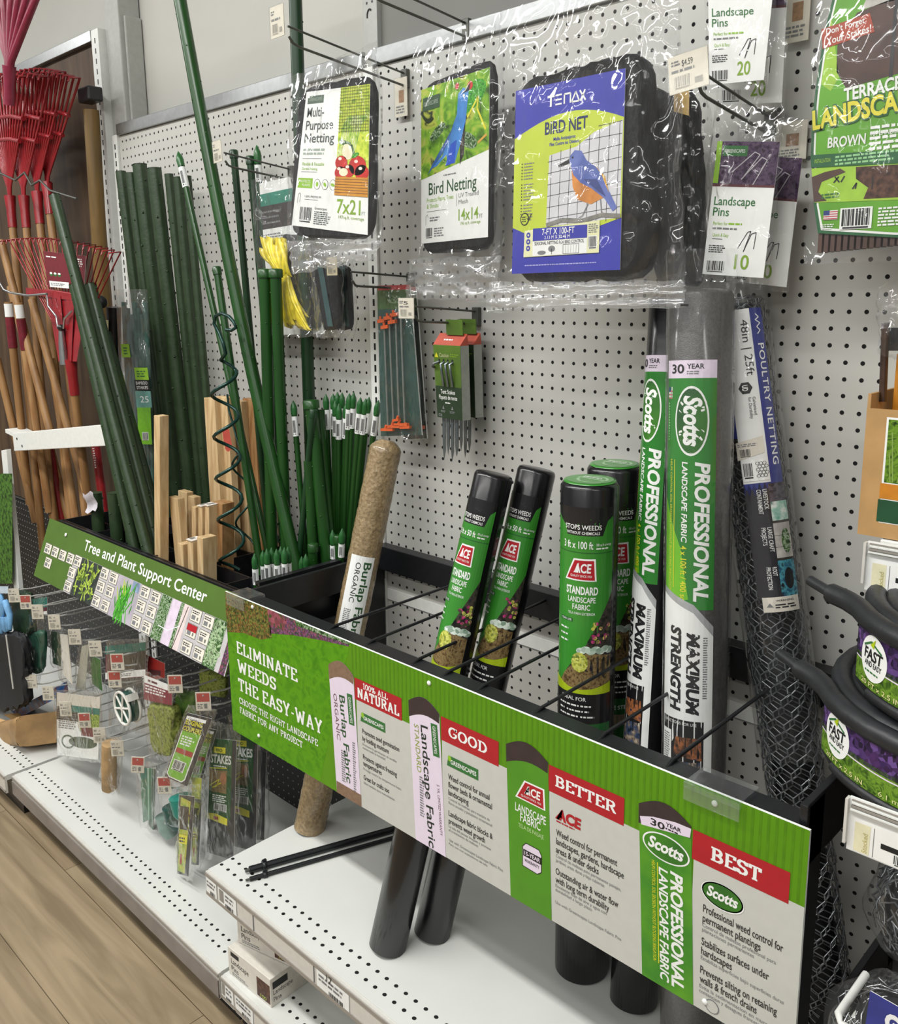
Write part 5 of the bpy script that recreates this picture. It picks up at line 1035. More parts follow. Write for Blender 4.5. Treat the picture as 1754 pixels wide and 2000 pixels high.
A.line((3.6, 2.2), (3.6, 3.0), .03, print_grey, 2); A.text('UV Treated', 3.8, 2.72, .28, print_grey, 2, w=1.9); A.text('Mesh', 3.8, 2.3, .28, print_grey, 2, w=.9); A.line((.6, 2.1), (2.6, 2.1), .03, print_grey, 2)
A.text('14x14', 3.8, 1.25, .72, mat('text_lime', '#7da02c', .5), 2, w=1.9, bold=.01); A.text('FT', 5.8, 1.25, .25, print_grey, 2, w=.3); A.text('196 sq.ft. coverage', 4.0, .95, .2, mat('text_lime', '#7da02c', .5), 2, w=1.9)
A.path([(.5, 1.2), (.5, 1.8), (.65, 1.9), (.75, 1.7)], .03, print_grey, 2); A.fine(.9, 1.4, 1.0, .35, 2, print_grey, 2); A.barcode(.45, .3, .75, .75, 1); A.fine(1.35, .35, 1.0, .65, 4, print_grey, 2)
card(bk_, *px4(-3.58, (823, 176), (957, 131), (953, 463), (823, 476)), W, H, A)
film(t, *px4(-4.1, (806, 92), (982, 20), (980, 512), (800, 520)), front=.25, back=1.2, seed=4)
film(t, *px4(-3.4, (800, 505), (980, 500), (962, 592), (792, 582)), front=.6, back=.5, seed=6, nv=20, cr=.3, M=bagflap)
# ---- large bird net in front
t = thing('bird_net_bag', 'largest clear bag in front, black bird net with a blue and lime label', 'bag', at(1130, 600, y=-8))
bk_ = block(t, *px4(-8.0, (997, 158), (1258, 88), (1262, 545), (996, 552)), 2.0, netb, rnd=.8, lump=.25)
A = Art(); W, H = 8.4, 11.6; blu2 = mat('label_royal_blue', '#3538a0', .42, var=.06, vs=12); lim = mat('label_lime_yellow', '#b9c83c', .42, var=.05, vs=12)
A.rect(0, 0, W, H, blu2)
cur = [(W*i/12, 8.2+1.75*math.sin(math.pi*(.08+.72*i/12))-.35*i/12) for i in range(13)]
A.poly([(0, 3.0)] + cur[:1]+cur[1:] + [(W, 3.1), (W*.72, 2.5), (W*.4, 2.25), (W*.18, 2.4)], lim, 1)
for s_, x in (('T', 2.62), ('N', 3.95), ('X', 5.0)): pass
A.text('T', 2.65, 10.25, .62, print_white, 3, w=.55, bold=.03); 
for y in (10.25, 10.52, 10.79): A.rect(3.28, y, 3.78, y+.1, print_white, 3)
A.path([(3.98, 10.25), (3.98, 10.82), (4.45, 10.82), (4.45, 10.25)], .11, print_white, 3); A.path([(4.55, 10.28), (4.85, 10.85), (5.12, 10.28), (4.55, 10.28)], .1, print_white, 3); A.path([(5.15, 10.87), (5.6, 10.25)], .11, print_white, 3); A.path([(5.55, 10.87), (5.2, 10.25)], .11, print_white, 3)
A.text('BIRD NET', 2.5, 8.6, .72, mat('text_navy', '#1f2a5c', .5), 3, w=3.3, bold=.02); A.text('Malla Antipajaros', 3.2, 8.15, .2, blu2, 3, w=1.7, bold=.01); A.text('Filet Contre les Oiseaux', 2.9, 7.85, .2, blu2, 3, w=2.3, bold=.01)
ph = mat('photo_grey_white', '#c9c8cc', .42, var=.06, vs=15); A.poly([(2.75, 2.9), (8.3, 3.1), (8.35, 8.75), (6.3, 8.3), (5.0, 7.6), (2.9, 7.3)], ph, 2)
tn = mat('net_line', '#3a3a40', .5)
for i in range(8): A.path([(3.0+.72*i, 2.95), (3.1+.72*i, min(7.3+.22*i, 8.7))], .035, tn, 3)
for i in range(8): A.path([(2.8, 3.4+.7*i), (8.3, 3.75+.72*i)] if i < 6 else [(5.6 if i == 6 else 6.6, 3.7+.7*i), (8.3, 3.75+.72*i-.1)], .035, tn, 3)
bb = mat('bird_back_blue', '#4a5a9c', .42, var=.25, vs=35, col2='#6a78b8'); bo = mat('bird_breast_orange', '#c8823c', .42, var=.2, vs=40)
A.poly([(4.65, 6.5), (4.8, 5.2), (5.2, 4.4), (6.2, 4.05), (7.2, 4.4), (6.6, 5.4), (5.4, 6.2)], bo, 4)
A.poly([(4.5, 6.75), (4.55, 7.1), (4.9, 7.4), (5.4, 7.3), (5.8, 6.7), (6.7, 6.1), (7.4, 4.9), (8.1, 3.7), (7.8, 3.5), (7.2, 4.3), (6.2, 5.0), (5.4, 5.4), (4.85, 5.9)], bb, 5)
A.poly([(6.4, 6.35), (7.2, 5.6), (7.5, 4.6), (6.9, 5.8)], mat('wing_orange', '#d0a040', .42), 6); A.poly([(5.6, 5.6), (6.8, 4.7), (7.3, 4.4), (6.6, 5.5)], mat('bird_wing_dark', '#39457c', .42), 6)
A.poly([(4.55, 6.95), (3.6, 6.6), (3.7, 6.5), (4.5, 6.65)], print_black, 6); A.ell(4.75, 6.98, .07, .07, print_black, 7, 8)
A.path([(6.0, 4.1), (5.6, 3.4), (5.3, 3.25)], .08, print_grey, 5); A.path([(6.9, 4.3), (7.0, 3.5), (7.3, 3.35)], .08, print_grey, 5); A.path([(2.8, 3.0), (4.0, 3.25), (5.6, 3.1), (7.0, 3.35), (8.35, 3.2)], .26, mat('branch_print', '#7a7872', .6, var=.3, vs=60), 6)
for g in range(3):
    for i in range(6): A.rect(.65, 6.95-g*1.3-.19*i, .73, 7.03-g*1.3-.19*i, print_black, 3); A.fine(.85, 6.93-g*1.3-.19*i, .9, .12, 1, print_grey, 3)
A.ell(1.0, 3.5, .36, .42, print_black, 3, 20); A.ell(1.0, 3.5, .28, .34, lim, 4, 20); A.fine(.8, 3.3, .4, .4, 3, print_black, 5); A.path([(1.2, 3.55), (1.35, 3.4), (1.55, 3.8)], .06, print_black, 5)
pl = mat('label_pale_yellow', '#dcdcae', .45, var=.03); A.poly([(1.0, 1.05), (6.9, 1.1), (6.9, 3.05), (1.05, 2.75)], pl, 7)
A.rect(1.75, 2.05, 6.0, 2.85, blu2, 8); A.text('7-FT X 100-FT', 2.5, 2.4, .38, print_white, 9, w=2.55, bold=.012); A.text('2.13 M X 30.48 M', 2.7, 2.13, .2, print_white, 9, w=2.0)
A.rect(1.75, 1.1, 6.0, 2.02, print_white, 8); A.text('SEASONAL NETTING FOR BIRD CONTROL', 1.9, 1.78, .2, print_black, 9, w=3.9, bold=.012)
A.ell(3.3, 1.5, .28, .2, print_grey, 9, 12); A.line((3.3, 1.15), (3.3, 1.5), .05, print_grey, 9); A.ell(2.5, 1.28, .35, .14, print_grey, 9, 10); A.path([(4.2, 1.15), (4.2, 1.72), (5.4, 1.72), (5.4, 1.15), (4.2, 1.15)], .04, print_grey, 9)
for i in range(5): A.line((4.4+.2*i, 1.2), (4.4+.2*i, 1.68), .02, print_grey, 9)
A.barcode(6.1, 1.35, .65, .8, 8); A.fine(6.1, 2.3, .7, .6, 5, print_grey, 8)
for i in range(3): A.ell(1.38, 2.45-.42*i, .17, .18, blu2, 8, 16); A.ell(1.38, 2.45-.42*i, .07, .07, pl, 9, 8)
A.fine(1.1, .45, 5.6, .12, 1, mat('pale_lilac', '#a6a6d8', .5), 2)
card(bk_, *px4(-8.1, (1008, 178), (1222, 133), (1211, 527), (1000, 535)), W, H, A)
film(t, *px4(-8.9, (978, 20), (1322, -70), (1338, 560), (960, 566)), front=.35, back=2.6, seed=8, cr=.32, nu=36, nv=46)
film(t, *px4(-8.4, (955, 552), (1336, 548), (1338, 600), (948, 609)), front=.5, back=.6, seed=11, nu=60, nv=14, cr=.3, M=bagflap)
q = MB(); q.obox(at(1329, 598, y=-8.9), (.5, 0, 0), (0, .02, 0), (0, 0, .12), print_black); q.build('print_mark', t)
t = thing('bird_net_bag', 'black netting bag seen edge-on behind the largest bird net bag', 'bag', at(1345, 560, y=-5))
block(t, *px4(-4.6, (1240, 172), (1352, 172), (1366, 556), (1270, 556)), 1.6, netb, rnd=.7, lump=.35)
film(t, *px4(-4.9, (1240, 120), (1376, 150), (1384, 566), (1262, 590)), front=.4, back=2, seed=14, cr=.35)
q = MB(); q.surf(lambda u, v: at(1316+u*30, 176+v*42+8*u*v, y=-4.95+.15*math.sin(u*5)), 5, 5, mat('glued_kraft', '#c2a468', .5, var=.3, vs=40)); q.build('header_edge', t)
# ---- landscape pins
purple = speckle('purple_bark_print', ['#1c1420', '#3e2c44', '#5d4a62', '#2a1f26'], 120, .4)
def pins(lab, y, c, fc, num, back):
    t = thing('pin_pack', lab, 'pack', at(*c[3], y=y))
    A = Art(); W, H = 4.1, 8.0; A.rect(0, 0, W, H, print_white); A.rect(0, 5.5, W, H, purple, 1); A.rect(0, 5.35, W, 5.5, mat('maroon_band', '#5a2a2e', .5), 1); A.rect(0, 5.55, .35, H, lgreen, 2)
    A.rect(.45, 7.15, 2.1, 7.75, gs_green, 2); A.text('GREENSCAPES', .6, 7.35, .2, print_white, 3, w=1.35)
    for a in ((1.2, 6.2, 2.6, 7.4), (1.9, 5.8, 3.1, 7.1)): A.path([(a[0], a[1]), (a[2], a[3]), (a[2]+.35, a[3]-.15), (a[0]+.8, a[1]-.3)], .06, mat('steel_print', '#b7b2b8', .4), 3)
    A.text('Landscape', .25, 4.25, .5, gs_green, 2, w=2.75, bold=.008); A.text('Pins', .25, 3.6, .5, gs_green, 2, w=1.1, bold=.008)
    A.text('Perfect for', .35, 3.05, .2, lgreen, 2, w=1.0); A.fine(1.4, 3.05, 1.2, .2, 1, lgreen, 2); A.fine(.35, 2.75, 1.9, .2, 1, print_grey, 2); A.text('Quick & Easy', .4, 2.35, .2, lgreen, 2, w=1.1); A.line((.4, 2.2), (1.1, 2.2), .03, print_black, 2)
    A.path([(2.2, 1.7), (2.75, 2.7), (2.95, 2.75), (2.6, 1.5)], .05, print_black, 2); A.path([(2.6, 1.5), (3.0, 2.6), (3.3, 2.7), (3.25, 1.7)], .05, print_black, 2)
    A.fine(.25, 1.35, 1.25, .5, 4, print_black, 2); A.barcode(.15, .15, 1.35, .75, 1); A.text(num, 2.1, .45, .85, mat('text_lime', '#7da02c', .5), 2, w=.95, bold=.012)
    card(t, *px4(y, *c), W, H, A, 'printed_card'); film(t, *px4(y-.12, *fc), front=.3, back=.3, seed=y*3+len(num), cr=.1, M=bagf2, nu=18, nv=24, wav=.1)
    if back:
        q = MB()
        for i in range(5): p = at(c[0][0]+(c[1][0]-c[0][0])*(.2+.15*i), c[0][1]+10, y=y+.25); r_ = at(c[3][0]+(c[2][0]-c[3][0])*(.2+.15*i), c[3][1]-5, y=y+.25); q.cyl(p, r_, .05, wire_m, 6)
        q.build('wire_pins', t)
pins('front clear pack of 10 landscape pins with a purple photo', -4.3, [(1402, 276), (1524, 277), (1491, 543), (1372, 535)], [(1398, 196), (1534, 212), (1501, 557), (1358, 548)], '10', 1)
pins('rear pack of 10 landscape pins behind the front one', -2.5, [(1447, 303), (1567, 309), (1536, 561), (1418, 548)], [(1446, 232), (1568, 232), (1540, 572), (1410, 560)], '10', 0)
pins('front clear pack of 20 landscape pins cut off by the top of the photo', -4.3, [(1382, -86), (1518, -92), (1492, 156), (1386, 166)], [(1374, -150), (1528, -158), (1500, 172), (1378, 182)], '20', 1)
pins('rear pack of 20 landscape pins at the top of the photo', -2.5, [(1410, -72), (1541, -80), (1527, 200), (1404, 206)], [(1402, -130), (1550, -138), (1533, 212), (1398, 216)], '20', 0)
# ---- terrace board stakes
t = thing('stake_bag', 'clear bag of brown landscape stakes with a bright green label at the right edge', 'bag', (27, -5, 5))
A = Art(); W, H = 10.2, 14.0       # origin at x=22, z=5
g1 = mat('label_grass_green', '#5fa024', .42, var=.12, vs=8); g2 = mat('label_forest', '#1f5c34', .42, var=.08)
e = [(.87, 14.0), (.87, 13.1), (.65, 12), (.48, 10.85), (.26, 8.5), (.21, 6.7), (.24, 5.6), (.33, 4.85), (.6, 2.8), (.91, 1.33), (5.05, .9), (9.3, .6), (10.0, 5), (10.2, 9), (10.0, 14.0)]
A.poly(e, g2); e2 = [(x+(.16 if x < 5 else -.16), y+(.15 if y < 2 else 0)) for x, y in e]; A.poly(e2, print_white, 1); e3 = [(x+(.26 if x < 5 else -.26), y+(.28 if y < 2 else 0)) for x, y in e]; A.poly(e3, g1, 2)
A.poly([(.9, 12.2), (1.5, 9.2), (1.1, 8.6), (.6, 9.0), (.75, 11)], mat('label_bright', '#9ac23a', .42), 3)
bw_ = mat('bark_brown', '#4a332c', .45, var=.25, vs=25); A.poly([(1.3, 10.8), (1.35, 9.5), (1.9, 8.6), (4.4, 8.9), (9, 9.4), (9, 13.4), (2.2, 12.2)], bw_, 3)
for x in (4.0, 6.0): A.rect(x, 8.8, x+.18, 12.8, blk_l, 4)
A.poly([(2.4, 12.3), (9, 12.7), (9, 14), (3.2, 14)], mat('stone_print', '#b9b5af', .4), 3)
A.poly([(.42, 11.75), (.55, 10.75), (3.15, 11.1), (2.85, 12.05)], mat('label_brick_red', '#a5442c', .45), 5); A.text("Don't Forget", .7, 11.42, .3, print_white, 6, w=1.95, rot=6, bold=.012); A.text('Your Stakes!', .75, 10.92, .34, print_white, 6, w=2.25, rot=6, bold=.012)
A.text('TERRACE BOARD', 1.85, 7.95, .62, print_white, 7, w=5.3, rot=4.5, bold=.03); 
A.text('LANDSCAPE STAKES', .28, 6.72, .95, g2, 7, w=8.8, rot=5.5, bold=.08); A.text('LANDSCAPE STAKES', .3, 6.75, .92, mat('label_yellow', '#d9cf3a', .42), 8, w=8.7, rot=5.5, bold=.035)
A.text('BROWN', 1.15, 5.72, .5, print_white, 6, w=1.95, bold=.02); A.fine(3.3, 5.3, 1.9, 1.3, 5, print_white, 6, rag=.1)
A.text('10" LANDSCAPE', 3.35, 6.05, .24, print_white, 7, w=1.9); 
A.poly([(.25, 5.45), (9.9, 5.0), (9.9, 4.35), (.33, 4.8)], g2, 5); A.text('INSTALLATION', .5, 5.0, .2, mat('label_bright', '#9ac23a', .42), 6, w=.85); A.fine(1.6, 4.75, 3.4, .55, 3, mat('pale_green_print', '#8fc48a', .4), 6)
A.poly([(.35, 4.75), (9.8, 4.3), (9.6, 2.6), (.63, 2.95)], mat('label_bright', '#9ac23a', .42), 4)
A.poly([(.4, 4.3), (1.1, 4.5), (1.9, 4.6), (2.2, 4.4), (.95, 4.0), (.8, 3.5), (1.3, 3.0), (.6, 2.98)], bw_, 5); A.poly([(2.7, 4.6), (5.2, 4.5), (5.2, 2.9), (3.2, 2.95), (3.4, 3.5), (2.75, 4.0)], brownp, 5)
for p in ([(1.6, 3.9), (1.85, 4.2)], [(1.65, 4.2), (1.9, 3.9)], [(1.98, 3.9), (2.15, 4.2)], [(2.6, 3.5), (2.8, 3.8), (2.75, 3.5)], [(3.6, 3.4), (3.6, 4.0)]): A.path(p, .07, print_black, 6)
A.fine(1.0, 3.1, 1.2, .3, 2, gs_green, 6)
A.rect(1.18, 2.0, 1.93, 2.48, print_white, 6); A.rect(1.18, 2.24, 1.5, 2.48, mat('flag_blue', '#2b3a7a', .4), 7)
for i in range(4): A.rect(1.18 if i < 2 else 1.5, 2.02+.12*i, 1.93, 2.08+.12*i, mat('flag_red', '#c06068', .4), 7)
A.barcode(2.06, 1.45, 1.65, 1.1, 6); A.fine(1.1, 1.5, .7, .3, 3, print_white, 6); A.fine(4.0, 1.5, 1.3, 1.0, 6, print_white, 6)
q = MB(); M_ = flat((22, -5, 19), (32.2, -5, 19), (32.2, -5, 5), (22, -5, 5), W, H); q.art(A, M_, .0, .01); q.build('printed_label', t)
q = MB()
for i in range(26): x = 22.9+.34*i; q.obox((x, -4.9, 5.3+.02*i), (.22, 0, 0), (0, .9, 0), (.02, 0, 10.5), bw_)
q.build('brown_stakes', t)
film(t, (22.1, -5.25, 20), (32.6, -5.25, 20), (32.4, -5.25, 4.6), (22.35, -5.25, 4.75), front=.2, back=1.4, seed=21, cr=.2)
# ---- yellow raffia ties
t = thing('tie_bag', 'clear bag holding a bright yellow bundle of garden ties', 'bag', at(560, 640, y=-2.4))
A = Art(); W, H = 9.5, 14; A.rect(0, 0, W, H, print_white); A.rect(0, 11.9, W, 13, mat('label_teal_green', '#1c7d68', .42), 1); A.rect(0, 9.8, W, 11.9, mat('label_dark_brown', '#2a201e', .45), 1)
for i in range(3): A.fine(1.3, 11.2-.5*i, 5.6, .28, 1, print_grey, 2)
A.fine(.8, 8.2, 6, 1.2, 5, print_grey, 1); A.fine(.8, 7.0, 5, .9, 4, print_grey, 1)
card(t, *px4(-2.2, (492, 362), (566, 345), (634, 652), (511, 655)), W, H, A, 'backing_card')
ry = mat('raffia_yellow', '#e2cd26', .38, var=.2, vs=60, coat=.3); q = MB()
random.seed(3)
def strand(P0, P1, P2, w_):
    q.surf(lambda u, v: (at(P0[0]*(1-v)**2+2*P1[0]*v*(1-v)+P2[0]*v*v+(u-.5)*w_, P0[1]*(1-v)**2+2*P1[1]*v*(1-v)+P2[1]*v*v+(u-.5)*w_*.4, y=-3.1-P0[2]-.25*math.sin(u*3.1)-.3*math.sin(v*3.1))), 3, 10, ry)
for i in range(26):
    x = random.uniform(512, 560); strand((x, random.uniform(462, 490), random.uniform(.2, 1)), (x+random.uniform(-10, 10), 510), (random.uniform(542, 566), 538), random.uniform(9, 15))
for i in range(30): strand((random.uniform(548, 562), 538, random.uniform(.2, 1)), (random.uniform(550, 575), 585), (random.uniform(552, 606), random.uniform(615, 646)), random.uniform(9, 15))
q.tube([at(545+i*1.6, 537+2*math.sin(i*1.2), y=-3.7) for i in range(14)], .22, ry, 6); q.build('raffia_bundle', t)
block(t, *px4(-2.6, (545, 455), (600, 462), (625, 642), (590, 640)), .5, netb, 'dark_ties', .2)
film(t, *px4(-4.6, (490, 352), (580, 340), (637, 658), (511, 660)), front=.3, back=.6, seed=25, cr=.2)
for c, y, lab in (([(612, 520), (660, 520), (662, 640), (628, 645)], -4.6, 'dark small bag hanging behind the cream tag, nearer the raffia'), ([(655, 520), (680, 520), (684, 640), (660, 645)], -3.2, 'dark small bag hanging nearest the slotted upright')):
    t = thing('tie_bag', lab, 'bag', at(*c[3], y=y)); block(t, *px4(y, *c), .6, netb, 'dark_ties', .25, .2)
    q = MB(); q.obox(at(c[0][0]+8, c[0][1], y=y-.1), at(c[0][0]+18, c[0][1], y=y-.1)-at(c[0][0]+8, c[0][1], y=y-.1), (0, .03, 0), at(c[3][0]+12, c[3][1]-8, y=y-.1)-at(c[0][0]+8, c[0][1], y=y-.1), mat('teal_strip', '#2a4a4a', .5)); q.build('side_strip', t)
    film(t, *px4(y-.25, (c[0][0]-6, c[0][1]-16), (c[1][0]+6, c[1][1]-16), (c[2][0]+6, c[2][1]+20), (c[3][0]-8, c[3][1]+14)), front=.3, back=.8, seed=y, cr=.2, nu=12, nv=18)
# ---- packs of stakes with orange clips
orange = mat('clip_orange', '#cf5a26', .4, var=.1); tealp = mat('pack_teal', '#27463f', .4, var=.12); rodg = mat('grey_rod', '#80857f', .35, metal=.4)
for i, (y, c, lab) in enumerate(((-2.6, [(737, 558), (800, 556), (824, 850), (744, 852)], 'front pack of grey stakes with orange clips'), (-1.2, [(770, 562), (812, 560), (834, 856), (790, 858)], 'rear dark pack of clip stakes against the pegboard'))):
    t = thing('clip_stake_pack', lab, 'pack', at(*c[3], y=y)); W, H = 3.3, 13
    A = Art(); A.rect(0, 0, W, H, tealp if i == 0 else mat('pack_dark', '#142420', .4)); A.rect(0, 11.0, W, 12.6, mat('pack_header', '#3a5a24', .45), 1); A.rect(0, 12.6, W, 13, sred, 1); A.text('Tent Stakes', .9, 10.2, .3, mat('pale_print', '#9aa79a', .5), 2, w=1.4)
    A.ell(1.7, 11.8, .7, .35, darkleaf, 2, 14)
    card(t, *px4(y, *c), W, H, A, 'backing_card', th=.12)
    if i == 0:
        for k in range(4):
            a, b2 = at(750+k*10+(3 if k > 1 else 0), 618, y=y-.3), at(758+k*11, 832, y=y-.3); q = MB(); q.cyl(a, b2, .1, rodg, 8); q.build('stake', t)
    q = MB()
    for (x, yy) in (((745, 628), (758, 622), (770, 616), (752, 640), (766, 630)) if i == 0 else ((820, 836),)):
        p = at(x, yy, y=y-.35); q.obox(p-Vector((.35, .2, .15)), (.9, 0, .12), (0, .3, 0), (0, 0, .3), orange); q.cyl(p+Vector((0, -.1, -.1)), p+Vector((0, -.1, .45)), .12, orange, 8)
    q.build('top_clips', t)
    if i == 0:
        q = MB()
        for (x, yy, ln) in ((752, 840, 1.6), (765, 834, 1.6), (778, 830, 1.7), (790, 836, 1.2), (775, 822, .8)):
            p = at(x, yy, y=y-.4); q.obox(p-Vector((.4, .2, .1)), (ln, 0, .15), (0, .3, 0), (0, 0, .22), orange); q.cyl(p, p+Vector((.2, 0, .45)), .13, orange, 8)
        q.build('bottom_clips', t)
    film(t, *px4(y-.6, (c[0][0]-3, c[0][1]), (c[1][0]+3, c[1][1]), (c[2][0]+4, c[2][1]+8), (c[3][0]-3, c[3][1]+6)), front=.2, back=.4, seed=30+i, cr=.12, M=bagf2, nu=14, nv=40, wav=.05)
# ---- boxed tent stakes
boxg = mat('tent_box_green', '#3c5220', .45, var=.1, vs=10, col2='#5a7a26'); boxd = mat('tent_box_dark', '#223420', .45, var=.1); boxr = mat('tent_box_red', '#b04a36', .45, var=.06); boxw = mat('box_side_grey', '#8f938a', .5)
steel = mat('stake_steel', '#7d8588', .28, metal=.8, var=.1)
for i, (dx, dy, lab) in enumerate(((0, -.3, 'front green and red box of tent stakes with four steel tips through its face'), (-.35, 1.6, 'second box of tent stakes behind the front one'))):
    TLp, W, H = Vector((-8.2+dx, -3.5+dy, -.75)), 3.35, 5.9; t = thing('tent_stake_box', lab, 'box', TLp+Vector((W/2, .5, -9.5)))
    rx, uz = Vector((1, -.1, .0)).normalized(), Vector((.0, -.03, 1)).normalized(); dp = Vector((.1, .85, 0)); lean = Vector((.25, 0, 0))
    BL = TLp-uz*H+lean
    q = MB(); q.add([BL, BL+rx*W*.92, TLp+rx*W, TLp, BL+dp, BL+rx*W*.92+dp, TLp+rx*W+dp, TLp+dp], [(0, 1, 2, 3), (1, 5, 6, 2), (4, 0, 3, 7), (4, 5, 1, 0), (7, 6, 5, 4)], boxg if i == 0 else boxd); q.add([BL+rx*W*.93, BL+rx*W*.93+dp, TLp+rx*W*1.01+dp, TLp+rx*W*1.01], [(0, 1, 2, 3)], boxw)
    q.add([TLp, TLp+rx*W, TLp+rx*W*1.03+dp*.8+uz*.9, TLp+dp*.8+uz*.9+rx*.1, TLp+dp, TLp+rx*W+dp], [(0, 1, 2, 3), (1, 5, 2), (4, 0, 3), (5, 4, 3, 2)], boxr)
    A = Art(); A.rect(0, 0, W, 2.6, boxd); A.poly([(.15, 4.9), (.6, 4.9), (.38, 5.3)], yellow, 1); A.text('Caution', .75, 4.95, .3, mat('text_cream', '#c9cba0', .5), 1, w=1.2); A.fine(2.1, 4.95, 1.1, .3, 2, mat('text_lime', '#7da02c', .5), 1)
    A.text('Tent Stakes', .65, 2.0, .34, print_white, 1, w=1.9); A.text('Piquets de tente', .4, 1.55, .34, print_white, 1, w=2.4); A.fine(1.2, 1.2, .8, .15, 1, print_white, 1)
    for x in (.9, 2.1): A.poly([(x-.15, .75), (x+.15, .75), (x, 1.05)], print_grey, 1); A.fine(x-.35, .45, .7, .2, 2, print_grey, 1)
    for x in (.7, 1.25, 1.8, 2.35): A.ell(x, 4.6, .12, .2, print_black, 1, 12)
    A.fine(.2, .1, .5, .25, 2, print_grey, 1); q.art(A, flat(TLp, TLp+rx*W, BL+rx*W*.92, BL, W, H), .01, .008)
    A3 = Art(); A3.fine(1.0, .35, 1.2, .22, 1, print_white, 1); q.art(A3, flat(TLp+dp*.8+uz*.9+rx*.1, TLp+rx*W*1.03+dp*.8+uz*.9, TLp+rx*W, TLp, W, 1), .01, .008)
    pb_ = q.build('printed_box', t)
    q = MB(); c = TLp+rx*1.2+dp*.5+uz*.8; q.obox(c, rx*2.0, (0, .08, 0), uz*1.2, boxg); q.build('header_tab', t)
    for k in range(4):
        x = .7+.55*k; p = TLp+rx*x-uz*1.25+lean*.2
        q = MB(); q.tube([p+dp*.3, p-Vector((0, .35, .25))-rx*(.35 if k == 0 else 0), p-Vector((0, .22, 1.0 if k else .5))-rx*(.6 if k == 0 else .0), p-Vector((0, .05, 2.0 if k else .55))-rx*(.65 if k == 0 else 0)], .11, steel, 8)
        q.build('stake_hook', pb_); q = MB(); b2 = BL+rx*(.4+.52*k)+dp*.4; ln = 3.6-.5*(k % 2)
        q.add([b2+Vector((-.22, 0, .3)), b2+Vector((.22, -.1, .3)), b2+Vector((.2, -.1, -ln+.8)), b2+Vector((0, -.05, -ln)), b2+Vector((-.18, 0, -ln+.9)), b2+Vector((0, .25, .3)), b2+Vector((0, .2, -ln+.8))], [(0, 1, 2, 3, 4), (1, 5, 6, 2), (5, 0, 4, 6), (2, 6, 3), (6, 4, 3)], steel)
        q.build('stake_blade', pb_)
# ---------------------------------------------------------------- right edge: edging coils, carton, bagged wire
def bay_shelf(z, front, lab, x0=29.15, M=None):
    b = MB(); b.box(x0, front, z-1.1, 75, -.2, z, M or white); o = tag(b.build('bay_shelf', bevel=.05), lab, 'shelf'); return o
def holder(x, y, z0, z1, lab):
    t = thing('price_holder', lab, 'price holder', (x+8, y, z0)); H = z1-z0; W = 16
    q = MB(); q.box(x, y-.12, z0, x+W, y, z1, print_white)
    for i in range(4): q.box(x+.1, y-.16-.05*i, z1-.14-.13*i, x+W, y-.1, z1-.07-.13*i, white if i % 2 else lipd)
    A = Art(); A.rect(.25, .05, 4.6, H*.62, mat('strip_paper', '#e9e8e4', .5, var=.02)); A.rect(.3, .1, .95, H*.58, mat('strip_cream', '#dcd7b4', .5), 1); A.text('Stocked', .85, .15, .2, mat('strip_ochre', '#b0a45c', .5), 2, w=.9, rot=90); A.line((1.1, .1), (1.1, H*.58), .03, print_grey, 1)
    A.poly([(1.4, .65), (2.9, .65), (2.9, .9), (1.4, .9)], print_black, 1); A.barcode(1.9, .12, .9, .5, 1, print_white); A.rect(3.3, .1, 4.4, H*.4, mat('tag_shadow', '#6e6f66', .6), 1)
    q.art(A, flat((x, y-.13, z1), (x+W, y-.13, z1), (x+W, y-.13, z0), (x, y-.13, z0), W, H), .012, .008); q.build('price_rail', t)
    f = MB(); f.box(x-.12, y-.34, z0+.35, x, y+.02, z1-.05, lip); f.build('end_cap', t)
bay_shelf(-8.6, -10.4, 'upper white shelf at the right edge holding the brown carton')
bay_shelf(-19.1, -17.2, 'lower dark shelf at the right edge under the black edging coils', 31.3, black_m)
b = MB(); b.box(29.5, -3.2, -55, 75, -2.8, -20.4, black_m); tag(b.build('dark_back_panel'), 'black panel behind the bagged wire at the lower right edge', 'panel')
holder(28.75, -10.75, -11.1, -8.65, 'clear price holder on the upper right shelf edge, below the brown carton')
holder(31.15, -17.55, -20.7, -18.2, 'clear price holder on the lower right shelf edge, below the edging coils')
rub = mat('edging_rubber', '#202124', .45, var=.2, vs=25, bump=.15, bs=120)
viol = speckle('violet_flower_print', ['#150e22', '#35204f', '#684a8a', '#1e142c', '#4a2a5e'], 170, .4, kind='cells'); grassp = speckle('grass_print', ['#1f3310', '#44661c', '#6f942c', '#2c4a14'], 60, .4, dist=2)
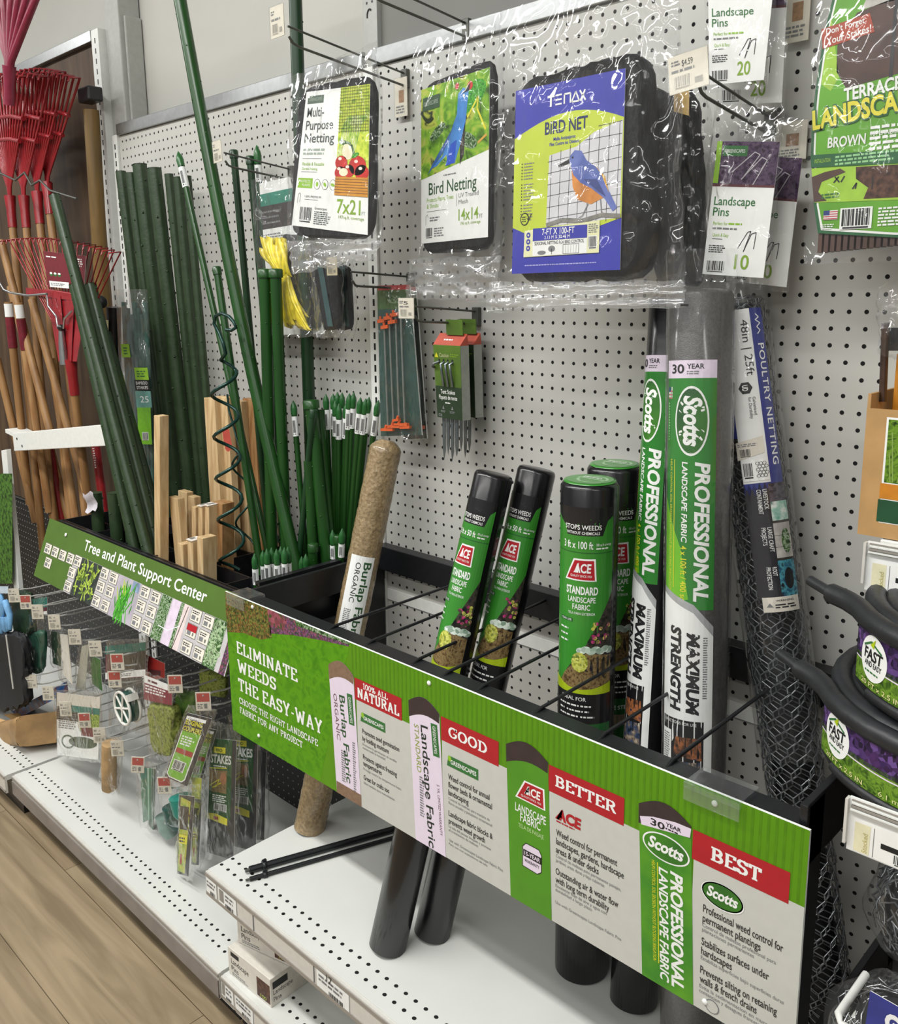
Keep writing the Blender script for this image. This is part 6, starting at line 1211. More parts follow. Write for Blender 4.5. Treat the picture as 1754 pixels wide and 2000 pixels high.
for i, (c, zt, h, lab, tail) in enumerate((((35.1, -9.4), -15.5, 3.3, 'lower black lawn edging coil with its end sticking out over the wire roll', ((1612, 1352), (1580, 1330), (1530, 1300))), ((36.4, -9.4), -11.2, 3.5, 'upper black lawn edging coil stacked on the other one', ((1650, 1172), (1620, 1148), (1575, 1112))))):
    t = thing('edging_coil', lab, 'edging', (c[0], c[1], zt-h))
    def sp(a, k=0): r_ = 8.0-.85*a/6.283; return Vector((c[0]+r_*math.cos(math.pi*1.17+a), c[1]+r_*math.sin(math.pi*1.17+a), zt))
    NA = 110; T = 3.2*2*math.pi
    q = MB(); q.surf(lambda u, v: sp(u*T)-Vector((0, 0, .35+v*(h-.4))), NA, 3, rub); es_ = q.build('edging_sheet', t)
    q = MB(); e0 = [at(x, y, y=c[1]-2.2-.6*k_) for k_, (x, y) in enumerate(tail)][::-1]
    s0 = sp(0); tn_ = (sp(0)-sp(.12)).normalized(); q.tube([s0+tn_*2.6+Vector((-.3, -.9, 0)), s0+tn_*1.2+Vector((-.1, -.3, 0))] + [sp(u*T/NA) for u in range(NA)], .5, rub, 12); q.tube([sp(.25+u*T/3.2/NA*1.0)-Vector((0, 0, h-.25)) for u in range(NA)], .3, rub, 8); rbd = q.build('round_bead', t)
    q = MB(); e = s0+tn_*2.6+Vector((-.3, -.9, 0)); q.tube([e, e+tn_*2.0+Vector((-.3, -.7, .1))], .27, rub, 10); q.build('connector_peg', rbd)
    A = Art(); W, H = 14.5, 2.6; A.rect(0, 0, W, H*.5, grassp); A.rect(0, H*.42, W, H, viol); A.path([(0, H*.42), (5, H*.38), (9, H*.42)], .06, lilac, 1)
    A.ell(1.65, H*.56, 1.05, 1.05, print_white, 2, 28); A.text('FAST', .9, H*.52, .48, print_black, 3, w=1.5, bold=.03, shear=.1); A.text('AND EASY', 1.0, H*.4, .24, print_black, 3, w=1.35, bold=.02); A.fine(1.05, H*.28, 1.1, .15, 1, gs_green, 3); A.path([(.85, H*.72), (1.5, H*.84), (2.3, H*.72)], .1, gs_green, 3); A.poly([(1.4, H*.78), (1.8, H*.92), (1.7, H*.74)], lime, 4)
    A.text('20 FT x 2.5 IN', .8, .12, .22, mat('print_pale_yellow', '#cfcf8e', .5), 3, w=2.9, bold=.01); A.text('6.1 m x 6.35 cm', 4.6, .12, .22, mat('print_pale_yellow', '#cfcf8e', .5), 3, w=3.0)
    A.ell(8.2, H*.45, 1.2, 1.15, lilac, 2, 24); A.ell(8.2, H*.45, 1.1, 1.05, mat('logo_violet', '#3a1f5a', .4), 3, 24)
    def lb(s, u, hh): a = math.pi*1.2+s/8.3; return Vector((c[0]+(8.15-.85*s/8.3/6.283+hh)*math.cos(a), c[1]+(8.15-.85*s/8.3/6.283+hh)*math.sin(a), zt-h+.55+u))
    q = MB(); q.art(A, lb, .02, .01, L=.6); q.build('paper_band', es_)
# brown carton with lawn seed packs
kr = mat('kraft_board', '#b08a58', .6, var=.08, vs=30)
t = thing('display_carton', 'torn brown cardboard display carton with a grass picture at the right edge', 'carton', (31.2, -8, -8.6))
x0, y0, z0, z1 = 28.0, -10.2, -8.55, -2.3
b = MB(); b.box(x0, y0, z0, 36, y0+.15, z1, kr); b.box(x0, y0, z0, x0+.15, -5.5, z1+.7, kr); b.box(x0, -5.6, z0, 36, -5.5, z1+2, kr); b.box(x0, y0, z0, 36, -5.5, z0+.1, kr); b.build('carton_box', t)
A = Art(); A.rect(.95, .75, 8, 5.9, print_white); A.rect(1.05, 2.75, 8, 5.8, grassp, 1); A.rect(.9, 1.95, 8, 2.7, mat('band_orange', '#c07a1c', .5), 2); A.rect(.85, .8, 8, 1.9, mat('band_green', '#17482a', .5), 2)
for i in range(40): x = random.uniform(1.2, 7.8); A.path([(x, 2.8), (x+random.uniform(-.4, .4), random.uniform(3.6, 5.5))], .06, mat('blade_pale', '#7f9a4a', .5), 2)
card(t, (x0, y0-.03, z1), (36, y0-.03, z1), (36, y0-.03, z0), (x0, y0-.03, z0), 8, z1-z0, A, 'printed_front', kr)
t = thing('seed_pack', 'orange pouch in clear plastic standing in the brown carton', 'pack', (29.5, -8, -7))
q = MB(); q.surf(lambda u, v: Vector((28.5+u*5, -8.2-.5*math.sin(u*3.14)*math.sin(v*3.14), -7+v*7.2)), 8, 10, mat('pouch_orange', '#c9862a', .4, var=.15, vs=30)); q.surf(lambda u, v: Vector((28.5+u*5, -7.6, -7+v*7.2)), 4, 6, kr); q.build('pouch', t)
q = MB(); q.surf(lambda u, v: at(1722+u*16-6*v, 690-(1-v)*60+v*95, y=-9.0-.3*math.sin(u*3.1)), 6, 10, mat('dark_stem', '#3c2a20', .4, var=.3)); q.surf(lambda u, v: at(1728+u*30, 640+v*45, y=-9.05), 4, 4, black_p); q.build('dark_handle', t)
film(t, at(1718, 560, y=-9.2), at(1790, 540, y=-9.2), at(1790, 720, y=-9.2), at(1714, 690, y=-9.2), front=.4, back=.9, seed=40, cr=.35, nu=14, nv=18)
# bagged wire netting and its basket
bw2 = mat('bright_wire', '#9a9c9e', .25, metal=.9, var=.1)
for i, (c, rx, ry, rz, lab) in enumerate((((33.9, -13.4, -24.9), 3.0, 2.6, 2.9, 'upper clear bag of tangled dark wire netting at the right edge'), ((34.0, -16.4, -30.0), 3.4, 2.9, 3.0, 'lower clear bag of bright wire netting with a blue label in the basket'))):
    t = thing('wire_bag', lab, 'bag', (c[0], c[1], c[2]-rz))
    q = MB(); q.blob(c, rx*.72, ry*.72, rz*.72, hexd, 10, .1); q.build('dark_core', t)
    q = MB()
    for k in range(230):
        d = Vector((random.gauss(0, 1), random.gauss(0, 1), random.gauss(0, 1))).normalized(); e = d.cross(Vector((random.gauss(0, 1), random.gauss(0, 1), random.gauss(0, 1)))).normalized(); pts = []
        for s_ in (-.3, -.1, .1, .3):
            v = (d+e*s_+Vector((0, 0, .06*random.gauss(0, 1)))).normalized(); r_ = random.uniform(.8, .95); pts.append(Vector(c)+Vector((v.x*rx*r_, v.y*ry*r_, v.z*rz*r_)))
        q.tube(pts, .05, bw2 if i else hexw, 4, caps=False)
    q.build('wire_tangle', t)
    q = MB(); q.blob(c, rx*1.0, ry*1.0, rz*1.0, bagf, 20, .12); q.build('clear_bag', t)
    if i:
        A = Art(); A.rect(0, 0, 5, 2.4, mat('label_blue', '#26307f', .35)); A.text('GARDEN', .7, 1.15, .7, print_white, 1, w=3.2, bold=.06); A.text('ZONE', 1.3, .25, .6, print_white, 1, w=2.2, bold=.06)
        TL = at(1700, 1935, y=-19.5); card(t, TL, TL+Vector((5, -.3, -.1)), TL+Vector((5, -.3, -2.5)), TL+Vector((-.1, 0, -2.4)), 5, 2.4, A)
wt = mat('white_wire', '#d5d5d0', .35, var=.03)
t = thing('wire_basket', 'white wire basket corner at the bottom right edge', 'basket', (36, -17, -35))
q = MB(); xa, ya, za = 31.9, -19.7, -27.6
q.tube([(xa, -16, za), (xa, ya+.5, za), (xa+.3, ya, za), (44, ya, za)], .18, wt, 8); q.tube([(xa, -16, za-1.6), (xa, ya+.5, za-1.6), (xa+.3, ya, za-1.6), (44, ya, za-1.6)], .14, wt, 8); q.build('rim', t)
for i in range(10):
    q = MB(); q.tube([(xa+.5+1.3*i, ya, za), (xa+.5+1.3*i, ya, za-5.5), (xa+.5+1.3*i, -14, za-5.5)], .11, wt, 6); q.build('upright_wire', t)
# ---------------------------------------------------------------- small packs on hooks under the stake bin
YT = -15.6
up = [(27, 1163, 0, 'first'), (50, 1176, 1, 'second'), (73, 1195, 0, 'third'), (106, 1215, 0, 'fourth'), (146, 1244, 0, 'fifth'), (186, 1267, 0, 'sixth'), (229, 1293, 1, 'seventh'), (224, 1327, 1, 'eighth'), (342, 1336, 1, 'ninth'), (397, 1370, 1, 'tenth')]
lo = [(61, 1331, 0, 'first'), (94, 1354, 0, 'second'), (128, 1385, 0, 'third'), (165, 1407, 1, 'fourth'), (194, 1436, 0, 'fifth'), (229, 1462, 0, 'sixth'), (269, 1494, 1, 'seventh'), (321, 1534, 1, 'eighth')]
for rowname, row in (('upper', up), ('lower', lo)):
    for px, py, red, o_ in row:
        c = at(px, py, y=YT)
        nm = 'red and cream price tag' if red else 'cream price tag'
        price_tag(c, 1.4, 1.85, '%s, %s from left in the %s hook row under the bin' % (nm, o_, rowname), red=red, yaw=.8, roll_=-.1 if px == 269 else 0)
        x, z = c.x, c.z-.5
        t = thing('peg_hook', 'thin wire hook, %s from left in the %s row under the bin' % (o_, rowname), 'hook', (x, 0, z))
        for nm2, zz, b in (('upper_wire', z+1.0, 0), ('lower_wire', z-.35, 1)):
            q = MB(); q.tube([(x, -.2, zz-.4), (x, YT+2.2, zz-.1), (x, YT+1.3, zz+.05), (x, YT-.05, zz+(.55 if b else .1))], .095, wire_m, 6); q.build(nm2, t)
clr = bagf2
def hang(name, lab, y, c, art=None, W=3, H=6, fl=None, base=None, cat='pack', body=None):
    t = thing(name, lab, cat, at((c[2][0]+c[3][0])/2, (c[2][1]+c[3][1])/2, y=y))
    if art:
        A = Art(); art(A); card(t, *px4(y, *c), W, H, A, 'printed_card', base)
    if body: body(t)
    if fl: film(t, *px4(y-.15, *fl), front=.35, back=.5, seed=c[0][0]*.37, cr=.18, M=clr, nu=14, nv=20)
    return t
tealc = mat('clip_teal', '#2b5a48', .4, var=.2, vs=30); tealb = mat('header_teal', '#1d6f62', .45); crm = mat('card_cream', '#cfc8bb', .55, var=.04); mag = mat('header_maroon', '#5a1f2c', .45, var=.1)
def lump(y, c, M, d=1.0, nm='contents'): return lambda t: block(t, *px4(y-.1, *c), d, M, nm, .5, .35)
hang('clip_bag', 'bulging clear bag of green plant clips at the far left hooks', -14.2, [(52, 1172), (92, 1166), (92, 1200), (56, 1206)], lambda A: (A.rect(0, 0, 3, 6, tealb), A.rect(0, 0, 3, 1.2, print_white, 1), A.rect(0, 1.2, 3, 2.6, mag, 1)), fl=[(46, 1168), (90, 1165), (80, 1335), (30, 1325)], body=lump(-14.3, [(42, 1236), (80, 1232), (76, 1316), (36, 1318)], tealc))
hang('tie_pack', 'narrow dark green pack hanging left of the white plant labels', -12.5, [(98, 1232), (121, 1236), (119, 1302), (104, 1296)], lambda A: (A.rect(0, 0, 3, 6, mat('pack_green', '#22452a', .45)),), fl=[(97, 1222), (123, 1226), (121, 1308), (102, 1302)])
hang('label_pack', 'white tapering plant labels hanging in front of the dark green packs', -14.4, [(117, 1238), (132, 1240), (142, 1338), (124, 1318)], lambda A: (A.rect(0, 0, 3, 6, mat('label_white_plastic', '#d8d5cc', .35, var=.05)), A.rect(2.4, 0, 3, 6, crm, 1)), fl=[(113, 1228), (136, 1232), (146, 1346), (118, 1330)])
hang('label_pack', 'second pair of pale tapering labels right of the white ones', -13.6, [(160, 1262), (174, 1258), (166, 1350), (148, 1344)], lambda A: (A.rect(0, 0, 3, 6, mat('label_pale', '#a9a899', .4, var=.1)),), fl=[(156, 1250), (182, 1250), (182, 1350), (146, 1350)])
hang('tie_pack', 'bright green strip pack between the pale labels and the twist tie reel', -13.2, [(176, 1278), (196, 1288), (200, 1350), (180, 1335)], lambda A: (A.rect(0, 0, 3, 6, mat('pack_leaf', '#33662a', .45, var=.1)),), fl=[(174, 1270), (200, 1278), (206, 1362), (176, 1345)])
def reel(t):
    c = at(241, 1383, y=-14.2); q = MB(); q.cyl(c+Vector((0, 1.0, 0)), c, 1.75, mat('tie_green', '#17493c', .4), 36); q.build('twist_tie', t)
    wp = mat('reel_white', '#dcdad2', .35, var=.03); q = MB()
    q.tube([c+Vector((1.85*math.cos(a*.1963), -.12, 1.85*math.sin(a*.1963))) for a in range(32)], .16, wp, 8, closed=True); q.tube([c+Vector((1.85*math.cos(a*.1963), 1.1, 1.85*math.sin(a*.1963))) for a in range(32)], .16, wp, 8, closed=True)
    for k in range(6): a = k*1.047+.3; q.tube([c+Vector((0, -.12, 0)), c+Vector((1.85*math.cos(a), -.12, 1.85*math.sin(a)))], .13, wp, 6)
    q.cyl(c+Vector((0, -.25, 0)), c, .28, wp, 14); q.obox(c+Vector((1.2, -.2, 1.1)), (.7, 0, .3), (0, 1.2, 0), (-.3, 0, .7), wp); q.build('white_reel', t)
hang('tie_reel_pack', 'twist tie reel pack with a white six-spoked wheel', -13.4, [(206, 1262), (285, 1254), (284, 1322), (206, 1328)], lambda A: (A.rect(0, 0, 5, 5, mag), A.rect(0, 3.8, 5, 5, tealb, 1), A.rect(1.6, 1.1, 5, 3.8, bushd, 1), A.rect(0, .1, 5, 1.1, print_white, 1), A.fine(.3, .3, 3, .5, 2, print_grey, 2)), 5, 5, fl=[(206, 1252), (290, 1244), (284, 1430), (214, 1434)], body=reel)
hang('garden_card', 'folded red header card hanging behind the moss bag', -12.6, [(284, 1278), (322, 1296), (322, 1324), (284, 1330)], lambda A: (A.rect(0, 0, 3, 3, mat('card_red', '#b32a28', .45, var=.1)), A.rect(.6, .5, 2.4, 1.4, mag, 1)), 3, 3)
moss = speckle('moss', ['#3f4a1c', '#6a7430', '#8c9448', '#525c26'], 90, .8)
hang('moss_bag', 'clear bag of olive moss with a red and white striped header', -14.0, [(281, 1318), (336, 1340), (336, 1378), (281, 1366)], lambda A: (A.rect(0, 0, 5, 3, mat('header_wine', '#7a2438', .45)), A.rect(0, 2.1, 5, 3, print_white, 1), A.fine(.3, .9, 4.2, 1.1, 3, print_white, 1), A.fine(.8, 2.3, 2, .5, 1, mag, 2)), 5, 3, fl=[(278, 1310), (340, 1330), (338, 1490), (290, 1480)], body=lump(-13.9, [(283, 1374), (335, 1380), (334, 1482), (296, 1470)], moss, 1.3))
hang('moss_bag', 'second green moss bag half hidden right of the striped header bag', -12.0, [(338, 1350), (376, 1356), (374, 1436), (340, 1430)], None, fl=[(336, 1340), (380, 1348), (378, 1446), (338, 1440)], body=lump(-12, [(338, 1352), (376, 1356), (374, 1436), (342, 1430)], mat('moss_bright', '#4f7424', .7, var=.25, vs=60, bump=.5), 1.0))
hang('moss_bag', 'olive bag tucked right under the slanted sign', -11.0, [(385, 1310), (432, 1330), (430, 1360), (388, 1352)], None, body=lump(-11, [(385, 1306), (434, 1328), (432, 1366), (388, 1356)], moss, 1.0))
def twine(A):
    A.rect(0, 0, 6, 8, print_white); A.rect(0, 4.6, 6, 8, mat('header_brown', '#1e1a18', .45), 1); A.rect(.1, 6.3, 6, 8, crm, 2); A.rect(2.2, 5.8, 6, 6.6, tealb, 3); A.rect(3.4, 3.4, 6, 6.0, leafp, 2); A.rect(3.6, 2.9, 5.6, 4.0, mat('card_wine', '#6c1f28', .45), 3); A.fine(.3, 3.5, 2.6, 1.1, 4, print_grey, 2)
    for i in range(4): A.fine(.2, 4.8+.3*i, 3, .16, 1, print_grey, 2)
    g = mat('twine_print', '#4a5a44', .55, var=.3, vs=70); A.path([(1.7+.9*math.cos(a*.4), 1.9+.8*math.sin(a*.4)) for a in range(17)], .22, g, 2); A.ell(3.8, 2.0, 2.0, .75, g, 2, 20)
hang('twine_bag', 'white pouch of green twine above the base shelf left of the brown stick', -15.0, [(110, 1352), (196, 1362), (192, 1484), (112, 1474)], twine, 6, 8, fl=[(106, 1346), (200, 1354), (196, 1490), (110, 1480)])
def stick(t):
    q = MB(); a, b2 = at(213, 1452, y=-15.5), at(213, 1546, y=-15.5); q.tube([a, a.lerp(b2, .5), a.lerp(b2, .93), b2], [.8, .86, .82, .35], mat('stick_tan', '#a98a60', .6, var=.15, vs=40), 12); q.build('cork_stick', t)
hang('cork_pack', 'tan cork stick in a clear sleeve hanging over the base shelf', -15.4, [(196, 1450), (232, 1450), (232, 1460), (196, 1460)], None, body=stick, fl=[(194, 1436), (236, 1440), (234, 1556), (200, 1552)])
for i, (c, y, lab) in enumerate(([[(273, 1500), (296, 1500), (295, 1600), (280, 1606)], -15.0, 'narrow pack of green tube hanging right of the tan stick'], [[(292, 1500), (304, 1502), (300, 1620), (290, 1622)], -13.6, 'dark green narrow pack close behind the green tube pack'])):
    hang('tube_pack', lab, y, c, lambda A: (A.rect(0, 0, 2, 6, mat('tube_green', '#3a6a4e', .4, var=.15) if i == 0 else mat('pack_green', '#22452a', .45)), A.rect(.2, 4.8, 1.2, 6, tealb, 1), A.rect(1.3, 0, 1.6, 6, mat('tube_pale', '#8aa894', .4), 1)), 2, 6, fl=[(c[0][0]-5, c[0][1]-12), (c[1][0]+6, c[1][1]-12), (c[2][0]+4, c[2][1]+14), (c[3][0]-4, c[3][1]+12)])
def cups(t):
    for k, M in enumerate((mat('cup_teal', '#1f8072', .35, var=.08), mat('cup_dark', '#1a4a44', .35, var=.1), mat('cup_pale', '#7f968c', .35, var=.1))):
        q = MB(); a = at(352-k*14, 1556+k*18, y=-14.8+.5*k); q.tube([a, a+Vector((.3, 0, -1.6)), a+Vector((.6, .2, -2.3))], [1.15, 1.0, .7], M, 16); q.build('plastic_cup', t)
hang('cup_pack', 'teal plastic cups in a clear bag behind the red price tag at lower right', -14.6, [(318, 1556), (352, 1548), (362, 1612), (330, 1608)], None, body=cups, fl=[(312, 1546), (356, 1538), (366, 1622), (324, 1612)])
def coup(A):
    A.rect(0, 0, 3, 8, mat('coupler_dark', '#24242a', .45)); A.poly([(.1, .5), (.5, .15), (2.2, .15), (2.5, .6), (2.5, 7.7), (.1, 7.7)], print_white, 1); A.poly([(.2, .6), (.55, .28), (2.15, .28), (2.38, .65), (2.38, 6.4), (.2, 6.4)], mat('label_lime', '#6fae2a', .4), 2)
    A.text('LAWN', .4, 7.2, .3, print_black, 3, w=1.2); A.poly([(.15, 5.95), (2.5, 6.0), (2.5, 7.35), (.15, 7.3)], print_black, 3); A.text('EDGING', .25, 6.78, .52, yellow, 4, w=2.05, bold=.02); A.text('COUPLERS', .2, 6.03, .52, yellow, 4, w=2.2, bold=.02)
    A.fine(.4, 4.3, 1.7, 1.2, 4, print_white, 3); A.rect(.25, 3.3, 2.35, 3.9, mat('band_red', '#9c3030', .45), 3); A.barcode(.45, 1.2, 1.5, 1.3, 3)
hang('coupler_pack', 'tilted clear pack of edging couplers with a lime label, upper one', -15.3, [(366, 1392), (414, 1404), (366, 1536), (322, 1516)], coup, 3, 8, fl=[(366, 1376), (424, 1386), (372, 1548), (314, 1528)])
hang('coupler_pack', 'second coupler pack hidden close behind the tilted upper one', -13.4, [(398, 1420), (424, 1426), (392, 1530), (368, 1526)], coup, 3, 8, fl=[(394, 1404), (430, 1410), (398, 1540), (362, 1534)])
def lime_long(A):
    g = speckle('long_label_print', ['#6a8a2c', '#93a838', '#b7b84a', '#7a5a34'], 45, .45); A.rect(0, 0, 2.4, 9, mat('coupler_dark', '#24242a', .45)); A.poly([(.1, .4), (1.6, .2), (1.9, 8.4), (.3, 8.8)], g, 1); A.rect(.3, 5.2, 1.7, 7.8, bushd, 2); A.rect(.2, 3.6, 1.7, 4.6, yellow, 2); A.fine(.3, 3.7, 1.2, .7, 2, print_black, 3); A.rect(.5, 1.2, .9, 2.4, mat('band_red', '#9c3030', .45), 2)
hang('coupler_pack', 'long hanging pack with an olive label nearest the base shelf front', -16.0, [(350, 1552), (380, 1556), (368, 1712), (346, 1706)], lime_long, 2.4, 9, fl=[(352, 1536), (392, 1530), (376, 1722), (344, 1714)])
hang('coupler_pack', 'second long olive label pack edge-on behind the first', -14.4, [(378, 1560), (394, 1562), (388, 1690), (374, 1688)], lime_long, 2.4, 9, fl=[(376, 1548), (398, 1548), (392, 1698), (370, 1696)])
hang('tie_pack', 'small yellow and clear pack above the long olive label packs', -14.8, [(374, 1518), (394, 1520), (392, 1562), (376, 1558)], lambda A: (A.rect(0, 0, 2, 3, mat('pack_yellow', '#a8b038', .45, var=.2, vs=60)),), 2, 3, fl=[(370, 1510), (398, 1510), (398, 1570), (370, 1566)])
def stakes_card(A):
    dg = mat('stakes_card_green', '#1f4d24', .45, var=.08); A.rect(0, 0, 4, 12, mat('stake_black', '#26262c', .45, var=.15)); A.rect(0, 4.0, 3.4, 12, dg, 1); A.rect(.6, 10.6, 2.4, 11.2, yellow, 2); A.text('PRO', .9, 10.75, .3, dg, 3, w=1.0, bold=.03); A.text('STAKES', .1, 9.6, .8, print_white, 2, w=3.2, bold=.03); A.fine(.6, 9.2, 2.0, .2, 1, print_white, 2)
    A.rect(0, 6.6, 2.7, 8.9, soil, 2); A.path([(.1, 7.2), (1.6, 8.0), (1.2, 7.2), (.4, 7.0), (2.0, 7.7)], .08, yellow, 3); A.ell(2.2, 8.1, .5, .6, mat('glove_print', '#a06a4a', .5), 3, 12); A.path([(0, 9.0), (2.7, 9.2)], .08, yellow, 3)
    A.fine(.6, 5.6, 2.2, .8, 4, print_white, 2); A.barcode(.9, 4.7, 1.9, .8, 2); A.poly([(0, 4.3), (1.2, 4.4), (3.0, 4.1), (3.0, 3.4), (0, 3.7)], yellow, 3); A.rect(.9, 3.75, 1.6, 4.1, mat('band_red', '#9c3030', .45), 4)
for i, (dx, y, lab) in enumerate(((0, -13.2, 'left pack of landscape stakes with a dark green card below the sign corner'), (44, -11.0, 'right pack of landscape stakes with a dark green card below the sign corner'))):
    hang('landscape_stake_pack', lab, y, [(412+dx*.9, 1442-dx*.3), (462+dx*.95, 1446-dx*.3), (456+dx, 1680-dx*.4), (404+dx, 1664-dx*.3)], stakes_card, 4, 12, fl=[(404+dx*.9, 1410-dx*.3), (470+dx*.9, 1414-dx*.3), (464+dx, 1692-dx*.4), (400+dx, 1676-dx*.3)])
hang('landscape_stake_pack', 'dark pack behind the two green stake cards, next to the black end panel', -8.8, [(492, 1460), (520, 1470), (516, 1640), (492, 1640)], lambda A: (A.rect(0, 0, 3, 9, mat('pack_green', '#22452a', .45)), A.rect(1.2, 0, 3, 9, mat('stake_black', '#26262c', .45), 1)), 3, 9, fl=[(488, 1440), (526, 1448), (522, 1652), (488, 1652)])
# far left: carton, blue box, glove
kr2 = mat('kraft_worn', '#9a7a50', .6, var=.2, vs=15, bump=.2, bs=40)
t = thing('kraft_bag', 'open torn brown paper carton lying at the left end of the base shelf', 'carton', (-70, -16, -55.2))
def kb(u, v):
    a = u*2*math.pi; cx = at(84-v*60, 1432+v*8, y=-15.0); rr = 3.5-.6*v+.25*noise.noise(Vector((u*6, v*5, 2)))
    k = (abs(math.cos(a))**6+abs(math.sin(a))**6)**(-1/6)
    p = cx+Vector((rr*.9*k*math.cos(a)*.5, rr*1.0*k*math.cos(a)*.8, rr*.62*k*math.sin(a)+.6))
    return p
q = MB(); q.surf(kb, 36, 12, kr2); q.add([kb(i/24, 0) for i in range(24)], [tuple(range(24))], kr2); q.build('paper_body', t)
q = MB()
for i in range(5): q.surf(lambda u, v: kb(.1+.16*i+u*.13, 1)+Vector((-1.2*v, -.8*v+.3*math.sin(u*3), (.8-.5*i)*v)), 4, 4, mat('kraft_light', '#c29a62', .6, var=.1))
q.build('open_flaps', t)
q = MB(); q.obox(at(0, 1402, y=-13.5), at(95, 1350, y=-13.5)-at(0, 1402, y=-13.5), (0, 2.5, .6), (0, 0, -1.5), speckle('blue_photo_print', ['#1f3f7a', '#3a68a8', '#7a4a3a', '#6a90c0'], 25, .4)); tag(q.build('blue_box'), 'blue printed box lying behind the torn brown carton', 'box')
t = thing('garden_glove', 'light blue garden glove hanging at the left edge', 'glove', at(8, 1240, y=-16)); gl = mat('glove_blue', '#6fa3cf', .6, var=.15, vs=40, bump=.3)
q = MB(); q.blob(at(2, 1180, y=-16), 1.0, .45, 1.9, gl, 10, .2)
for k in range(4): q.tube([at(-6+k*7, 1205, y=-16), at(-5+k*7.5, 1222+k*3, y=-16.1), at(-4+k*8, 1236-abs(k-1)*3, y=-16)], [.42, .4, .26], gl, 8)
q.tube([at(10, 1175, y=-16), at(19, 1200, y=-16.2), at(20, 1228, y=-16.1)], [.45, .42, .28], gl, 8); q.build('glove_body', t)
q = MB(); q.surf(lambda u, v: at(-4+u*20, 1145+v*14, y=-16.1-.1*math.sin(u*6)), 6, 3, mat('glove_cuff', '#b9c9d6', .6)); q.build('cuff', t)
q = MB(); q.surf(lambda u, v: at(-10+u*34, 925+v*215, y=-14), 6, 20, speckle('turf_print', ['#0f1f0a', '#2c4a18', '#4f7a2a', '#1a3010'], 60, .6)); tag(q.build('turf_sample'), 'grass-green printed board at the left edge above the blue glove', 'board')
q = MB(); q.obox(at(2, 880, y=-13.5), at(12, 878, y=-13.5)-at(2, 880, y=-13.5), (0, .6, 0), at(28, 1160, y=-13.5)-at(2, 880, y=-13.5), white); tag(q.build('white_post', bevel=.05), 'slim white post at the left edge below the tool bar', 'post')

t = thing('work_gloves', 'dark navy work gloves hanging below the light blue glove', 'glove', at(20, 1385, y=-16.2))
dk = mat('glove_navy', '#0c0f14', .7, var=.3, vs=60, bump=.4)
block(t, *px4(-16.4, (-40, 1232), (44, 1236), (52, 1385), (-40, 1395)), 1.2, dk, 'glove_body', 1.2, 1.1)
q = MB(); q.tube([at(12, 1240, y=-16.8), at(26, 1345, y=-16.8)], .12, wire_m, 6); q.build('hanger_strap', t)
block(thing('seed_bag', 'dark green printed bag behind the gloves at the far left hooks', 'bag', at(30, 1230, y=-15)), *px4(-14.8, (22, 1150), (52, 1160), (60, 1240), (24, 1240)), 1, mat('bag_dark_green', '#16301a', .5, var=.4, vs=40), 'bag_body', .4, .3)
# ---------------------------------------------------------------- rakes and tools at far left
rred = mat('rake_red', '#8f1a22', .32, var=.15, vs=30, coat=.3); rdark = mat('rake_maroon', '#6a1a26', .4, var=.15); ash = mat('ash_handle', '#9c764a', .5, vs=6, stretch=(6, 6, .8), col2='#7c5832')
def rake(lab, F, yf, tips, yt, hb, yh, n, r=.15, M=None, handle=True, bars=(.5, .68), bend=1.3):
    M = M or rred; f = at(*F, y=yf); t = thing('leaf_rake', lab, 'rake', f)
    a, b2 = at(*tips[0], y=yt), at(*tips[1], y=yt); mid = (a+b2)/2; up_ = (mid-f)
    ends = []
    for i in range(n):
        s_ = i/(n-1); e = a.lerp(b2, s_)+up_.normalized()*(.8*(1-(2*s_-1)**2)); ends.append(e)
        k = f+up_*.12+(b2-a).normalized()*(s_-.5)*1.1
        q = MB(); q.tube([f+(b2-a).normalized()*(s_-.5)*.5, k, k.lerp(e, .5), e, e+Vector((0, -bend, -.15)), e+Vector((0, -bend-.15, -.6))], [r, r, r, r, r, r*.8], M, 6); q.build('tine', t)
    for fb in bars:
        q = MB(); q.tube([f.lerp(ends[0], fb), f.lerp(ends[n//3], fb), f.lerp(ends[2*n//3], fb), f.lerp(ends[-1], fb)], r*1.9, M, 8); q.build('cross_bar', t)
    h = at(*hb, y=yh); d = (h-f).normalized()
    q = MB(); q.tube([f-d*.6, f+d*1.2, f+d*3.6], [.75, .6, .58], M, 12); q.build('socket', t)
    if handle: q = MB(); q.cyl(f+d*3, h, .5, ash, 12); q.build('handle', t)
    return t
rake('red leaf rake at the far left edge, its head pointing up', (20, 392), -6.5, ((-50, 170), (58, 150)), -6.5, (84, 1075), -9, 14)
rake('second red leaf rake from the left with its head pointing up', (47, 392), -5.8, ((-28, 165), (98, 150)), -5.8, (108, 1060), -8.4, 14)
rake('third red leaf rake from the left with its head pointing up', (73, 384), -5.0, ((8, 160), (128, 140)), -5.0, (142, 1050), -7.6, 14)
rake('rightmost upper red leaf rake, partly behind the long green stake', (92, 366), -4.2, ((40, 160), (156, 152)), -4.2, (170, 1030), -6.8, 12)
rake('large rake head cut off by the top left corner, wide maroon tines', (18, 140), -12, ((-40, -60), (92, -60)), -12, (18, 148), -12, 7, r=.42, M=mat('rake_wine', '#7c2038', .4, var=.1), handle=False, bars=(), bend=.1)
t = rake('low red rake with a printed maroon card and steel spring on its head', (139, 712), -10.6, ((18, 470), (236, 492)), -10.6, (176, 1010), -9.6, 22, r=.085, bars=(.58,), bend=1.3)
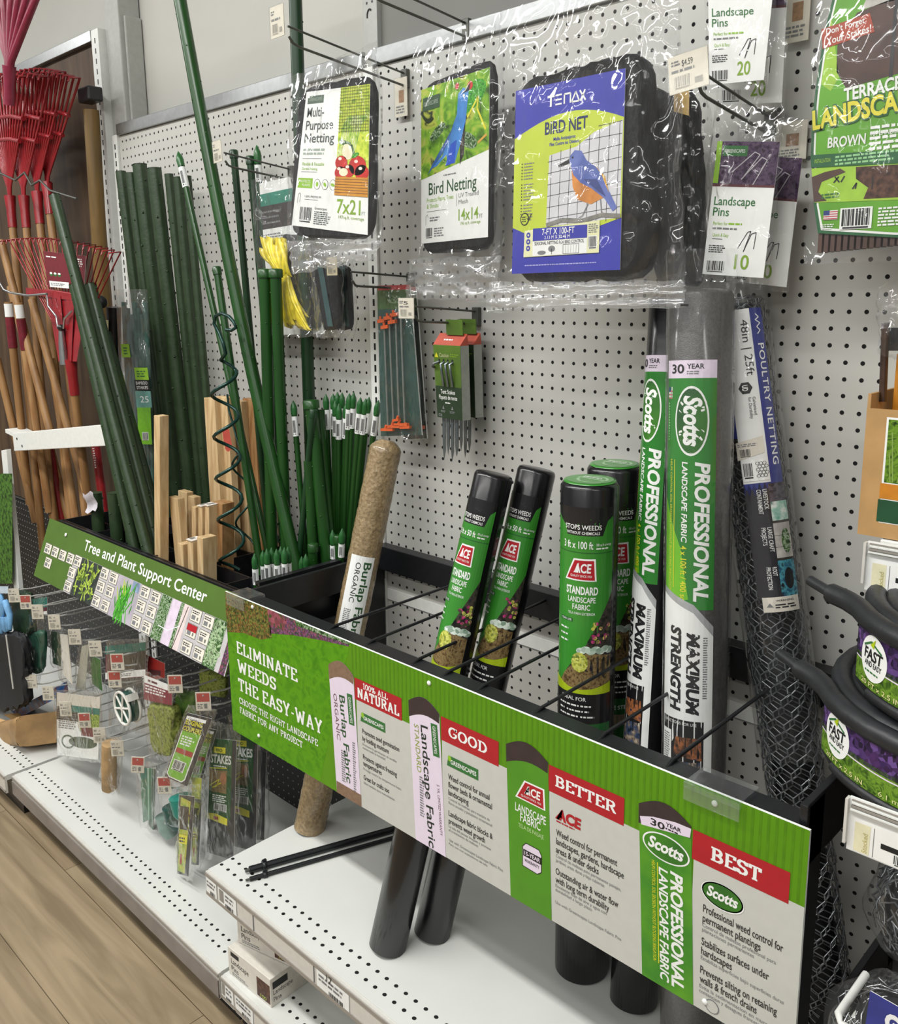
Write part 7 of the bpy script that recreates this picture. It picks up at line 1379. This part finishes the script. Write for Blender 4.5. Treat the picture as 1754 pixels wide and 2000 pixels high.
A = Art(); A.rect(0, 0, 5, 4.6, mat('rake_card', '#6e1f28', .45, var=.08)); A.fine(.3, 3.8, 1.4, .3, 1, print_white, 1); A.fine(3.9, 3.0, .8, 1.2, 4, print_white, 1)
for i in range(3): A.ell(.7+.55*i, 1.7, .22, .28, gs_green, 1, 14); A.ell(.7+.55*i, 1.82, .18, .14, print_white, 2, 12)
A.rect(.3, .0, 3.0, .8, print_white, 1); A.fine(.5, .2, 2.0, .4, 2, print_grey, 2)
card(t, *px4(-11.0, (84, 490), (168, 500), (164, 566), (94, 560)), 5, 4.6, A, 'printed_card')
q = MB(); q.box(0, 0, 0, 0, 0, 0, rred) if False else q.obox(at(50, 562, y=-10.9), at(186, 580, y=-10.9)-at(50, 562, y=-10.9), (0, .5, 0), (0, 0, -.75), rred); q.build('head_plate', t)
q = MB(); q.tube([at(x, y, y=-11.3) for x, y in ((91, 572), (94, 598), (110, 618), (113, 640))], .12, silver, 7); q.tube([at(x, y, y=-11.3) for x, y in ((140, 608), (126, 622), (124, 642))], .12, silver, 7); q.blob(at(119, 640, y=-11.3), .45, .4, .4, mat('bolt_black', '#1a1a1c', .3), 8); q.tube([at(120, 646, y=-11.2), at(122, 672, y=-11.2), at(126, 712, y=-11.2)], [.3, .42, .5], silver, 10); q.build('spring_arm', t)
q = MB()
for k in range(9): q.surf(lambda u, v: at(92+k*9+u*8+(128-(92+k*9))*v*.62, 578+v*128, y=-10.75-.1*k % .3), 2, 4, rred)
q.build('ribbed_fan', t)
# loose handles of other tools
for i, (a, c, y0, y1, lab, grip) in enumerate((((2, 470), (100, 850), -9.5, -9.5, 'plain wooden tool handle slanting at the left edge behind the white bar', 0), ((16, 590), (58, 985), -9.6, -9.2, 'wooden tool handle with a white band and maroon grip, left of the two', 1), ((36, 592), (96, 1000), -10, -8.6, 'wooden tool handle with a white band and maroon grip, right of the two', 1), ((62, 585), (182, 1010), -8.8, -7.5, 'long wooden tool handle crossing behind the rake ferrule', 0), ((-6, 700), (70, 1020), -10.4, -9, 'wooden tool handle lowest at the left edge', 0), ((100, 700), (150, 1030), -7.5, -7, 'thin wooden handle behind the low red rake', 0), ((56, 690), (112, 1040), -8, -7.4, 'dark wooden handle deep behind the white bar', 0), ((20, 560), (140, 1040), -6, -6, 'wooden handle nearest the brown board behind the rakes', 0))):
    p, e = at(*a, y=y0), at(*c, y=y1); t = thing('long_garden_tool', lab, 'tool', e); d = (e-p).normalized(); L = (e-p).length
    q = MB(); q.cyl(p, e, .5, ash if i % 3 != 2 else wood2, 12); q.build('shaft', t)
    if grip:
        q = MB(); q.cyl(p+d*.2, p+d*1.9, .56, tagw, 14); q.build('white_band', t)
        q = MB(); q.cyl(p+d*2.0, p+d*6.0, .58, rdark, 14); q.build('maroon_grip', t)
for a, c, y, lab in (((186, 860), (198, 955), -8, 'red tool sleeve with white lettering right of the white bar end'), ((96, 870), (120, 1010), -6.5, 'dark red shaft below the white bar')):
    p, e = at(*a, y=y), at(*c, y=y); e = p+(e-p)*((-30.5-p.z)/(e.z-p.z)); q = MB(); q.cyl(p, e, .55, mat('shaft_red', '#8e1c20', .4, var=.15), 12); A = Art(); A.fine(-.15, (p-e).length-3.4, .3, 2.6, 9, print_white, 0)
    q.art(A, wrap(e, p-e, .55, math.radians(30)), .01, .01); tag(q.build('red_shaft'), lab, 'tool')
# wooden post with black cap, black ended tools
p, e = at(178, 215, y=-2.2), at(212, 760, y=-2.2); t = thing('capped_post', 'yellow-brown wooden post with a black cap beside the slotted upright', 'post', e)
q = MB(); q.cyl(p, e, .95, mat('post_wood', '#735828', .5, vs=5, stretch=(6, 6, .7), col2='#54401c'), 14); q.build('wooden_shaft', t)
q = MB(); c = at(180, 186, y=-2.2); q.obox(c-Vector((1.9, 1.0, .8)), (3.0, 0, 0), (0, 1.9, 0), (0, 0, 1.7), black_p); q.build('black_cap', t, bevel=.2)
c = at(196, 590, y=-6); q = MB(); q.lathe(c, (.85, -.5, .05), [(-1.6, .55), (-.8, .75), (0, .8), (.2, .7), (.22, 0)], black_p, 18); tag(q.build('rubber_mallet'), 'round black rubber tool end behind the short green stakes', 'tool')
t = thing('dark_tool', 'dark tool handle with a pale label hanging left of the bagged bamboo', 'tool', at(222, 760, y=-4)); q = MB(); q.tube([at(222, 600, y=-4), at(224, 680, y=-4), at(226, 760, y=-4)], [.9, .8, .6], black_p, 12); q.build('grip', t)
A = Art(); A.rect(0, 0, 2, 2.4, mat('tool_label', '#b8b48a', .5)); A.ell(1, 1.3, .5, .6, print_black, 1, 14); q = MB(); q.art(A, flat(*px4(-5, (196, 625), (212, 625), (212, 648), (198, 648)), 2, 2.4)); q.build('pale_label', t)
q = MB(); q.tube([at(x, y, y=-5.2) for x, y in ((216, 700), (222, 722), (224, 750), (236, 785))], [.3, .45, .5, .25], silver, 10); tag(q.build('metal_scoop'), 'small shiny metal tool between the left stakes and the bamboo bag', 'tool')
# hooks of the rake display
for pts, lab in ((((0, 338), (30, 352), (48, 337), (62, 362), (78, 352), (98, 372), (150, 388)), 'dark bent wire rack hooked under the upper rake heads'), (((-5, 545), (8, 566), (22, 572), (55, 577), (92, 574)), 'bright wire hook in front of the low red rake')):
    q = MB(); q.tube([at(x, y, y=-9 if pts[0][1] < 400 else -13.4) for x, y in pts], .13, wire_dark if pts[0][1] < 400 else silver, 7); tag(q.build('wire_hook'), lab, 'hook')
# white tool bar
t = thing('tool_bar', 'white metal bar holding back the wooden tool handles', 'bar', at(105, 860, y=-11.4))
q = MB(); L0, L1 = at(24, 846, y=-11.4), at(202, 829, y=-11.4); dn = Vector((0, 0, (at(24, 880, y=-11.4)-L0).z)); q.obox(L0, L1-L0, (0, .25, 0), dn, white); q.build('bar_plate', t, bevel=.08)
q = MB(); q.obox(at(10, 838, y=-11.2), at(26, 846, y=-11.2)-at(10, 838, y=-11.2), (0, 2.5, 0), (0, 0, -.5), white); q.build('end_bracket', t)
q = MB()
for (x, y) in ((33, 857), (43, 871)): p = at(x, y, y=-11.42); q.cyl(p, p+Vector((0, -.02, 0)), .17, print_black, 10)
q.build('screw_holes', t)
